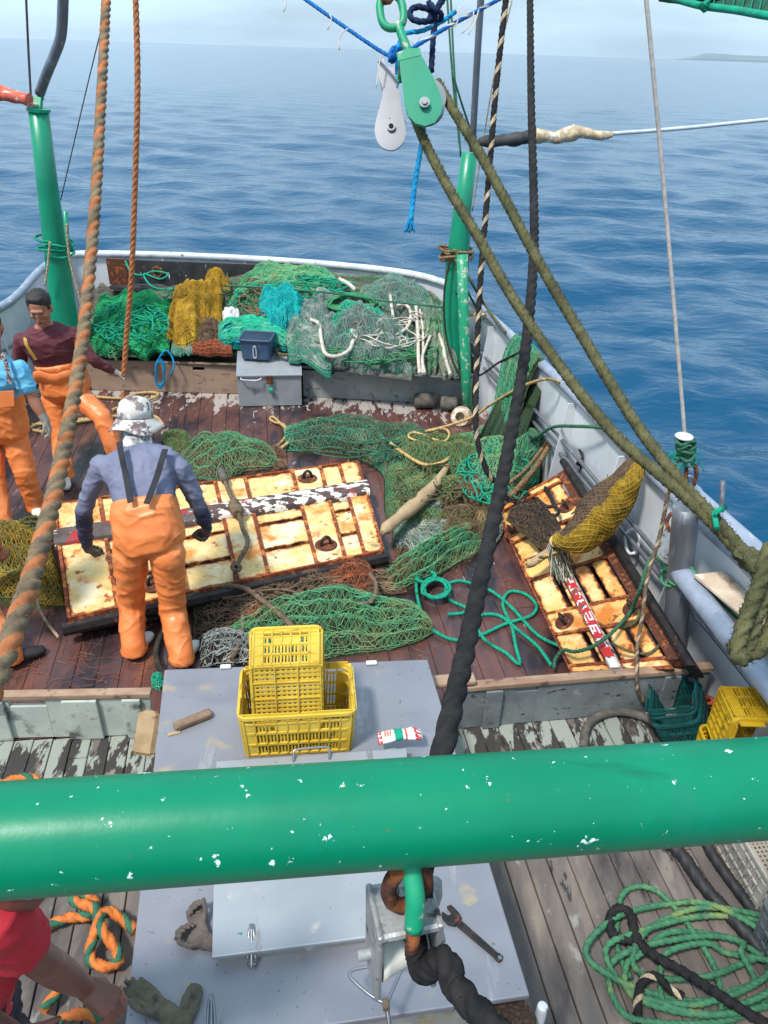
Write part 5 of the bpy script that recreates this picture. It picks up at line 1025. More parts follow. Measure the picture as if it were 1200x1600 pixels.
def net(name, label, A, B, h, mats, cell=.04, r=.0019, layers=2, seed=1, strands=0, srad=.003, smats=None, cat_='fishing net', group=None, mass=True, push=(0, 0, 0), mass_m=None, elong=1.5, jit=.15, parent=None, z=0, **k):
    if isinstance(A[0], tuple): A = [P(x, y, z) for x, y in A]; B = [P(x, y, z) for x, y in B]
    S, Z = surf(A, B, h, seed, **k); g = np.random.default_rng(seed); mb = MB(); J, K, _ = S.shape
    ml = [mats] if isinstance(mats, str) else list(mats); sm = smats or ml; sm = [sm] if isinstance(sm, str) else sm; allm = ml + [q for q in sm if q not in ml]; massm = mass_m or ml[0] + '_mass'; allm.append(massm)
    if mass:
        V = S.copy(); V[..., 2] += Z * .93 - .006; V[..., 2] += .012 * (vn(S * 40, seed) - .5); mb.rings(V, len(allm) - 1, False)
        if np.cross(V[0, 1] - V[0, 0], V[1, 0] - V[0, 0])[2] < 0: pass
    Lu = np.linalg.norm(np.diff(S[J // 2], axis=0), axis=1).sum(); Lv = np.linalg.norm(np.diff(S[:, K // 2], axis=0), axis=1).sum()
    for l_ in range(layers):
        c = cell * g.uniform(.7, .95); nu, nv = max(4, int(Lu / (c * elong))), max(4, int(Lv / c)); I, Jx = np.meshgrid(np.arange(nu + 1), np.arange(nv + 1), indexing='ij')
        uu = (I + .5 * (Jx % 2)) / (nu + .5); vv = Jx / nv; uu = uu + g.normal(0, jit / nu, uu.shape); vv = vv + g.normal(0, jit / nv, vv.shape)
        q = np.stack([uu * 3, vv * 3, uu * 0 + seed + l_ * 7], -1); uu = uu + (fbm(q, seed + 11 + l_, 2) - .5) * .16; vv = vv + (fbm(q, seed + 21 + l_, 2) - .5) * (.3 if l_ else .16)
        uu = np.clip(uu, .01, .99); vv = np.clip(vv, .01, .99); p = interpS(S, Z, uu, vv); p[..., 2] += .002 + .009 * l_ * g.random(uu.shape) + .006 * g.random(uu.shape)
        even = (np.arange(nv) % 2 == 0); a_, b_ = [], []
        for j in range(nv):
            if j % 2 == 0: a_ += [p[:, j], p[1:, j]]; b_ += [p[:, j + 1], p[:-1, j + 1]]
            else: a_ += [p[:, j], p[:-1, j]]; b_ += [p[:, j + 1], p[1:, j + 1]]
        A_, B_ = np.concatenate(a_), np.concatenate(b_); A_ = A_ + np.array(push); B_ = B_ + np.array(push); ln = np.linalg.norm(A_ - B_, axis=1); keep = (ln < cell * 4) & (g.random(len(ln)) > .04); mb.edges(A_[keep], B_[keep], r, l_ % len(ml))
    for s_ in range(strands):
        k_ = 26; v0 = g.random(); u0 = g.random() * .6; u1 = min(1, u0 + g.uniform(.25, .8)); uu = np.linspace(u0, u1, k_); vv = v0 + .22 * (fbm(np.stack([uu * 6, uu * 0 + s_ * 1.7, uu * 0], 1), seed + s_, 3) - .5) * 2 + g.normal(0, .12) * (uu - u0)
        uu = uu + .05 * (fbm(np.stack([uu * 9, uu * 0 + s_ * 3.1, uu * 0], 1), seed + s_ + 7, 2) - .5); p = interpS(S, Z, np.clip(uu, .01, .99), np.clip(vv, .02, .98)); p[:, 2] += .006 + .02 * vn(p * 14, s_)
        mb.edges(p[:-1], p[1:], srad * g.uniform(.6, 1.3), len(ml) - 1 + 0 if sm == ml else allm.index(sm[s_ % len(sm)]))
    o = mb.build(name, allm, parent)
    return tag(o, label, cat_, group) if parent is None else o
def pnet(name, label, A, B, h, mats, **k):
    k.setdefault('ragged', .17); k.setdefault('bumpf', 6.0); k.setdefault('lump', 1.5); k.setdefault('pw', (.38, .32)); return net(name, label, A, B, h * .5, mats, **k)
PPl = lambda l, dz=.12: [PP(*q, dz) for q in l]
# --- stern pile: underlying heap then the separate nets lying on it
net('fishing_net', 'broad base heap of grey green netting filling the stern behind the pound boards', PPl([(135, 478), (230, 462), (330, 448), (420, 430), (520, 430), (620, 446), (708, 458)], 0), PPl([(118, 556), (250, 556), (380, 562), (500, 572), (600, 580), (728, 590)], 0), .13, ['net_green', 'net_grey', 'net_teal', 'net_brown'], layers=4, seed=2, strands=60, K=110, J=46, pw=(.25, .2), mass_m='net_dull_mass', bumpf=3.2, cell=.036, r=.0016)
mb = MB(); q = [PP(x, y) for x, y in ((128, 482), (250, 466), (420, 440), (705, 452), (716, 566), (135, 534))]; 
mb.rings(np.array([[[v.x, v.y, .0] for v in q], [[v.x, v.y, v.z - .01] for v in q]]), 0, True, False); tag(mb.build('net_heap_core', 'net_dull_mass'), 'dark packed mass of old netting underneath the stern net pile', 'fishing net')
pnet('fishing_net', 'bright green fine net bundle on the port side of the stern pile', PPl([(150, 482), (185, 470), (225, 466), (272, 474)]), PPl([(140, 548), (190, 556), (230, 558), (266, 550)]), .34, ['net_bright'], layers=3, bumpf=4, lump=1.1, seed=3, strands=620, srad=.0042, cell=.05, fold=.6, ffreq=4)
pnet('green_rope_bundle', 'dark green rope bights at the port foot of the stern pile', PPl([(140, 512), (175, 502), (215, 510)]), PPl([(142, 556), (185, 558), (222, 556)]), .20, ['net_green'], layers=1, seed=13, strands=120, srad=.007, smats=['rope_dgreen', 'net_bright'], cat_='rope bundle')
pnet('fishing_net', 'small grey brown net lump in the port corner of the stern pile', PPl([(142, 462), (160, 450), (176, 456)]), PPl([(146, 486), (162, 488), (180, 480)]), .18, ['net_grey', 'net_brown'], layers=2, seed=4, cell=.03)
pnet('fishing_net', 'mustard yellow net bundle draped down the stern pile', PPl([(276, 462), (310, 446), (352, 452)]), PPl([(256, 540), (290, 552), (346, 512)]), .44, ['net_mustard'], layers=3, seed=5, cell=.022, r=.0022, fold=.5, ffreq=2, foldu=.3, bumpf=4, lump=1.1, strands=30, jit=.15)
pnet('fishing_net', 'second mustard net roll above the mustard bundle', PPl([(320, 446), (340, 438), (360, 444)]), PPl([(322, 464), (342, 466), (362, 460)]), .30, ['net_mustard'], layers=3, seed=51, cell=.022, r=.0022)
pnet('fishing_net', 'brown fine net lump beside the mustard bundle', PPl([(300, 512), (322, 500), (344, 505)]), PPl([(304, 538), (326, 544), (350, 536)]), .22, ['net_brown'], layers=3, seed=6, cell=.02, mass_m='net_dkbrown_mass')
pnet('fishing_net', 'rust orange net fringe along the tan board', PPl([(300, 538), (330, 536), (362, 540)]), PPl([(298, 554), (330, 556), (364, 556)]), .09, ['net_rust'], layers=2, seed=7, cell=.025, strands=50)
pnet('fishing_net', 'pale green net scrap in front of the mustard bundle', PPl([(272, 532), (286, 524), (300, 532)]), PPl([(266, 552), (284, 556), (302, 554)]), .12, ['net_teal', 'net_grey'], layers=2, seed=71, cell=.025)
pnet('fishing_net', 'light brown net hump near the top of the stern pile', PPl([(384, 450), (412, 436), (448, 440)]), PPl([(380, 474), (415, 474), (452, 464)]), .32, ['net_brown'], layers=3, seed=8, cell=.024)
pnet('fishing_net', 'lower brown net hump beside the turquoise net', PPl([(384, 462), (398, 456), (412, 460)]), PPl([(382, 482), (398, 484), (412, 478)]), .18, ['net_brown'], layers=3, seed=81, cell=.024)
pnet('fishing_net', 'teal green netting spilling over the black stern panel', PPl([(380, 440), (420, 422), (480, 424), (525, 436)]), PPl([(352, 490), (420, 486), (470, 480), (530, 480)]), .28, ['net_teal', 'net_bright', 'net_green'], layers=3, seed=9, strands=260, srad=.004)
pnet('fishing_net', 'round turquoise fine mesh net in the middle of the pile', PPl([(404, 478), (440, 466), (474, 474)], .2), PPl([(406, 514), (440, 526), (476, 510)], .2), .40, ['net_turq'], layers=4, seed=10, cell=.020, r=.0026, strands=60, srad=.003)
pnet('fishing_net', 'light turquoise strands spread above the blue bucket', PPl([(340, 512), (390, 506), (450, 512)], .18), PPl([(340, 546), (400, 540), (460, 550)], .12), .22, ['net_turq', 'net_cyan', 'net_teal'], layers=2, seed=11, strands=420, srad=.004, cell=.05)
pnet('plastic_bag', 'crumpled white plastic bag on the net pile', PPl([(345, 490), (360, 484), (376, 488)]), PPl([(350, 512), (362, 516), (374, 510)]), .16, ['packet_white'], layers=0, seed=12, cat_='bag', mass_m='packet_white', bumpf=9)
pnet('fishing_net', 'teal green net fold hanging down left of the white hose loops', PPl([(445, 520), (470, 490), (498, 470), (535, 456)], .16), PPl([(450, 568), (482, 574), (515, 578), (545, 520)], .14), .34, ['net_teal', 'net_teal', 'net_grey'], layers=3, seed=14, strands=160, cell=.035)
pnet('fishing_net', 'grey netting fold in the starboard half of the stern pile', PPl([(505, 525), (545, 500), (590, 508), (640, 530)], .16), PPl([(515, 576), (560, 584), (600, 586), (645, 588)], .14), .40, ['net_grey', 'net_teal', 'net_grey'], layers=3, seed=15, strands=60, cell=.035, fold=.8)
pnet('fishing_net', 'green mesh panel beside the grey fold at the foot of the pile', PPl([(590, 528), (615, 520), (645, 530)]), PPl([(596, 582), (620, 584), (648, 586)]), .20, ['net_teal', 'net_green'], layers=3, seed=16, cell=.04)
pnet('fishing_net', 'green net hanging under the rope coil', PPl([(508, 500), (550, 484), (605, 505)], .2), PPl([(512, 548), (556, 546), (608, 552)], .2), .32, ['net_teal'], layers=3, seed=17, strands=110)
pnet('fishing_net', 'grey and green net against the starboard quarter rail', PPl([(560, 458), (600, 448), (668, 460)], .16), PPl([(560, 500), (620, 506), (676, 500)], .16), .34, ['net_grey', 'net_teal'], layers=3, seed=18, cell=.035)
pnet('fishing_net', 'grey net pocket beside the starboard post', PPl([(648, 495), (680, 484), (704, 494)], .16), PPl([(644, 585), (686, 590), (718, 590)], .14), .34, ['net_grey', 'net_green'], layers=3, seed=19, cell=.035, strands=60)
pnet('fishing_net', 'rust brown net clump among the white hoses', PPl([(582, 484), (598, 478), (612, 486)]), PPl([(590, 514), (602, 522), (612, 510)]), .26, ['net_rust'], layers=2, seed=20, strands=60, cell=.03)
def wander(name, lab, cx, cy, rx, ry, n, r, m, z0, seed, fn=PP, dzr=.10):
    g = random.Random(seed); a = g.uniform(0, 6.28); x = y = 0.0; pts = []
    for i in range(n):
        a += g.gauss(0, .85); x += .30 * math.cos(a); y += .30 * math.sin(a)
        if x * x + y * y > 1: a = math.atan2(-y, -x) + g.gauss(0, .7); q = math.hypot(x, y); x /= q; y /= q
        pts.append(fn(cx + rx * x, cy + ry * y, z0 + dzr * (g.random() - .3)))
    return rope(name, lab, pts, r, m, pitch=.1)
def coil(name, lab, cx, cy, rx, ry, n, r, m, dz=.1, seed=1, fn=PP, pitch=None, cat_='rope', jx=.18, **k):
    g = random.Random(seed); pts = []; th = 0
    for i in range(n * 10):
        th += 2 * math.pi / 10; q = 1 + jx * math.sin(i * .61 + seed) + g.uniform(-.07, .07); pts.append(fn(cx + rx * q * math.cos(th) + g.uniform(-.1, .1) * rx, cy + ry * q * math.sin(th) + g.uniform(-.1, .1) * ry, dz + r * 1.2 * (i / 10) * .5))
    return rope(name, lab, pts, r, m, pitch=pitch, cat_=cat_, **k)
coil('green_rope_coil', 'green rope coil lying on the starboard half of the stern pile', 545, 472, 34, 12, 12, .012, ['rope_green'], .30, 3)
coil('green_rope_coil', 'smaller loose green rope coil right of the big one', 582, 474, 18, 9, 5, .011, ['rope_green'], .30, 5)
for nm_, lb_, cx_, cy_, rx_, ry_, n_, r_, m_, z_, s_ in (('rope_tangle', 'teal rope tangle spread over the top middle of the stern pile', 470, 452, 92, 22, 9, .010, 'rope_teal', .30, 31), ('rope_tangle', 'bright green cord tangle over the port green bundle', 205, 505, 58, 34, 13, .008, 'rope_teal', .34, 32), ('rope_tangle', 'turquoise cord tangle behind the blue bucket', 395, 520, 52, 16, 11, .008, 'rope_cyan', .16, 33),
                              ('rope_tangle', 'pale cord tangle over the starboard half of the stern pile', 610, 510, 62, 34, 9, .009, 'rope_white', .36, 34), ('rope_tangle', 'green cord tangle along the foot of the starboard nets', 590, 545, 92, 24, 8, .009, 'rope_green', .30, 35), ('rope_tangle', 'brown cord tangle left of the turquoise net', 420, 470, 46, 24, 7, .009, 'rope_bronze', .32, 36), ('rope_tangle', 'dark green cord tangle beside the mustard bundle', 300, 455, 60, 16, 6, .010, 'rope_dgreen', .24, 37)):
    wander(nm_, lb_, cx_, cy_, rx_, ry_, n_ * 13, r_ * .9, [m_], z_ * .9, s_)
coil('teal_rope_ring', 'little teal rope ring left of the turquoise net', 374, 458, 7, 6, 3, .013, ['rope_teal'], .24, 2)
for lab, pts, r in (('white hose loop at the left of the starboard nets', [(485, 500), (498, 506), (502, 530), (508, 552), (525, 557), (545, 548), (552, 532)], .024), ('white pipe lying over the top of the net pile', [(530, 436), (545, 444), (556, 454)], .028), ('white pipe crossing the middle of the starboard nets', [(545, 490), (562, 498), (568, 504)], .022),
                    ('white hose arch over the grey net', [(588, 458), (596, 450), (608, 456), (612, 480), (614, 496), (608, 500)], .020), ('white hose curving down right of the rust clump', [(620, 478), (634, 476), (642, 492), (636, 512), (618, 524)], .022), ('upright white rope in front of the grey net', [(650, 478), (653, 520), (654, 560), (656, 584)], .022), ('second upright white rope', [(656, 484), (661, 520), (660, 584)], .015),
                    ('white rope bight beside the starboard post', [(690, 508), (678, 516), (666, 540), (660, 560), (664, 584)], .018), ('white rope tail nearest the starboard post', [(684, 518), (692, 540), (696, 560), (704, 586)], .022)):
    rope('white_hose', lab + ' in the stern pile', [PP(x, y, .34) for x, y in pts], r, ['hose_white'], pitch=.2, depth=.06, cat_='hose', step=.03)
rope('green_rope', 'taut green rope across the whole stern pile to the starboard post', [PP(350, 446, .36), PP(420, 450, .38), PP(520, 458, .42), PP(600, 470, .44), PY(692, 480, 8.3)], .013, ['rope_dgreen'], pitch=.1)
rope('teal_rope', 'teal rope knotted on the black stern panel', [PP(196, 408, .1), PP(205, 425, .1), PP(222, 430, .1), PP(240, 424, .1), PP(262, 428, .1), PP(250, 436, .1), PP(225, 428, .1), PP(236, 446, .1), PP(262, 452, .14), PP(330, 446, .3)], .013, ['rope_teal'], pitch=.1)
# boxes, floats by the starboard board
def float_(px, py, ln, r, yaw, lab):
    c = P(px, py, 0); mb = MB(); ax = Vector((math.cos(R(yaw)), math.sin(R(yaw)), 0)); a = c - ax * ln / 2 + Vector((0, 0, r)); mb.lathe([(.02, 0), (.03, .004), (r * .9, .01), (r, .04), (r, ln - .04), (r * .9, ln - .01), (.03, ln - .004), (.02, ln)], a, ax, 20, smooth=True); tag(mb.build('net_roller', 'old_rubber'), lab, 'roller')
float_(664, 637, .26, .085, 5, 'worn grey brown rubber roller at the foot of the grey pound board')
float_(701, 641, .20, .08, -8, 'second shorter rubber roller right of the first')
mb = MB(); mb.lathe([(.10, 0), (.12, .03), (.10, .10), (.05, .11), (.05, .02)], P(722, 652, .05), (-.3, -.8, .4), 16); tag(mb.build('shell_ring', 'rag_cream'), 'crusted pale ring shaped float beside the brace pipe foot', 'float')

# --- nets on the working deck
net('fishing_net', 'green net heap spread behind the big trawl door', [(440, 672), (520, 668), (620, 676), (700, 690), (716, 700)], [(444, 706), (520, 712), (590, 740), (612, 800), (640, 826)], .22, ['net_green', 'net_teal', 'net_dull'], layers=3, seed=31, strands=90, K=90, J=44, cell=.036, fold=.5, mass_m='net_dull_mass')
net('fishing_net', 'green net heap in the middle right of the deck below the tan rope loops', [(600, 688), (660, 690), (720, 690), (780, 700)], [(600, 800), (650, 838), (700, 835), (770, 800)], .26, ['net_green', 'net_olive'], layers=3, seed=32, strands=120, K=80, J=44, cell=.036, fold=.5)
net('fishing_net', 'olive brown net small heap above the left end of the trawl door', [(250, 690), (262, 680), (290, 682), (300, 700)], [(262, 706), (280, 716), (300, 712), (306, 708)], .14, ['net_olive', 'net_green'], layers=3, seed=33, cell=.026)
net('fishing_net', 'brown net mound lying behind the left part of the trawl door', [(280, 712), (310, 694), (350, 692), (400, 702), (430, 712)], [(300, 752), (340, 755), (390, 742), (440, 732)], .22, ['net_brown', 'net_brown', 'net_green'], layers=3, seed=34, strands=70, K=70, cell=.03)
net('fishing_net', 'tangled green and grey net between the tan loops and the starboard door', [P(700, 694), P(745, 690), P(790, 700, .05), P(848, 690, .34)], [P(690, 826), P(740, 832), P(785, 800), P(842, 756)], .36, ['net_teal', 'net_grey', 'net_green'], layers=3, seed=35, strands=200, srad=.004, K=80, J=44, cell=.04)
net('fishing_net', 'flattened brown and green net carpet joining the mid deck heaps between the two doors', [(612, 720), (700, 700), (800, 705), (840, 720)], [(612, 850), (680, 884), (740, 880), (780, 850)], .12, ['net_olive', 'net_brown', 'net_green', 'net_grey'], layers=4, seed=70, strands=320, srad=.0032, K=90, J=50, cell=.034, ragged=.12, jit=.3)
def hung():
    top = [P(812, 560, 1.05), P(830, 575, 1.06), P(848, 590, 1.04)]; 
    w_ = lambda *q: Vector(q); r0_, r1_ = P(806, 534, 1.0), P(846, 570, 1.0)
    A = [r0_ + w_(.06, .02, -.14), r0_ + w_(.0, 0, .055), r0_ + w_(-.09, 0, -.2), r0_ + w_(-.16, -.15, -.6), r0_ + w_(-.32, -.45, -.88), r0_ + w_(-.5, -.8, -.97)]; B = [r1_ + w_(.07, .02, -.12), r1_ + w_(.0, 0, .055), r1_ + w_(-.09, 0, -.16), r1_ + w_(-.16, -.12, -.55), r1_ + w_(-.22, -.3, -.86), r1_ + w_(-.30, -.6, -.97)]
    net('fishing_net', 'green net draped over the starboard rail and down to the deck', A, B, .07, ['net_green', 'net_teal', 'net_olive'], layers=5, push=(-.03, -.022, .006), seed=36, strands=60, K=70, J=30, cell=.034, fold=.8)
hung()
net('fishing_net', 'dull brown net rope of twisted mesh running from the door to the pile at right', [(600, 892), (650, 870), (700, 842), (750, 826)], [(604, 930), (660, 916), (712, 890), (756, 860)], .15, ['net_brown', 'net_olive', 'net_green'], layers=3, seed=37, strands=140, K=80, cell=.03, elong=2.2, fold=.9)
net('fishing_net', 'brown fine net heap left of the starboard door', [(680, 770), (715, 756), (750, 766), (775, 790)], [(676, 850), (715, 868), (750, 862), (770, 840)], .22, ['net_olive', 'net_brown'], layers=3, seed=38, strands=120, K=60, cell=.03)
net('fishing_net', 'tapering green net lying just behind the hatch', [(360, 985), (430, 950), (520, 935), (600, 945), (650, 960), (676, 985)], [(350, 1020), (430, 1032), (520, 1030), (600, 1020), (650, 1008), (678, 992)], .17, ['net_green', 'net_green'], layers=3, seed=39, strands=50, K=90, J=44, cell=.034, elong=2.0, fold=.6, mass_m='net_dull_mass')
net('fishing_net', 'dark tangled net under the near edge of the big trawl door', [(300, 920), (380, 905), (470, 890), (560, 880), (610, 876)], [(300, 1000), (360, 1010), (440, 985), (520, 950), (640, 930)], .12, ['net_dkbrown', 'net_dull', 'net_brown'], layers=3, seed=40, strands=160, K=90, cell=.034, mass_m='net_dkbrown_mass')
net('fishing_net', 'rust tinged net clump in front of the trawl door', [(500, 900), (530, 888), (565, 892), (585, 905)], [(500, 940), (530, 948), (565, 940), (588, 925)], .15, ['net_brown', 'net_rust'], layers=3, seed=41, strands=80, cell=.028)
net('fishing_net', 'grey brown net spill between the crewman and the hatch', [(310, 1000), (340, 990), (380, 1000), (410, 1010)], [(312, 1046), (345, 1046), (385, 1042), (400, 1036)], .12, ['net_dkbrown', 'net_grey'], layers=3, seed=42, strands=80, cell=.03)
net('fishing_net', 'reddish orange net patch at the foot of the trawl door', [(350, 965), (390, 955), (430, 958)], [(352, 985), (392, 984), (432, 975)], .10, ['net_rust'], layers=2, seed=43, strands=70, cell=.025)
net('fishing_net', 'mustard brown net bundle at the left edge beside the trawl door', [(-60, 850), (0, 842), (50, 845), (84, 862)], [(-60, 930), (0, 950), (60, 950), (108, 950)], .26, ['net_mustard', 'net_olive'], layers=3, seed=44, K=70, cell=.028, r=.0022, strands=50, mass_m='net_olive_mass')
net('fishing_net', 'dark net scraps behind the mustard bundle at the left edge', [(20, 822), (50, 815), (84, 820)], [(30, 850), (56, 852), (86, 846)], .10, ['net_dkbrown', 'net_olive'], layers=2, seed=45, strands=50, cell=.03)
net('fishing_net', 'thin rust coloured net remnants behind the brown mound', [(418, 708), (432, 700), (446, 706)], [(412, 736), (432, 738), (450, 732)], .07, ['net_rust', 'net_brown'], layers=2, seed=46, strands=40, cell=.025)
net('fishing_net', 'little green net scrap in the gap left of the hatch', [(236, 1062), (246, 1056), (258, 1060)], [(238, 1076), (248, 1080), (260, 1076)], .06, ['net_teal'], layers=2, seed=47, strands=40, cell=.02)
# loose threads over the deck: uncountable
mb = MB(); g = random.Random(11)
for (x0, x1, y0, y1, n_) in ((20, 250, 960, 1080, 90), (600, 760, 830, 900, 70), (560, 700, 980, 1030, 30), (680, 800, 870, 960, 30), (240, 300, 1000, 1060, 14), (300, 420, 640, 690, 10)):
    for i in range(n_):
        x, y = g.uniform(x0, x1), g.uniform(y0, y1); pts = [P(x, y, .006)]; a = g.uniform(0, 6.28)
        for j in range(5): a += g.uniform(-1, 1); pts.append(pts[-1] + Vector((math.cos(a), math.sin(a), 0)) * g.uniform(.02, .05)); pts[-1].z = g.uniform(.004, .012)
        mb.tube(cat(pts, .02), .0013, 3, m=g.choice((0, 0, 1)))
o = mb.build('thread_litter', ['net_brown', 'net_rust']); tag(o, kind='stuff', label='fine brown twine scraps littering the wet deck', cat_='twine')
# cod end: mustard and brown net bag hung from rail
V3_ = lambda v: np.array(list(v), float)
def codend():
    t = thing('cod_end', 'mustard and brown knotted net bag slung from the starboard rail over the door', 'fishing net', tuple(P(900, 850, .3)))
    a = [P(998, 712, 1.06), P(985, 740, 1.0), P(962, 775, .85), P(930, 815, .68), P(898, 842, .58), P(870, 840, .52)]; rr = [.035, .10, .17, .19, .14, .05]
    c = cat(a, .02); T, A, B = frames(c); r_ = np.interp(np.linspace(0, 1, len(c)), np.linspace(0, 1, len(rr)), rr); th = np.linspace(0, 2 * np.pi, 36, endpoint=False)
    fl = np.array([0, 0, 1.0]); D = np.cos(th)[None, :, None] * A[:, None] * .8 + np.sin(th)[None, :, None] * B[:, None]; nn = fbm((c[:, None] + D * .15) * 9, 3, 3); RV = c[:, None] + D * (r_[:, None] * (.78 + .45 * nn))[..., None]
    side = np.array([.80, .58, .1]); mi = []
    for j in range(len(c) - 1):
        for i in range(36): d_ = RV[j, i] - c[j]; ac = np.cross(T[j], -V3_(_f0)); ac /= np.linalg.norm(ac); q_ = (d_ @ ac) / np.linalg.norm(RV[j] - c[j], axis=1).max(); mi.append(1 if (q_ > .42 + .5 * (nn[j, i] - .5) or q_ < -.72) else 0)
    mb = MB(); mb.rings(RV, np.array(mi), True); mb.build('mesh_bag', ['net_mustard_mass2', 'net_brown_mass'], t)
    mb = MB(); e1, e2, m_ = [], [], []
    for j in range(0, len(c) - 1):
        for i in range(0, 36):
            if (i + j) % 2 == 0:
                for di in (-1, 1): e1.append(RV[j, i] * 1.0 + (RV[j, i] - c[j]) * .015); q = RV[j + 1, (i + di) % 36]; e2.append(q + (q - c[j + 1]) * .015); m_.append(mi[min(j * 36 + i, len(mi) - 1)])
    m_ = np.array(m_); e1 = np.array(e1); e2 = np.array(e2); mb.edges(e1[m_ == 0], e2[m_ == 0], .0024, 0); mb.edges(e1[m_ == 1], e2[m_ == 1], .0024, 1); mb.build('net_threads', ['net_mustard', 'net_brown'], t)
codend()
net('net_sleeve', 'grey brown net sleeve lying across the upper starboard door', [P(796, 800, .30), P(830, 796, .34), P(862, 812, .36), P(880, 838, .36)], [P(792, 812, .24), P(815, 832, .24), P(842, 856, .26), P(868, 868, .28)], .13, ['net_brown', 'net_dkbrown'], layers=3, seed=60, strands=60, cell=.022, fold=.3, elong=2)
rope('rope_knot', 'thick greenish knotted rope hanging where the cod end is tied', [P(930, 796, .75), P(905, 810, .66), P(885, 830, .56), P(872, 850, .5), P(862, 848, .48), P(868, 838, .5), P(880, 850, .48), P(866, 862, .42), P(846, 872, .34), P(832, 882, .28), P(822, 884, .26)], .022, ['rope_tan', 'rope_olive'], m=(0, 1), pitch=.12)
mb = MB(); g = random.Random(3)
for i in range(110):
    x = g.uniform(860, 884); y = g.uniform(842, 856); a = P(x, y, .46); pts = [a, P(x + g.uniform(-8, 8), y + 18, .38), P(x + g.uniform(-4, 18), y + g.uniform(34, 60), .27)]; mb.tube(cat(pts, .03), .0028, 4, m=g.choice((0, 1, 2)))
tag(mb.build('rope_fibres', ['rope_white', 'net_grey', 'rope_olive']), 'frayed pale green rope fibres spilling over the white beam', 'frayed rope end')
mb = MB(); mb.tube(cat([P(858, 862, .36), P(846, 870, .33), P(834, 878, .30), P(826, 880, .28)], .01), [.028] * 0 or .03, 10); tag(mb.build('canvas_wrap', 'raw_wood'), 'tan canvas sleeve on the rope end over the starboard door', 'canvas sleeve')
# --- ropes on the working deck
RT = ['rope_tan']
rope('tan_rope', 'pale tan rope from the brace pipe foot up over the starboard rail', [P(590, 678, .10), P(660, 674, .12), P(728, 656, .20), P(770, 630, .45), P(800, 612, .7), P(830, 598, .95), P(858, 592, 1.06), P(874, 598, 1.02)], .015, RT, pitch=.12)
rope('tan_rope', 'tan rope bights looping over the green net heap', [P(664, 674, .2), P(694, 670, .22), P(702, 680, .24), P(690, 690, .24), P(650, 676, .24), P(640, 684, .24), P(680, 700, .24), P(685, 712, .24), P(660, 700, .24), P(620, 690, .22)], .014, RT, pitch=.12)
rope('tan_rope', 'thick tan rope loop at the right of the net heap', [P(610, 692, .22), P(636, 712, .24), P(664, 726, .26), P(692, 722, .26), P(708, 708, .26), P(706, 694, .26), P(690, 698, .26), P(684, 706, .26)], .018, RT, pitch=.12)
rope('tan_rope', 'looped tan rope lying left of the green net heap', [P(378, 706, .02), P(405, 704, .02), P(430, 698, .04), P(446, 682, .04), P(444, 664, .04), P(430, 660, .04), P(422, 655, .04), P(428, 652, .04), P(450, 672, .06), P(470, 682, .1)], .015, RT, pitch=.12)
rope('tan_rope', 'short tan rope piece beside the net heap', [P(432, 708, .05), P(440, 700, .06), P(450, 692, .08)], .017, RT, pitch=.12)
for i, (lab, pts) in enumerate((('upper tan rope bight behind the camouflage hat', [(150, 620), (190, 622), (220, 614), (246, 614), (240, 622), (200, 632), (176, 640)]), ('middle tan rope bight behind the camouflage hat', [(110, 660), (150, 655), (200, 648), (240, 650), (256, 664)]), ('lower tan rope along the deck behind the legs', [(50, 664), (90, 660), (130, 655), (170, 655)]), ('tan rope coil end near the gloved hand of the man in blue', [(48, 668), (66, 660), (84, 664), (70, 674), (52, 672)]))):
    rope('tan_rope', lab, [P(x, y, .03) for x, y in pts], .018, RT, pitch=.12)
rope('olive_hawser', 'fat tan hawser tapering to bare wood colour right of the big trawl door', [P(704, 716, .22), P(700, 734, .22), P(690, 745, .22), P(672, 762, .22), P(640, 798, .2), P(606, 826, .19), P(596, 834, .18)], .0, ['rope_tan']) if False else None
wander('rope_tangle', 'loose green cord tangle on the net heap between the tan loops and the starboard door', 775, 745, 62, 42, 132, .0075, ['rope_teal'], .26, 41, fn=P, dzr=.08)
wander('rope_tangle', 'olive cord tangle on the middle net heap', 670, 755, 60, 36, 88, .0075, ['rope_olive'], .24, 42, fn=P, dzr=.08)
wander('rope_tangle', 'brown cord tangle under the near edge of the big trawl door', 450, 925, 110, 26, 77, .0075, ['rope_brown'], .10, 43, fn=P, dzr=.08)
wander('rope_tangle', 'thin teal cord tangle over the net behind the big trawl door', 560, 700, 90, 16, 66, .0075, ['rope_dgreen'], .20, 44, fn=P, dzr=.08)
def hawser():
    c = cat([P(699, 728, .24), P(684, 752, .24), P(660, 778, .23), P(632, 802, .22), P(610, 820, .21), P(597, 832, .2)], .015); rr = np.interp(np.linspace(0, 1, len(c)), [0, .15, .5, .72, .8, .95, 1], [.022, .035, .062, .058, .045, .05, .02]); mb = MB(); mb.tube(c, rr * (1 + .06 * (vn(c * 30, 4) - .5)), 14); tag(mb.build('wrapped_hawser', 'raw_wood'), 'fat tan wrapped rope eye pointing at the right end of the big door', 'rope')
hawser()
rope('brown_rope', 'brown rope with big knot crossing the middle of the big trawl door', [D1(.53, -.03, .05), D1(.53, .12, .07), D1(.535, .3, .10), D1(.545, .45, .10), D1(.55, .6, .06), D1(.555, .75, .05), P(368, 890, .22), P(374, 930, .10), P(380, 965, .10), P(376, 1000, .12), P(362, 1030, .1)], .019, ['rope_brown'], pitch=.13)
lumpy([Vector(D1(.525, -.06, .06)), Vector(D1(.528, .1, .07))], [.035, .03], 'old_rubber', 'rubber_sleeve', 'grey rubber hose sleeve at the top of the rope on the big door', 'hose', 5)
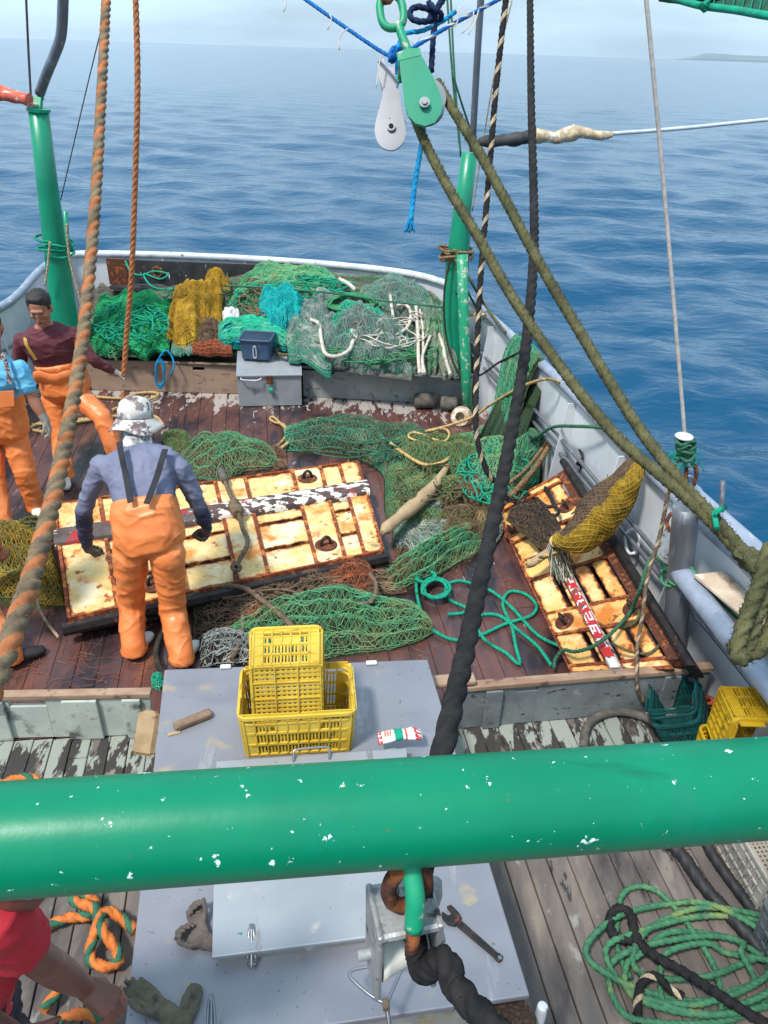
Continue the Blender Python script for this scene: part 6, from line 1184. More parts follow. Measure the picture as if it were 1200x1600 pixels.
lumpy([Vector(D1(.54, .34, .10)), Vector(D1(.545, .5, .09))], [.02, .055, .06, .03], 'rope_brown', 'rope_knot', 'bulky brown rope knot on the beam of the big door', 'knot', 6, amp=.6)
coil('rope_knot', 'smaller brown rope knot on the lower slats of the big door', *[0, 0], 6, 5, 3, .015, ['rope_brown'], .24, 3, fn=lambda x, y, dz: P(368 + x, 887 + y, dz), cat_='knot')
rope('brown_rope', 'brown rope from under the door end to behind the yellow crates', [P(232, 968, .04), P(290, 935, .14), P(330, 918, .16), P(378, 918, .17), P(410, 938, .16), P(440, 962, .18), P(462, 984, .2)], .022, ['rope_brown'], pitch=.14)
rope('brown_rope', 'brown rope loop along the rust net clump', [P(520, 950, .1), P(545, 945, .16), P(580, 940, .18), P(588, 915, .18), P(578, 896, .18)], .018, ['rope_brown'], pitch=.12)
rope('grey_rope', 'thin pale rope hanging from the door end over the mustard net', [P(66, 856, .24), P(58, 900, .24), P(58, 940, .14), P(70, 968, .04), P(92, 996, .02)], .012, ['rope_strand'], pitch=.09)
rope('grey_hose', 'dark grey hose curving behind the crewman to the hatch', [P(225, 968, .06), P(262, 965, .04), P(252, 990, .04), P(244, 1020, .04), P(250, 1045, .05), P(262, 1062, .05)], .021, ['rope_dark'], pitch=.3, depth=.05, cat_='hose')
GR_ = ['rope_teal']
rope('teal_rope', 'bright teal rope snaking over the dark deck left of the starboard door', [P(650, 905, .04), P(652, 930, .04), P(660, 960, .04), P(678, 985, .03), P(710, 1000, .02), P(745, 995, .02), P(790, 975, .02), P(830, 962, .02), P(838, 945, .02), P(820, 928, .02), P(796, 925, .02), P(786, 945, .02), P(800, 980, .02), P(806, 1010, .02), P(812, 1038, .02), P(790, 1020, .02), P(760, 1002, .02), P(746, 980, .02), P(752, 962, .02), P(780, 962, .03), P(810, 985, .03), P(840, 1010, .03), P(862, 1040, .03)], .0135, GR_, pitch=.09)
rope('teal_rope', 'teal rope loop reaching to the black rope in the middle', [P(700, 960, .02), P(722, 958, .02), P(728, 950, .02), P(700, 935, .02), P(698, 915, .02), P(716, 908, .02), P(738, 912, .02), P(770, 925, .02), P(800, 950, .02), P(840, 992, .03), P(880, 1012, .05)], .0135, GR_, pitch=.09)
coil('teal_rope_knot', 'knotted bundle of teal rope beside the brown net', *[0, 0], 20, 14, 4, .0135, GR_, .05, 9, fn=lambda x, y, dz: P(674 + x, 920 + y, dz), cat_='knot', jx=.4)
coil('teal_rope_knot', 'smaller teal rope tangle above the first knot', *[0, 0], 14, 9, 3, .0135, GR_, .06, 4, fn=lambda x, y, dz: P(664 + x, 904 + y, dz), cat_='knot', jx=.4)
rope('dark_green_rope', 'dark green rope sagging from the gate post over the starboard door', [PY(1052, 905, GB.y + .05), P(1010, 850, .66) if False else PY(1020, 870, GB.y + .1), PY(1000, 920, GB.y), P(985, 955, .40), P(960, 985, .36), P(930, 1008, .28), P(900, 1018, .20), P(880, 1016, .12), P(868, 1030, .06), P(866, 1045, .05)], .0135, ['rope_dgreen'], pitch=.09)
coil('olive_rope_coil', 'loose loops of olive rope on the lower starboard door', *[0, 0], 26, 20, 3, .010, ['rope_olive'], .30, 7, fn=lambda x, y, dz: P(972 + x, 955 + y, dz + .004 * x), jx=.25)
rope('olive_rope', 'olive rope curling from the coil to the foot of the gate post', [P(955, 1005, .33), P(985, 1018, .34), P(1015, 1020, .36), P(1035, 1000, .40), P(1036, 975, .42), P(1020, 960, .42)], .010, ['rope_olive'], pitch=.08)
rope('grey_green_rope', 'dark green rope stretched from the net to the starboard rail', [P(790, 700, .25), P(830, 688, .4), P(862, 668, .66), P(900, 666, .9), P(944, 668, 1.04)], .015, ['rope_dgreen'], pitch=.1)
rope('tan_rope', 'tan rope running down the middle of the tangled net to the black rope', [P(868, 672, .50), P(848, 700, .35), P(820, 735, .30), P(790, 760, .26), P(765, 790, .2), P(735, 820, .1)], .018, ['rope_bronze'], pitch=.12)
rope('tan_rope', 'fat bronze rope end lying over the top of the starboard door', [P(862, 690, .40), P(840, 726, .36), P(812, 760, .34), P(796, 776, .30), P(784, 790, .28)], .026, ['rope_bronze'], pitch=.16)
coil('dark_green_rope_coil', 'dark green rope bundle hanging inside the starboard bulwark', *[0, 0], 18, 12, 7, .013, ['rope_dgreen'], .30, 8, fn=lambda x, y, dz: P(838 + x, 665 + y, dz + .1), jx=.4)
rope('olive_rope', 'twisted olive ropes from the starboard post down to the rail', [PY(712, 392, 8.05), PY(736, 440, 7.9), P(760, 480, 1.1), P(790, 520, 1.05)], .016, ['rope_olive'], pitch=.12)
rope('olive_rope', 'second olive rope from the post lashing along the rail', [PY(710, 400, 8.05), PY(728, 450, 7.9), P(748, 486, 1.0), P(770, 520, .8), P(790, 560, .5)], .014, ['rope_dgreen'], pitch=.12)
coilwrap([PY(712, 386, 8.2), PY(711, 410, 8.2)], .145, .015, 4, 'rope_lashing', 'olive and brown rope lashing round the starboard gallows post', ['rope_bronze'])
coilwrap([PY(86, 372, 8.14), PY(88, 396, 8.14)], .150, .013, 3, 'rope_lashing', 'teal twine lashing round the port gallows post', ['rope_teal'])
rope('pale_rope', 'pale rope hanging down the port post to the pound board', [PY(104, 350, 7.95), PY(108, 400, 7.95), PY(118, 440, 7.95), PY(128, 480, 7.95), PY(140, 540, 8.0)], .014, ['rope_strand'], pitch=.12)
rope('pale_rope', 'pale rope hanging beside the left face of the port post', [PY(78, 378, 7.95), PY(74, 420, 7.95), PY(70, 446, 7.95)], .012, ['rope_strand'], pitch=.12)
rope('dark_rope', 'thin dark rope slack from the starboard post brace to the rail', [PY(706, 390, 8.05), PY(694, 460, 8.0), PY(698, 530, 7.95), PY(716, 580, 7.8), PY(745, 588, 7.6), P(780, 566, .8), P(812, 550, 1.02)], .012, ['rope_dark'], pitch=.1)
rope('grey_rope', 'grey rope tied to the stringer of the starboard bulwark', [P(906, 702, .62), P(910, 715, .62), P(902, 724, .55), P(908, 730, .5), P(904, 745, .4), P(902, 760, .3)], .013, ['rope_dark'], pitch=.1)
mb = MB(); a, b = P(728, 488, 1.05), P(756, 494, 1.05); mb.strip(cat([a, b], .05), [(0, 1, 0)] * len(cat([a, b], .05)), .12, .03); tag(mb.build('wood_block', 'raw_wood'), 'flat wood block on the rail beside the starboard post', 'wood block')
mb = MB(); mb.tube(cat([P(756, 530, .5), P(757, 548, .42), P(752, 560, .36)], .02), .03, 8); tag(mb.build('rusty_bracket', 'rust'), 'rusty bracket inside the bulwark behind the brace pipe', 'bracket')
# blue rope knotted over the tan board
coil('blue_rope_hank', 'bright blue rope hank knotted over the tan pound board', *[0, 0], 7, 20, 4, .011, ['rope_cyan'], .0, 6, fn=lambda x, y, dz: PY(252 + x, 582 + y, P(250, 615).y - .04 - .01 * abs(math.sin(x + y))), jx=.3)
rope('blue_rope', 'blue rope end trailing over the top of the tan pound board', [PY(248, 560, P(250, 615).y - .05), PY(258, 548, P(250, 615).y), PY(268, 556, P(250, 615).y), PY(272, 572, P(250, 615).y - .05), PY(266, 586, P(250, 615).y - .05)], .011, ['rope_cyan'], pitch=.08)
coil('rope_ring', 'olive rope ring lying on the steel chest lid', *[0, 0], 15, 6, 2, .018, ['rope_olive'], .50, 2, fn=lambda x, y, dz: P(446 + x, 548 + y, dz), jx=.05)
rope('white_rope', 'white rope bight at the end of the tan pound board', [P(362, 545, .40), P(372, 552, .40), P(374, 562, .36), P(368, 566, .3)], .016, ['hose_white'], pitch=.1)
# fore deck: hose arc, green rope pile, wires, orange rope
rope('dark_hose', 'grey brown hose arching over the deck in front of the right board', [P(912, 1170, .03), P(915, 1142, .03), P(930, 1122, .03), P(965, 1112, .03), P(1005, 1120, .03), P(1035, 1138, .03), P(1060, 1162, .03)], .028, ['old_rubber'], pitch=.3, depth=.04, cat_='hose')
g = random.Random(21); pts = []
for i in range(64):
    th = i * .62; q = 1 + .35 * math.sin(i * .37); pts.append(P(1088 + 120 * q * math.cos(th) + g.uniform(-14, 14) + i * .25, 1480 + 62 * q * math.sin(th) + i * .9 + g.uniform(-10, 10), .02 + .05 * abs(math.sin(i * .9))))
rope('green_rope_pile', 'large pile of loose green rope loops on the deck at lower right', pts, .0155, ['rope_green2'], pitch=.10, step=.012, fuzz=60)

rope('green_rope_loop', 'single green rope loop standing out at the top of the lower right pile', [P(985, 1530, .02), P(965, 1480, .02), P(968, 1410, .02), P(990, 1386, .02), P(1025, 1392, .02), P(1060, 1425, .02), P(1092, 1470, .04), P(1120, 1520, .05), P(1128, 1580, .05)], .0155, ['rope_green2'], pitch=.10, step=.012, fuzz=60)
rope('black_rope', 'thick black rope with a doubled eye lying over the green rope pile', [P(1010, 1480, .06), P(990, 1470, .06), P(960, 1462, .06), P(952, 1440, .06), P(965, 1420, .06), P(985, 1428, .07), P(990, 1450, .07), P(1000, 1474, .08), P(1030, 1498, .09), P(1070, 1520, .09), P(1120, 1552, .09), P(1180, 1590, .08), P(1230, 1615, .08)], .025, ['rope_black'], pitch=.13, depth=.3)
rope('black_rope', 'short frayed black rope piece lying in the green rope pile', [P(1000, 1610, .06), P(996, 1570, .06), P(1004, 1535, .06), P(1025, 1525, .07), P(1046, 1545, .07), P(1068, 1558, .07)], .021, ['rope_black', 'rope_strand'], m=(0, 0, 0, 0, 1), lobes=5, pitch=.12)
rope('tarred_wire', 'thick tarred black wire rope along the deck edge, left one', [P(1040, 1312, .03), P(1065, 1335, .03), P(1100, 1385, .03), P(1150, 1440, .03), P(1210, 1505, .03), P(1260, 1560, .03)], .036, ['black_rubber'], pitch=.22, depth=.12, cat_='wire rope')
rope('tarred_wire', 'second tarred black wire rope nearer the crates', [P(1098, 1308, .03), P(1120, 1345, .03), P(1160, 1400, .03), P(1215, 1470, .03), P(1260, 1520, .03)], .03, ['black_rubber'], pitch=.22, depth=.12, cat_='wire rope')
OG = ['rope_orange2', 'rope_dgreen']
rope('orange_green_rope', 'thick orange and green twisted rope knotted on the deck left of the hatch', [P(70, 1448, .04), P(108, 1434, .04), P(140, 1430, .06), P(150, 1412, .06), P(130, 1400, .06), P(112, 1405, .06), P(126, 1412, .08), P(150, 1420, .1), P(152, 1445, .1), P(142, 1478, .07), P(142, 1500, .05), P(165, 1510, .05), P(186, 1502, .05), P(180, 1480, .07), P(164, 1460, .1), P(156, 1436, .1), P(168, 1424, .08), P(192, 1436, .05), P(212, 1455, .04)], .027, OG, m=(0, 0, 1), pitch=.17)
rope('orange_green_rope', 'orange and green rope arch just above the boom at the left edge', [P(-10, 1235, .05), P(10, 1222, .09), P(40, 1214, .1), P(62, 1222, .08), P(70, 1240, .04)], .026, OG, m=(0, 0, 1), pitch=.17)
rope('orange_green_rope', 'lower orange rope end beneath the reaching hand', [P(66, 1580, .05), P(84, 1558, .05), P(98, 1540, .05)], .026, OG, m=(0, 0, 1), pitch=.17)
rope('orange_green_rope', 'orange rope bight at the bottom edge below the hand', [P(80, 1602, .06), P(110, 1588, .09), P(140, 1584, .1), P(165, 1600, .08), P(172, 1625, .05)], .027, OG, m=(0, 0, 1), pitch=.17)
mb = MB(); q = [P(1056, 1086, .05), P(1108, 1088, .12), P(1122, 1108, .10), P(1080, 1112, .03)]; rows = []
for i in range(10): rows.append([list(q[0].lerp(q[1], j / 9).lerp(q[3].lerp(q[2], j / 9), i / 9) + Vector((0, 0, .05 * (vn(np.array([[i * .6, j * .6, 1]]), 5)[0])))) for j in range(10)])
mb.rings(np.array(rows), 0, False); tag(mb.build('orange_cloth', 'rust_cloth'), 'rust orange cloth lying behind the ochre crate', 'cloth')
# ------------------------------------------------------------------ people
mat('skin_tan', [(168, 112, 88), (150, 98, 76)], 10, .5, bump=.15, layers=[((176, 116, 92), 16, .6, .7, (1, 1, 1), .5)])
mat('eye_dark', [(40, 26, 22), (30, 20, 18)], 10, .4); mat('lip', [(150, 84, 74), (132, 72, 64)], 10, .5)
mat('skin_dark_shaded', [(116, 70, 56), (100, 60, 48)], 10, .45, bump=.15, bscale=120, bdist=.001, layers=[((142, 90, 72), 9, .6, .7, (1, 1, 1), .45)])  # dark brown skin, deepened in colour for the shade he is in
mat('pvc_orange', [(232, 134, 74), (222, 122, 62), (238, 148, 90)], 3, .42, bump=.25, bscale=7, bdist=.02, layers=[((196, 102, 52), 7, .62, .72, (1, 1, 1), .5), ((150, 96, 60), 30, .73, .76, (1, 1, 1), .7)])
mat('shirt_maroon', [(96, 42, 50), (82, 34, 44)], 6, .8, bump=.4, bscale=12, bdist=.015)
mat('shirt_red', [(186, 34, 48), (170, 28, 42)], 6, .8, bump=.4, bscale=14, bdist=.012)
mat('shirt_blue', [(104, 182, 218), (88, 166, 206)], 6, .8, bump=.4, bscale=14, bdist=.012)
mat('hair_black', [(28, 26, 26), (44, 40, 38)], 60, .6, bump=.9, bscale=120, bdist=.006)
mat('glove_knit', [(150, 144, 132), (128, 122, 112)], 20, .95, bump=.8, bscale=260, bdist=.003, layers=[((90, 82, 74), 10, .58, .68, (1, 1, 1), .95)])
mat('glove_olive', [(104, 98, 78), (84, 78, 64)], 16, .9, bump=.8, bscale=200, bdist=.003, layers=[((60, 56, 50), 9, .56, .66, (1, 1, 1), .95)])
mat('glove_brown', [(84, 74, 70), (104, 92, 84)], 16, .9, bump=.8, bscale=200, bdist=.003)
mat('boot_white', [(222, 218, 208), (200, 194, 182)], 8, .5, bump=.2, layers=[((140, 128, 112), 12, .62, .7, (1, 1, 1), .7)])
mat('strap_black', [(34, 34, 42), (26, 26, 32)], 8, .8); mat('strap_yellow', [(186, 150, 62), (160, 126, 48)], 20, .8); mat('strap_print', [(48, 40, 48), (200, 190, 190), (70, 54, 60)], 40, .8, contrast=.1)
mat('shorts_print', [(24, 28, 48), (18, 20, 36)], 7, .7, bump=.3, layers=[((206, 214, 224), 5, .60, .66, (1, 1, 1), .7)])
def camo():
    m = mat('camo', [(206, 202, 196), (196, 190, 184)], 6, .85, bump=.3, layers=[((140, 126, 124), 11, .52, .535, (1, 1, 1), .85), ((104, 88, 92), 14, .55, .565, (1, 1, 1), .85), ((236, 234, 228), 12, .60, .61, (1, 1, 1), .85)]); return m
camo()
mat('camo_fade', [(176, 176, 172), (120, 116, 120)], 14, .85, bump=.3, contrast=.1, layers=[((88, 96, 94), 16, .52, .54, (1, 1, 1), .85), ((222, 220, 214), 15, .58, .60, (1, 1, 1), .85)])
def shirt_wet():
    m = mat('shirt_slate', [(116, 120, 142), (102, 106, 130)], 5, .75, bump=.4, bscale=10, bdist=.012); n = m.node_tree; b = n.nodes['Principled BSDF']; l = n.links.new
    at = n.nodes.new('ShaderNodeAttribute'); at.attribute_name = 'wet'; mm = n.nodes.new('ShaderNodeMix'); mm.data_type = 'RGBA'; l(at.outputs['Fac'], mm.inputs[0]); l(b.inputs['Base Color'].links[0].from_socket, mm.inputs[6]); mm.inputs[7].default_value = s2l((46, 50, 78)); l(mm.outputs[2], b.inputs['Base Color'])
shirt_wet()
V3 = lambda v: np.array(list(v), float)
def capsule(mb, p0, p1, r0, r1, n=16, bulge=0, flat=None):
    p0, p1 = V3(p0), V3(p1); u = np.linspace(0, 1, 9)[:, None]; pts = p0 + (p1 - p0) * u; rr = r0 + (r1 - r0) * u[:, 0] + bulge * np.sin(u[:, 0] * np.pi)
    mb.tube(pts, rr, n); mb.ell(p0, (r0,) * 3, nu=n, nv=9); mb.ell(p1, (r1,) * 3, nu=n, nv=9)
def loft(mb, rings, n=26, e=.85):
    R_ = []; th = np.linspace(0, 2 * np.pi, n, endpoint=False); cx, sy = np.cos(th), np.sin(th); cx = np.sign(cx) * np.abs(cx) ** e; sy = np.sign(sy) * np.abs(sy) ** e
    c = np.array([V3(q[0]) for q in rings]); a = np.array([V3(q[1]) for q in rings]); b = np.array([V3(q[2]) for q in rings]); k = (len(rings) - 1) * 5 + 1; u = np.linspace(0, len(rings) - 1, k); x = np.arange(len(rings))
    ip = lambda q: np.stack([np.interp(u, x, q[:, j]) for j in range(3)], 1)
    c, a, b = ip(c), ip(a), ip(b); mb.rings(c[:, None] + cx[None, :, None] * a[:, None] + sy[None, :, None] * b[:, None], 0)
def remesh(mb, name, mats, parent, vox=.012, smooth=8, disp=None, attr=None, fac=.5):
    tmp = mb.build('tmp_' + name, mats); M = WM[tmp.name]
    m1 = tmp.modifiers.new('r', 'REMESH'); m1.mode = 'VOXEL'; m1.voxel_size = vox; m2 = tmp.modifiers.new('s', 'SMOOTH'); m2.iterations = smooth; m2.factor = fac
    dg = bpy.context.evaluated_depsgraph_get(); dg.update(); me = bpy.data.meshes.new_from_object(tmp.evaluated_get(dg)); me.transform(M)
    bpy.data.objects.remove(tmp, do_unlink=True); me.name = name
    n = len(me.vertices); co = np.empty(n * 3, np.float32); me.vertices.foreach_get('co', co); co = co.reshape(-1, 3).astype(float); no = np.empty(n * 3, np.float32); me.vertices.foreach_get('normal', no); no = no.reshape(-1, 3)
    if disp: co = co + no * disp(co)[:, None]; me.vertices.foreach_set('co', co.astype(np.float32).ravel())
    if attr: a = me.attributes.new(attr[0], 'FLOAT', 'POINT'); a.data.foreach_set('value', attr[1](co).astype(np.float32))
    if parent is not None: me.transform(WM[parent.name].inverted())
    me.materials.clear()
    for q in ([mats] if isinstance(mats, str) else mats): me.materials.append(MATS[q])
    me.polygons.foreach_set('material_index', np.zeros(len(me.polygons), np.int32)); me.polygons.foreach_set('use_smooth', np.ones(len(me.polygons), bool)); me.update()
    o = bpy.data.objects.new(name, me); C.objects.link(o)
    if parent is not None: o.parent = parent; WM[o.name] = WM[parent.name].copy()
    return o
def wrinkle(seed, amp=.008, f=(9, 9, 20), ax=None):
    def d(co):
        q = co * np.array(f) + 2.2 * fbm(co * 4, seed + 9, 2)[:, None]; w_ = 1 - np.abs(fbm(q, seed, 2) - .5) * 4.5; w_ = np.clip(w_, 0, 1) ** 1.6
        q2 = (co @ np.array([[.8, .3, .5], [-.4, .9, .2], [-.5, -.2, .9]])) * np.array(f) * 1.7 + 1.5 * fbm(co * 6, seed + 19, 2)[:, None]; w2 = np.clip(1 - np.abs(fbm(q2, seed + 5, 2) - .5) * 6, 0, 1) ** 2
        return amp * (w_ * 1.15 + w2 * .6 - .55) + amp * .35 * (fbm(co * 3.5, seed + 3, 2) - .5)
    return d
def hand(mb, w, d, n, t, curl=.5, s=1.0, fr=.0088, spread=.10, thumb=.8):
    d, n, t = [Vector(q).normalized() for q in (d, n, t)]; w = Vector(w); n = (n - d * n.dot(d)).normalized(); t = (t - d * t.dot(d) - n * t.dot(n)).normalized()
    kn = []
    for i, (L_, off, fwd) in enumerate(((.072, .030, .086), (.080, .010, .090), (.074, -.010, .086), (.058, -.028, .078))):
        k_ = w + d * fwd * s + t * off * s; kn.append(k_); capsule(mb, w + t * off * .55 * s + d * .005, k_, .015 * s, fr * 1.28 * s, 10); capsule(mb, w + t * off * .55 * s + d * .02 * s + n * .008, k_ + n * .003 - d * .01, .014 * s, fr * 1.2 * s, 10)
        c_ = curl * (1 + .12 * i * (1 if curl > .3 else -1)); ang = 0; p = k_; dd = (d + t * off * spread * 30 * .1).normalized()
        for j, (fl, a_) in enumerate(((.45, .75), (.31, 1.05), (.24, .8))):
            ang += a_ * c_ * 1.25; q = p + (dd * math.cos(ang) + n * math.sin(ang)) * L_ * fl * s; capsule(mb, p, q, fr * (1.08 - .07 * j) * s, fr * (1.0 - .09 * j) * s, 10); p = q
    b = w + d * .022 * s + t * .022 * s + n * .006; td = (d * .62 + t * .75 * thumb + n * .32).normalized(); p1 = b + td * .036 * s; td2 = (d * .8 + t * .25 * thumb + n * .5).normalized(); p2 = p1 + td2 * .032 * s; td3 = (d * .75 + n * .7).normalized(); p3 = p2 + td3 * .024 * s
    capsule(mb, b, p1, .0155 * s, .012 * s, 10); capsule(mb, p1, p2, .0115 * s, .0105 * s, 10); capsule(mb, p2, p3, .0105 * s, .0088 * s, 10)
def boot(t, ankle, toe_dir, m, top=.16, s=1.0):
    a = Vector(ankle); d = Vector((toe_dir[0], toe_dir[1], 0)).normalized(); a0 = Vector((a.x, a.y, 0)); mb = MB(); sd = Vector((-d.y, d.x, 0))
    loft(mb, [(a0 - d * .055 + Vector((0, 0, .035)), sd * .03, Vector((0, 0, .03))), (a0 - d * .03 + Vector((0, 0, .05)), sd * .042, Vector((0, 0, .045))), (a0 + d * .07 + Vector((0, 0, .045)), sd * .046, Vector((0, 0, .04))), (a0 + d * .15 + Vector((0, 0, .034)), sd * .05, Vector((0, 0, .03))), (a0 + d * .205 + Vector((0, 0, .028)), sd * .030, Vector((0, 0, .020)))], 18)
    capsule(mb, a0 + Vector((0, 0, .05)), a0 + Vector((0, 0, .09)), .046, .046); return remesh(mb, 'boot', m, t, .012, 4)
def headmesh(mb, c, u, f, r, s=1.0, face=True):
    c = V3(c); u, f, r = V3(u), V3(f), V3(r); q = lambda x, y, z: c + (r * x + f * y + u * z) * s; RM = Matrix(((r[0], f[0], u[0]), (r[1], f[1], u[1]), (r[2], f[2], u[2])))
    e = lambda x, y, z, a, b, d: mb.ell(q(x, y, z), (a * s, b * s, d * s), rot=RM, nu=18, nv=12)
    e(0, -.012, .03, .076, .094, .088); e(0, .014, -.02, .066, .074, .086); e(0, .045, -.075, .042, .038, .034); e(0, .03, -.058, .054, .048, .038)
    if face:
        e(0, .083, .022, .052, .014, .012); e(0, .092, -.018, .011, .016, .028); e(0, .100, -.034, .0155, .013, .011)
        for sx in (-1, 1): e(sx * .040, .066, -.022, .020, .018, .018); e(sx * .077, -.008, -.008, .010, .020, .032)
        e(0, .083, -.058, .024, .012, .0065); e(0, .081, -.070, .022, .011, .007); e(0, .078, -.094, .018, .014, .014)
    return q, RM
def person(label, J, right, mats, bib=.55, bibtop=None, boots=((0, -1), (0, -1)), sleeve=1.0, hands=None, seed=1, face=False, headf=None, headu=None, gw=1.0, bw=1.0, wet=None, glove=None, shorts=False, legs=True, neckr=.062, hs=1.06, bvox=.0075):
    """J: joints pelvis waist chest neck head shL shR elL elR wrL wrR hipL hipR knL knR anL anR (L = towards -right)"""
    base = (J['anL'] + J['anR']) / 2; t = thing('person', label, 'person', (base.x, base.y, 0)); rt = Vector(right).normalized()
    ax = (J['chest'] - J['pelvis']).normalized(); fw = ax.cross(rt).normalized() ; rt2 = fw.cross(ax).normalized(); rt2 = rt2 if rt2.dot(rt) > 0 else -rt2
    ux = (J['neck'] - J['chest']).normalized(); fu = ux.cross(rt2).normalized()
    sm, om, km = mats['shirt'], mats['pants'], mats['skin']; sw = (J['shR'] - J['shL']).length / 2
    def torso(mb, k, lo=0):
        rr = [(J['pelvis'], rt2 * .165 * k, fw * .115 * k), (J['waist'], rt2 * .155 * k, fw * .108 * k), (J['chest'], rt2 * .178 * k, fw * .122 * k), (J['chest'].lerp(J['neck'], .45), rt2 * (sw - .01) * k, fu * .115 * k), (J['chest'].lerp(J['neck'], .75), rt2 * (sw - .07) * k, fu * .085 * k), (J['neck'], rt2 * .065, fu * .062)]
        loft(mb, rr[lo:])
    # skin
    mb = MB(); torso(mb, .86); capsule(mb, J['chest'].lerp(J['neck'], .8), J['head'] - Vector(headu or (0, 0, 1)) * .05, neckr * .95, neckr * .88)
    hu = Vector(headu or (0, 0, 1)).normalized(); hf = Vector(headf or fw); hf = (hf - hu * hf.dot(hu)).normalized(); hr = hf.cross(hu).normalized()
    Q, RM = headmesh(mb, J['head'], hu, hf, hr, hs, face)
    for s in 'LR':
        capsule(mb, J['sh' + s], J['el' + s], .050, .040, bulge=.004); capsule(mb, J['el' + s], J['wr' + s], .041, .027, bulge=.007)
        if legs: capsule(mb, J['hip' + s], J['kn' + s], .075, .055); capsule(mb, J['kn' + s], J['an' + s], .054, .036, bulge=.008)
        if hands and hands.get(s) and not (glove and glove.get(s)): hd = hands[s]; hand(mb, J['wr' + s], *hd[:3], *hd[3:])
        else:
            if not (glove and glove.get(s)): hand(mb, J['wr' + s], (J['wr' + s] - J['el' + s]), fw, -rt if s == 'R' else rt, .5)
    body = remesh(mb, 'body', km, t, bvox, 3)
    if glove:
        for s in 'LR':
            if glove.get(s): hd = hands[s]; mb = MB(); hand(mb, J['wr' + s], *hd); capsule(mb, J['wr' + s] - (J['wr' + s] - J['el' + s]).normalized() * .05, J['wr' + s] + Vector(hd[0]).normalized() * .02, .036, .032); remesh(mb, 'glove', glove[s], t, .006, 3)
    # shirt
    mb = MB(); torso(mb, 1.0 * bw)
    for s in 'LR':
        mb.ell(J['sh' + s], (.066, .066, .062)); e_ = J['el' + s]; w_ = J['wr' + s]
        if sleeve >= 1: capsule(mb, J['sh' + s], e_, .064, .050); capsule(mb, e_, e_.lerp(w_, .92), .050, .037, bulge=.006)
        else: capsule(mb, J['sh' + s], J['sh' + s].lerp(e_, sleeve), .070, .068)
    wr = wrinkle(seed, .0085, (7, 7, 13)); shirt = remesh(mb, 'shirt', sm, t, .009, 16, wr, attr=wet)
    # trousers / bib overalls
    mb = MB(); g = gw
    if shorts:
        loft(mb, [(J['pelvis'] - ax * .10, rt2 * .14, fw * .12), (J['pelvis'], rt2 * .185, fw * .14), (J['waist'], rt2 * .170, fw * .125)])
        for s in 'LR': capsule(mb, J['hip' + s], J['hip' + s].lerp(J['kn' + s], .75), .105, .098)
        remesh(mb, 'shorts', om, t, .012, 6, wrinkle(seed + 4, .012, (8, 8, 8)))
    else:
        top = J['waist'].lerp(J['chest'], bib); loft(mb, [(J['pelvis'] - ax * .09, rt2 * .13 * g, fw * .11 * g), (J['pelvis'], rt2 * .200 * g, fw * .150 * g), (J['waist'], rt2 * .185 * g, fw * .145 * g), (top, rt2 * .176 * g, fw * .142 * g)], e=.8)
        for s in 'LR':
            capsule(mb, J['hip' + s], J['kn' + s], .099 * g, .078 * g); capsule(mb, J['kn' + s], J['an' + s] + Vector((0, 0, .0)), .078 * g, .072 * g); a_ = J['an' + s]; mb.lathe([(.074 * g, .0), (.082 * g, -.05)], a_, (0, 0, 1), 18)
        remesh(mb, 'bib_overalls', om, t, .009, 12, wrinkle(seed + 4, .0085, (4, 4, 7)))
    if legs:
        for s, bd in zip('LR', boots): boot(t, J['an' + s], bd, mats['boot'])
    return t, dict(rt=rt2, fw=fw, ax=ax, Q=Q, RM=RM, body=body, shirt=shirt, hu=hu, hf=hf, hr=hr, fu=fu)
def strap(t, pts, wd, m, nrm):
    c = cat(pts, .015); mb = MB(); side = [np.cross(nrm, d) for d in np.gradient(c, axis=0)]; mb.strip(c, side, wd, .006); return mb.build('strap', m, t)
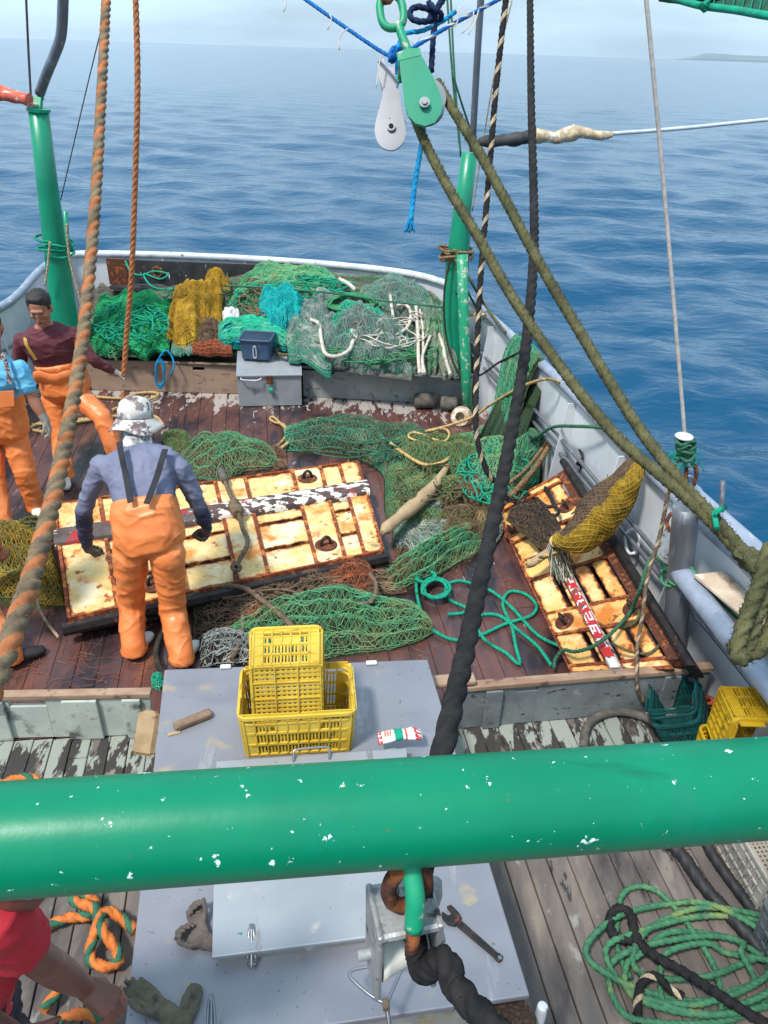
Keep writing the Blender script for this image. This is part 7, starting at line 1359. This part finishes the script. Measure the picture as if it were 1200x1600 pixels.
# crewman seen from behind: slate top, orange bib, camouflage hat
def man_back():
    J = dict(pelvis=PY(234, 846, 3.86), waist=PY(228, 800, 3.92), chest=PY(222, 752, 4.08), neck=PY(214, 694, 4.24), head=PY(212, 662, 4.36), shL=PY(157, 727, 4.14), shR=PY(283, 732, 4.12), elL=PY(131, 796, 4.14), elR=PY(312, 792, 4.16), wrL=PY(136, 856, 4.26), wrR=PY(325, 828, 4.26),
             hipL=PY(204, 862, 3.86), hipR=PY(262, 866, 3.84), knL=PY(205, 944, 3.92), knR=PY(270, 950, 3.86), anL=P(208, 1008, .09), anR=P(284, 1022, .09))
    rt = (J['shR'] - J['shL']).normalized(); ca = lambda a: lambda co: np.clip(sum_(co, a), 0, 1)
    def wet(co):
        o = np.zeros(len(co))
        for s in 'LR':
            e_, w_ = V3(J['el' + s]), V3(J['wr' + s]); d = w_ - e_; u = ((co - e_) @ d) / (d @ d); near = np.linalg.norm(co - (e_ + np.clip(u, 0, 1)[:, None] * d), axis=1) < .09; o = np.maximum(o, np.clip((u + .15 + .25 * (fbm(co * 9, 2) - .5)) * 3.2, 0, 1) * near)
        lowc = (co - V3(J['waist'])) @ V3(rt); o = np.maximum(o, np.clip((lowc - .04) * 6, 0, .75) * (np.clip((V3(J['chest'])[2] + .05 - co[:, 2]) * 6, 0, 1)) * (lowc < .22)); return o
    hL = (Vector((.08, .55, -.8)), Vector((.6, .5, .3)), Vector((.8, -.1, .3)), .75, 1.05, .0105); hR = (Vector((-.5, .3, -.7)), Vector((-.5, -.4, -.5)), Vector((-.5, .5, .3)), 1.0, 1.0, .0105)
    t, K = person('man seen from behind in slate top, orange overalls and camouflage bucket hat', J, rt, dict(shirt='shirt_slate', pants='pvc_orange', skin='skin_tan', boot='boot_white'), bib=.42, boots=((.25, 1), (.25, 1)), hands={'L': hL, 'R': hR}, glove={'L': 'glove_olive', 'R': 'glove_brown'}, seed=3, headf=(0, 1, -.25), headu=(0, .3, 1), wet=('wet', wet), gw=1.08, bw=1.12)
    # hat and neck cover
    hu, hf, hr = K['hu'], K['hf'], K['hr']; h = J['head'] + hu * .02; mb = MB(); rg = lambda z, a, b, w_=0, dz=0, n=40: [list(h + hu * (z + dz * math.sin(k * 2 * math.pi / n * 3 + 1)) + hr * (a + w_ * math.sin(k * 5 * 2 * math.pi / n)) * math.cos(2 * math.pi * k / n) + hf * (b + w_ * math.sin(k * 5 * 2 * math.pi / n)) * math.sin(2 * math.pi * k / n)) for k in range(n)]
    mb.rings(np.array([rg(.012, .108, .122), rg(.07, .106, .119, .001), rg(.11, .094, .108, .002), rg(.138, .068, .08, .002), rg(.150, .034, .042), rg(.153, .006, .008)]), 0, True); hat = mb.build('bucket_hat', 'camo', t)
    mb = MB(); mb.rings(np.array([rg(.018, .110, .124), rg(.0, .124, .142, .002, .004), rg(-.030, .150, .170, .006, .012), rg(-.052, .166, .186, .009, .018), rg(-.056, .164, .184, .009, .018), rg(-.034, .146, .166, .006, .012), rg(-.004, .112, .126)]), 0, False); mb.build('brim', 'camo', hat)
    mb = MB(); capsule(mb, J['head'] - hu * .035, J['neck'] + (J['neck'] - J['head']).normalized() * -.01, .088, .088); mb.ell(J['neck'] - hu * .0, (.10, .095, .05)); remesh(mb, 'neck_cover', 'camo_fade', t, .011, 5, wrinkle(7, .006, (6, 6, 24)))
    bk = -K['fw']; bku = -K['fu']; q = lambda px, py, Y: PY(px, py, Y)
    nrm = V3(bk)
    strap(t, [PY(186, 690, 4.10), PY(190, 712, 4.005), PY(196, 740, 3.945), PY(204, 785, 3.785)], .035, 'strap_black', nrm); strap(t, [PY(258, 702, 4.09), PY(252, 722, 3.995), PY(244, 748, 3.935), PY(229, 787, 3.78)], .035, 'strap_black', nrm)
man_back()
def man_maroon():
    J = dict(pelvis=PY(104, 606, 6.4), waist=PY(94, 572, 6.4), chest=PY(80, 540, 6.36), neck=PY(68, 506, 6.32), head=PY(62, 481, 6.26), shL=PY(33, 532, 6.30), shR=PY(112, 520, 6.38), elL=PY(30, 590, 6.42), elR=PY(142, 560, 6.32), wrL=PY(52, 628, 6.36), wrR=PY(178, 582, 6.44),
             hipL=PY(84, 622, 6.4), hipR=PY(122, 618, 6.42), knL=PY(96, 686, 6.28), knR=PY(160, 652, 6.22), anL=P(100, 738, .09), anR=P(192, 736, .09))
    rt = (J['shR'] - J['shL']).normalized(); hf = Vector((.12, -1, -.42))
    hR = (Vector((.75, .15, -.25)), Vector((.1, -.6, -.9)), Vector((.2, -1, .3)), 1.5, 1.1, .011)
    J2 = dict(J); t, K = person('man in maroon top and orange overalls gripping the orange rope', J, -rt if False else rt, dict(shirt='shirt_maroon', pants='pvc_orange', skin='skin_tan', boot='boot_white'), bib=.30, boots=((.4, -1), (.9, -.6)), hands={'R': hR}, glove={'R': 'glove_knit'}, seed=11, face=True, headf=hf, headu=(.02, -.34, 1), gw=1.08, bw=1.2, hs=1.16)
    Q = K['Q']; RM = K['RM']
    mb = MB(); mb.ell(Q(0, -.022, .046), (.096, .108, .096), rot=RM, nu=22, nv=14); mb.ell(Q(0, .030, .092), (.068, .044, .032), rot=RM); 
    for sx in (-1, 1): mb.ell(Q(sx * .066, -.01, .018), (.016, .045, .04), rot=RM)
    remesh(mb, 'hair', 'hair_black', t, .008, 2, lambda co: .007 * (vn(co * 70, 3) - .3))
    for sx in (-1, 1):
        mb = MB(); mb.ell(Q(sx * .030, .0765, .002), (.010, .007, .003), rot=RM, nu=10, nv=6); mb.build('eye', 'eye_dark', t)
        mb = MB(); mb.tube(cat([Q(sx * .012, .092, .018), Q(sx * .030, .091, .025), Q(sx * .050, .078, .019)], .004), .002, 6); mb.build('eyebrow', 'hair_black', t)
    mb = MB(); mb.tube(cat([Q(-.024, .086, -.064), Q(0, .093, -.062), Q(.024, .086, -.064)], .004), .0055, 8); mb.build('lips', 'lip', t)
    mb = MB(); mb.tube(cat([Q(-.018, .091, -.0645), Q(0, .0975, -.0635), Q(.018, .091, -.0645)], .004), .0026, 6); mb.build('mouth_line', 'eye_dark', t)
    f = V3(K['fw']) * (-1 if K['fw'].y > 0 else 1); strap(t, [J['shL'] + Vector((.07, -.06, .05)), J['shL'].lerp(J['chest'], .4) + Vector((0, -.125, .02)), J['chest'].lerp(J['waist'], .4) + Vector((-.10, -.155, -.0))], .028, 'strap_yellow', f)
    # folded down bib
    mb = MB(); c = J['waist']; rows = []
    for i in range(8):
        u = i / 7; rows.append([list(c + K['rt'] * (-.17 + .34 * u) + Vector((0, -.150 - .02 * math.sin(u * 3.1) - .02 * math.sin(k * .9), .05 - .16 * k / 5 - .05 * u + .02 * math.sin(u * 9)))) for k in range(6)])
    mb.rings(np.array(rows), 0, False)
    o = mb.build('folded_bib', 'pvc_orange', t); s_ = o.modifiers.new('s', 'SOLIDIFY'); s_.thickness = .006; s2 = o.modifiers.new('b', 'SUBSURF'); s2.levels = s2.render_levels = 2
man_maroon()
def man_blue():
    J = dict(pelvis=PY(2, 668, 5.5), waist=PY(-2, 632, 5.5), chest=PY(-6, 596, 5.48), neck=PY(-12, 552, 5.46), head=PY(-16, 512, 5.42), shL=PY(-50, 585, 5.5), shR=PY(30, 576, 5.42), elL=PY(-64, 650, 5.5), elR=PY(50, 622, 5.40), wrL=PY(-50, 690, 5.45), wrR=PY(70, 655, 5.38),
             hipL=PY(-18, 686, 5.5), hipR=PY(22, 682, 5.5), knL=PY(-8, 752, 5.35), knR=PY(38, 736, 5.42), anL=P(3, 816, .09), anR=P(54, 786, .09))
    rt = (J['shR'] - J['shL']).normalized(); hR = (Vector((.3, -.05, -1)), Vector((-.8, -.2, -.2)), Vector((.1, -1, 0)), .45, 1.05, .0105)
    t, K = person('man in light blue T shirt and orange overalls cut by the left edge', J, rt, dict(shirt='shirt_blue', pants='pvc_orange', skin='skin_tan', boot='boot_white'), bib=.62, boots=((.5, -1), (.6, -1)), sleeve=.62, hands={'R': hR}, glove={'R': 'glove_knit'}, seed=17, face=True, headf=(.3, -1, -.4), headu=(.05, -.3, 1), gw=1.06, bw=1.05)
    Q = K['Q']; RM = K['RM']; mb = MB(); mb.ell(Q(0, -.020, .036), (.086, .100, .094), rot=RM, nu=22, nv=14); mb.ell(Q(0, -.05, -.05), (.07, .06, .08), rot=RM); remesh(mb, 'hair', 'hair_black', t, .009, 2)
    f = V3(K['fw']); f = f * (-1 if f[1] > 0 else 1); strap(t, [PY(4, 552, 5.36), PY(10, 570, 5.32), PY(16, 600, 5.30)], .035, 'strap_print', f)
    mb = MB(); a = [PY(x, y, 5.26) for x, y in ((-8, 612), (22, 610), (23, 634), (-8, 638))]; mb.hexa(a, [v - Vector((0, .006, 0)) for v in a]); mb.build('bib_pocket', 'pvc_orange', t, bevel=.002)
man_blue()
def man_left():
    J = dict(pelvis=PY(-75, 850, 3.7), waist=PY(-82, 800, 3.74), chest=PY(-88, 750, 3.86), neck=PY(-86, 700, 3.98), head=PY(-84, 668, 4.04), shL=PY(-150, 735, 3.9), shR=PY(-36, 732, 3.96), elL=PY(-165, 810, 3.95), elR=PY(-22, 800, 4.0), wrL=PY(-140, 860, 4.0), wrR=PY(-3, 856, 4.05),
             hipL=PY(-100, 872, 3.7), hipR=PY(-52, 868, 3.7), knL=PY(-90, 950, 3.8), knR=PY(-22, 950, 3.84), anL=P(-80, 1030, .09), anR=P(16, 1022, .09))
    rt = (J['shR'] - J['shL']).normalized(); hR = (Vector((.1, .2, -1)), Vector((-.8, .3, -.1)), Vector((.3, 1, 0)), .5, 1.0, .009)
    person('man in orange overalls whose leg and bare hand enter at the left edge', J, rt, dict(shirt='shirt_blue', pants='pvc_orange', skin='skin_tan', boot='black_rubber'), bib=.5, boots=((.3, 1), (.75, .65)), hands={'R': hR}, seed=23, headf=(0, 1, -.2), headu=(0, .25, 1), gw=1.0, sleeve=.6)
man_left()
def man_red():
    J = dict(pelvis=PD(-70, 1585, 2.35), waist=PD(-90, 1540, 2.12), chest=PD(-95, 1490, 1.86), neck=PD(-60, 1420, 1.66), head=PD(-10, 1380, 1.60), shL=PD(-150, 1450, 1.75), shR=PD(-8, 1436, 1.66), elL=PD(-120, 1560, 1.9), elR=PD(56, 1496, 1.86), wrL=PD(-20, 1640, 2.1), wrR=PD(132, 1543, 2.12),
             hipL=PD(-100, 1600, 2.4), hipR=PD(-40, 1590, 2.42), knL=P(-20, 1720, .45), knR=P(10, 1650, .50), anL=P(10, 1760, .09), anR=P(-20, 1668, .09))
    J['head'] = J['neck'] + Vector((.12, .04, .09))
    rt = (J['shR'] - J['shL']).normalized(); hR = (Vector((.85, -.1, -.75)), Vector((-.4, -.1, -1)), Vector((.2, 1, -.5)), .5, 1.12, .0100, .16, .8)
    J['wrL'] = J['elL'] + Vector((.18, .0, -.15))
    t, K = person('crouching man in red T shirt reaching from the lower left corner', J, rt, dict(shirt='shirt_red', pants='shorts_print', skin='skin_dark_shaded', boot='boot_white'), shorts=True, boots=((1, .1), (1, .2)), hands={'R': hR}, seed=29, headf=(1, .1, -.5), headu=(.5, 0, .9), sleeve=.55, bw=1.1, bvox=.005)
man_red()
# gloves lying about
def loose_glove(px, py, z, yaw, m, lab, curl=.25, s=1.0, flip=1):
    w_ = P(px, py, z + .018); d = Vector((math.cos(R(yaw)), math.sin(R(yaw)), 0)); mb = MB(); hand(mb, w_, d, (0, 0, 1), (-d.y * flip, d.x * flip, 0), curl, s, .0095, .06); [mb.ell(w_ - d * k * .012 * s, (.036 * s, .036 * s, .014), nu=16, nv=8) for k in range(7)]
    o = remesh(mb, 'work_glove', m, None, .0045, 2, lambda co: .007 * (fbm(co * 26, 4, 3) - .45) + wrinkle(3, .003, (30, 30, 30))(co)); 
    co = [v.co for v in o.data.vertices]; mz = min(c.z for c in co); o.location.z += z + .002 - mz if mz < z else 0; return tag(o, lab, 'glove')
loose_glove(255, 1578, HZ, 150, 'glove_olive', 'olive work glove lying flat at the bottom of the hatch', .3, 1.02)
loose_glove(292, 1583, HZ, 262, 'glove_olive', 'second olive glove with fingers towards the bottom edge', .35, .95, -1)
loose_glove(322, 1470, HZ, 168, 'glove_brown', 'dark brown crumpled glove against the left side of the hatch lid', .8, .95)
loose_glove(312, 1450, HZ, 120, 'glove_brown', 'second dark glove tucked behind the crumpled one', .9, .8, -1)
# ------------------------------------------------------------------ sea air
def haze():
    m = bpy.data.materials.new('haze_air'); m.use_nodes = True; n = m.node_tree; n.nodes.clear()
    o = n.nodes.new('ShaderNodeOutputMaterial'); v = n.nodes.new('ShaderNodeVolumePrincipled'); v.inputs['Color'].default_value = (.80, .90, 1, 1); v.inputs['Density'].default_value = 4.6e-5; v.inputs['Anisotropy'].default_value = .2
    n.links.new(v.outputs[0], o.inputs['Volume']); MATS['haze_air'] = m
    mb = MB(); mb.box((0, 0, 120), (32000, 32000, 250)); ob = mb.build('haze', 'haze_air', local=True); ob['kind'] = 'stuff'
haze()
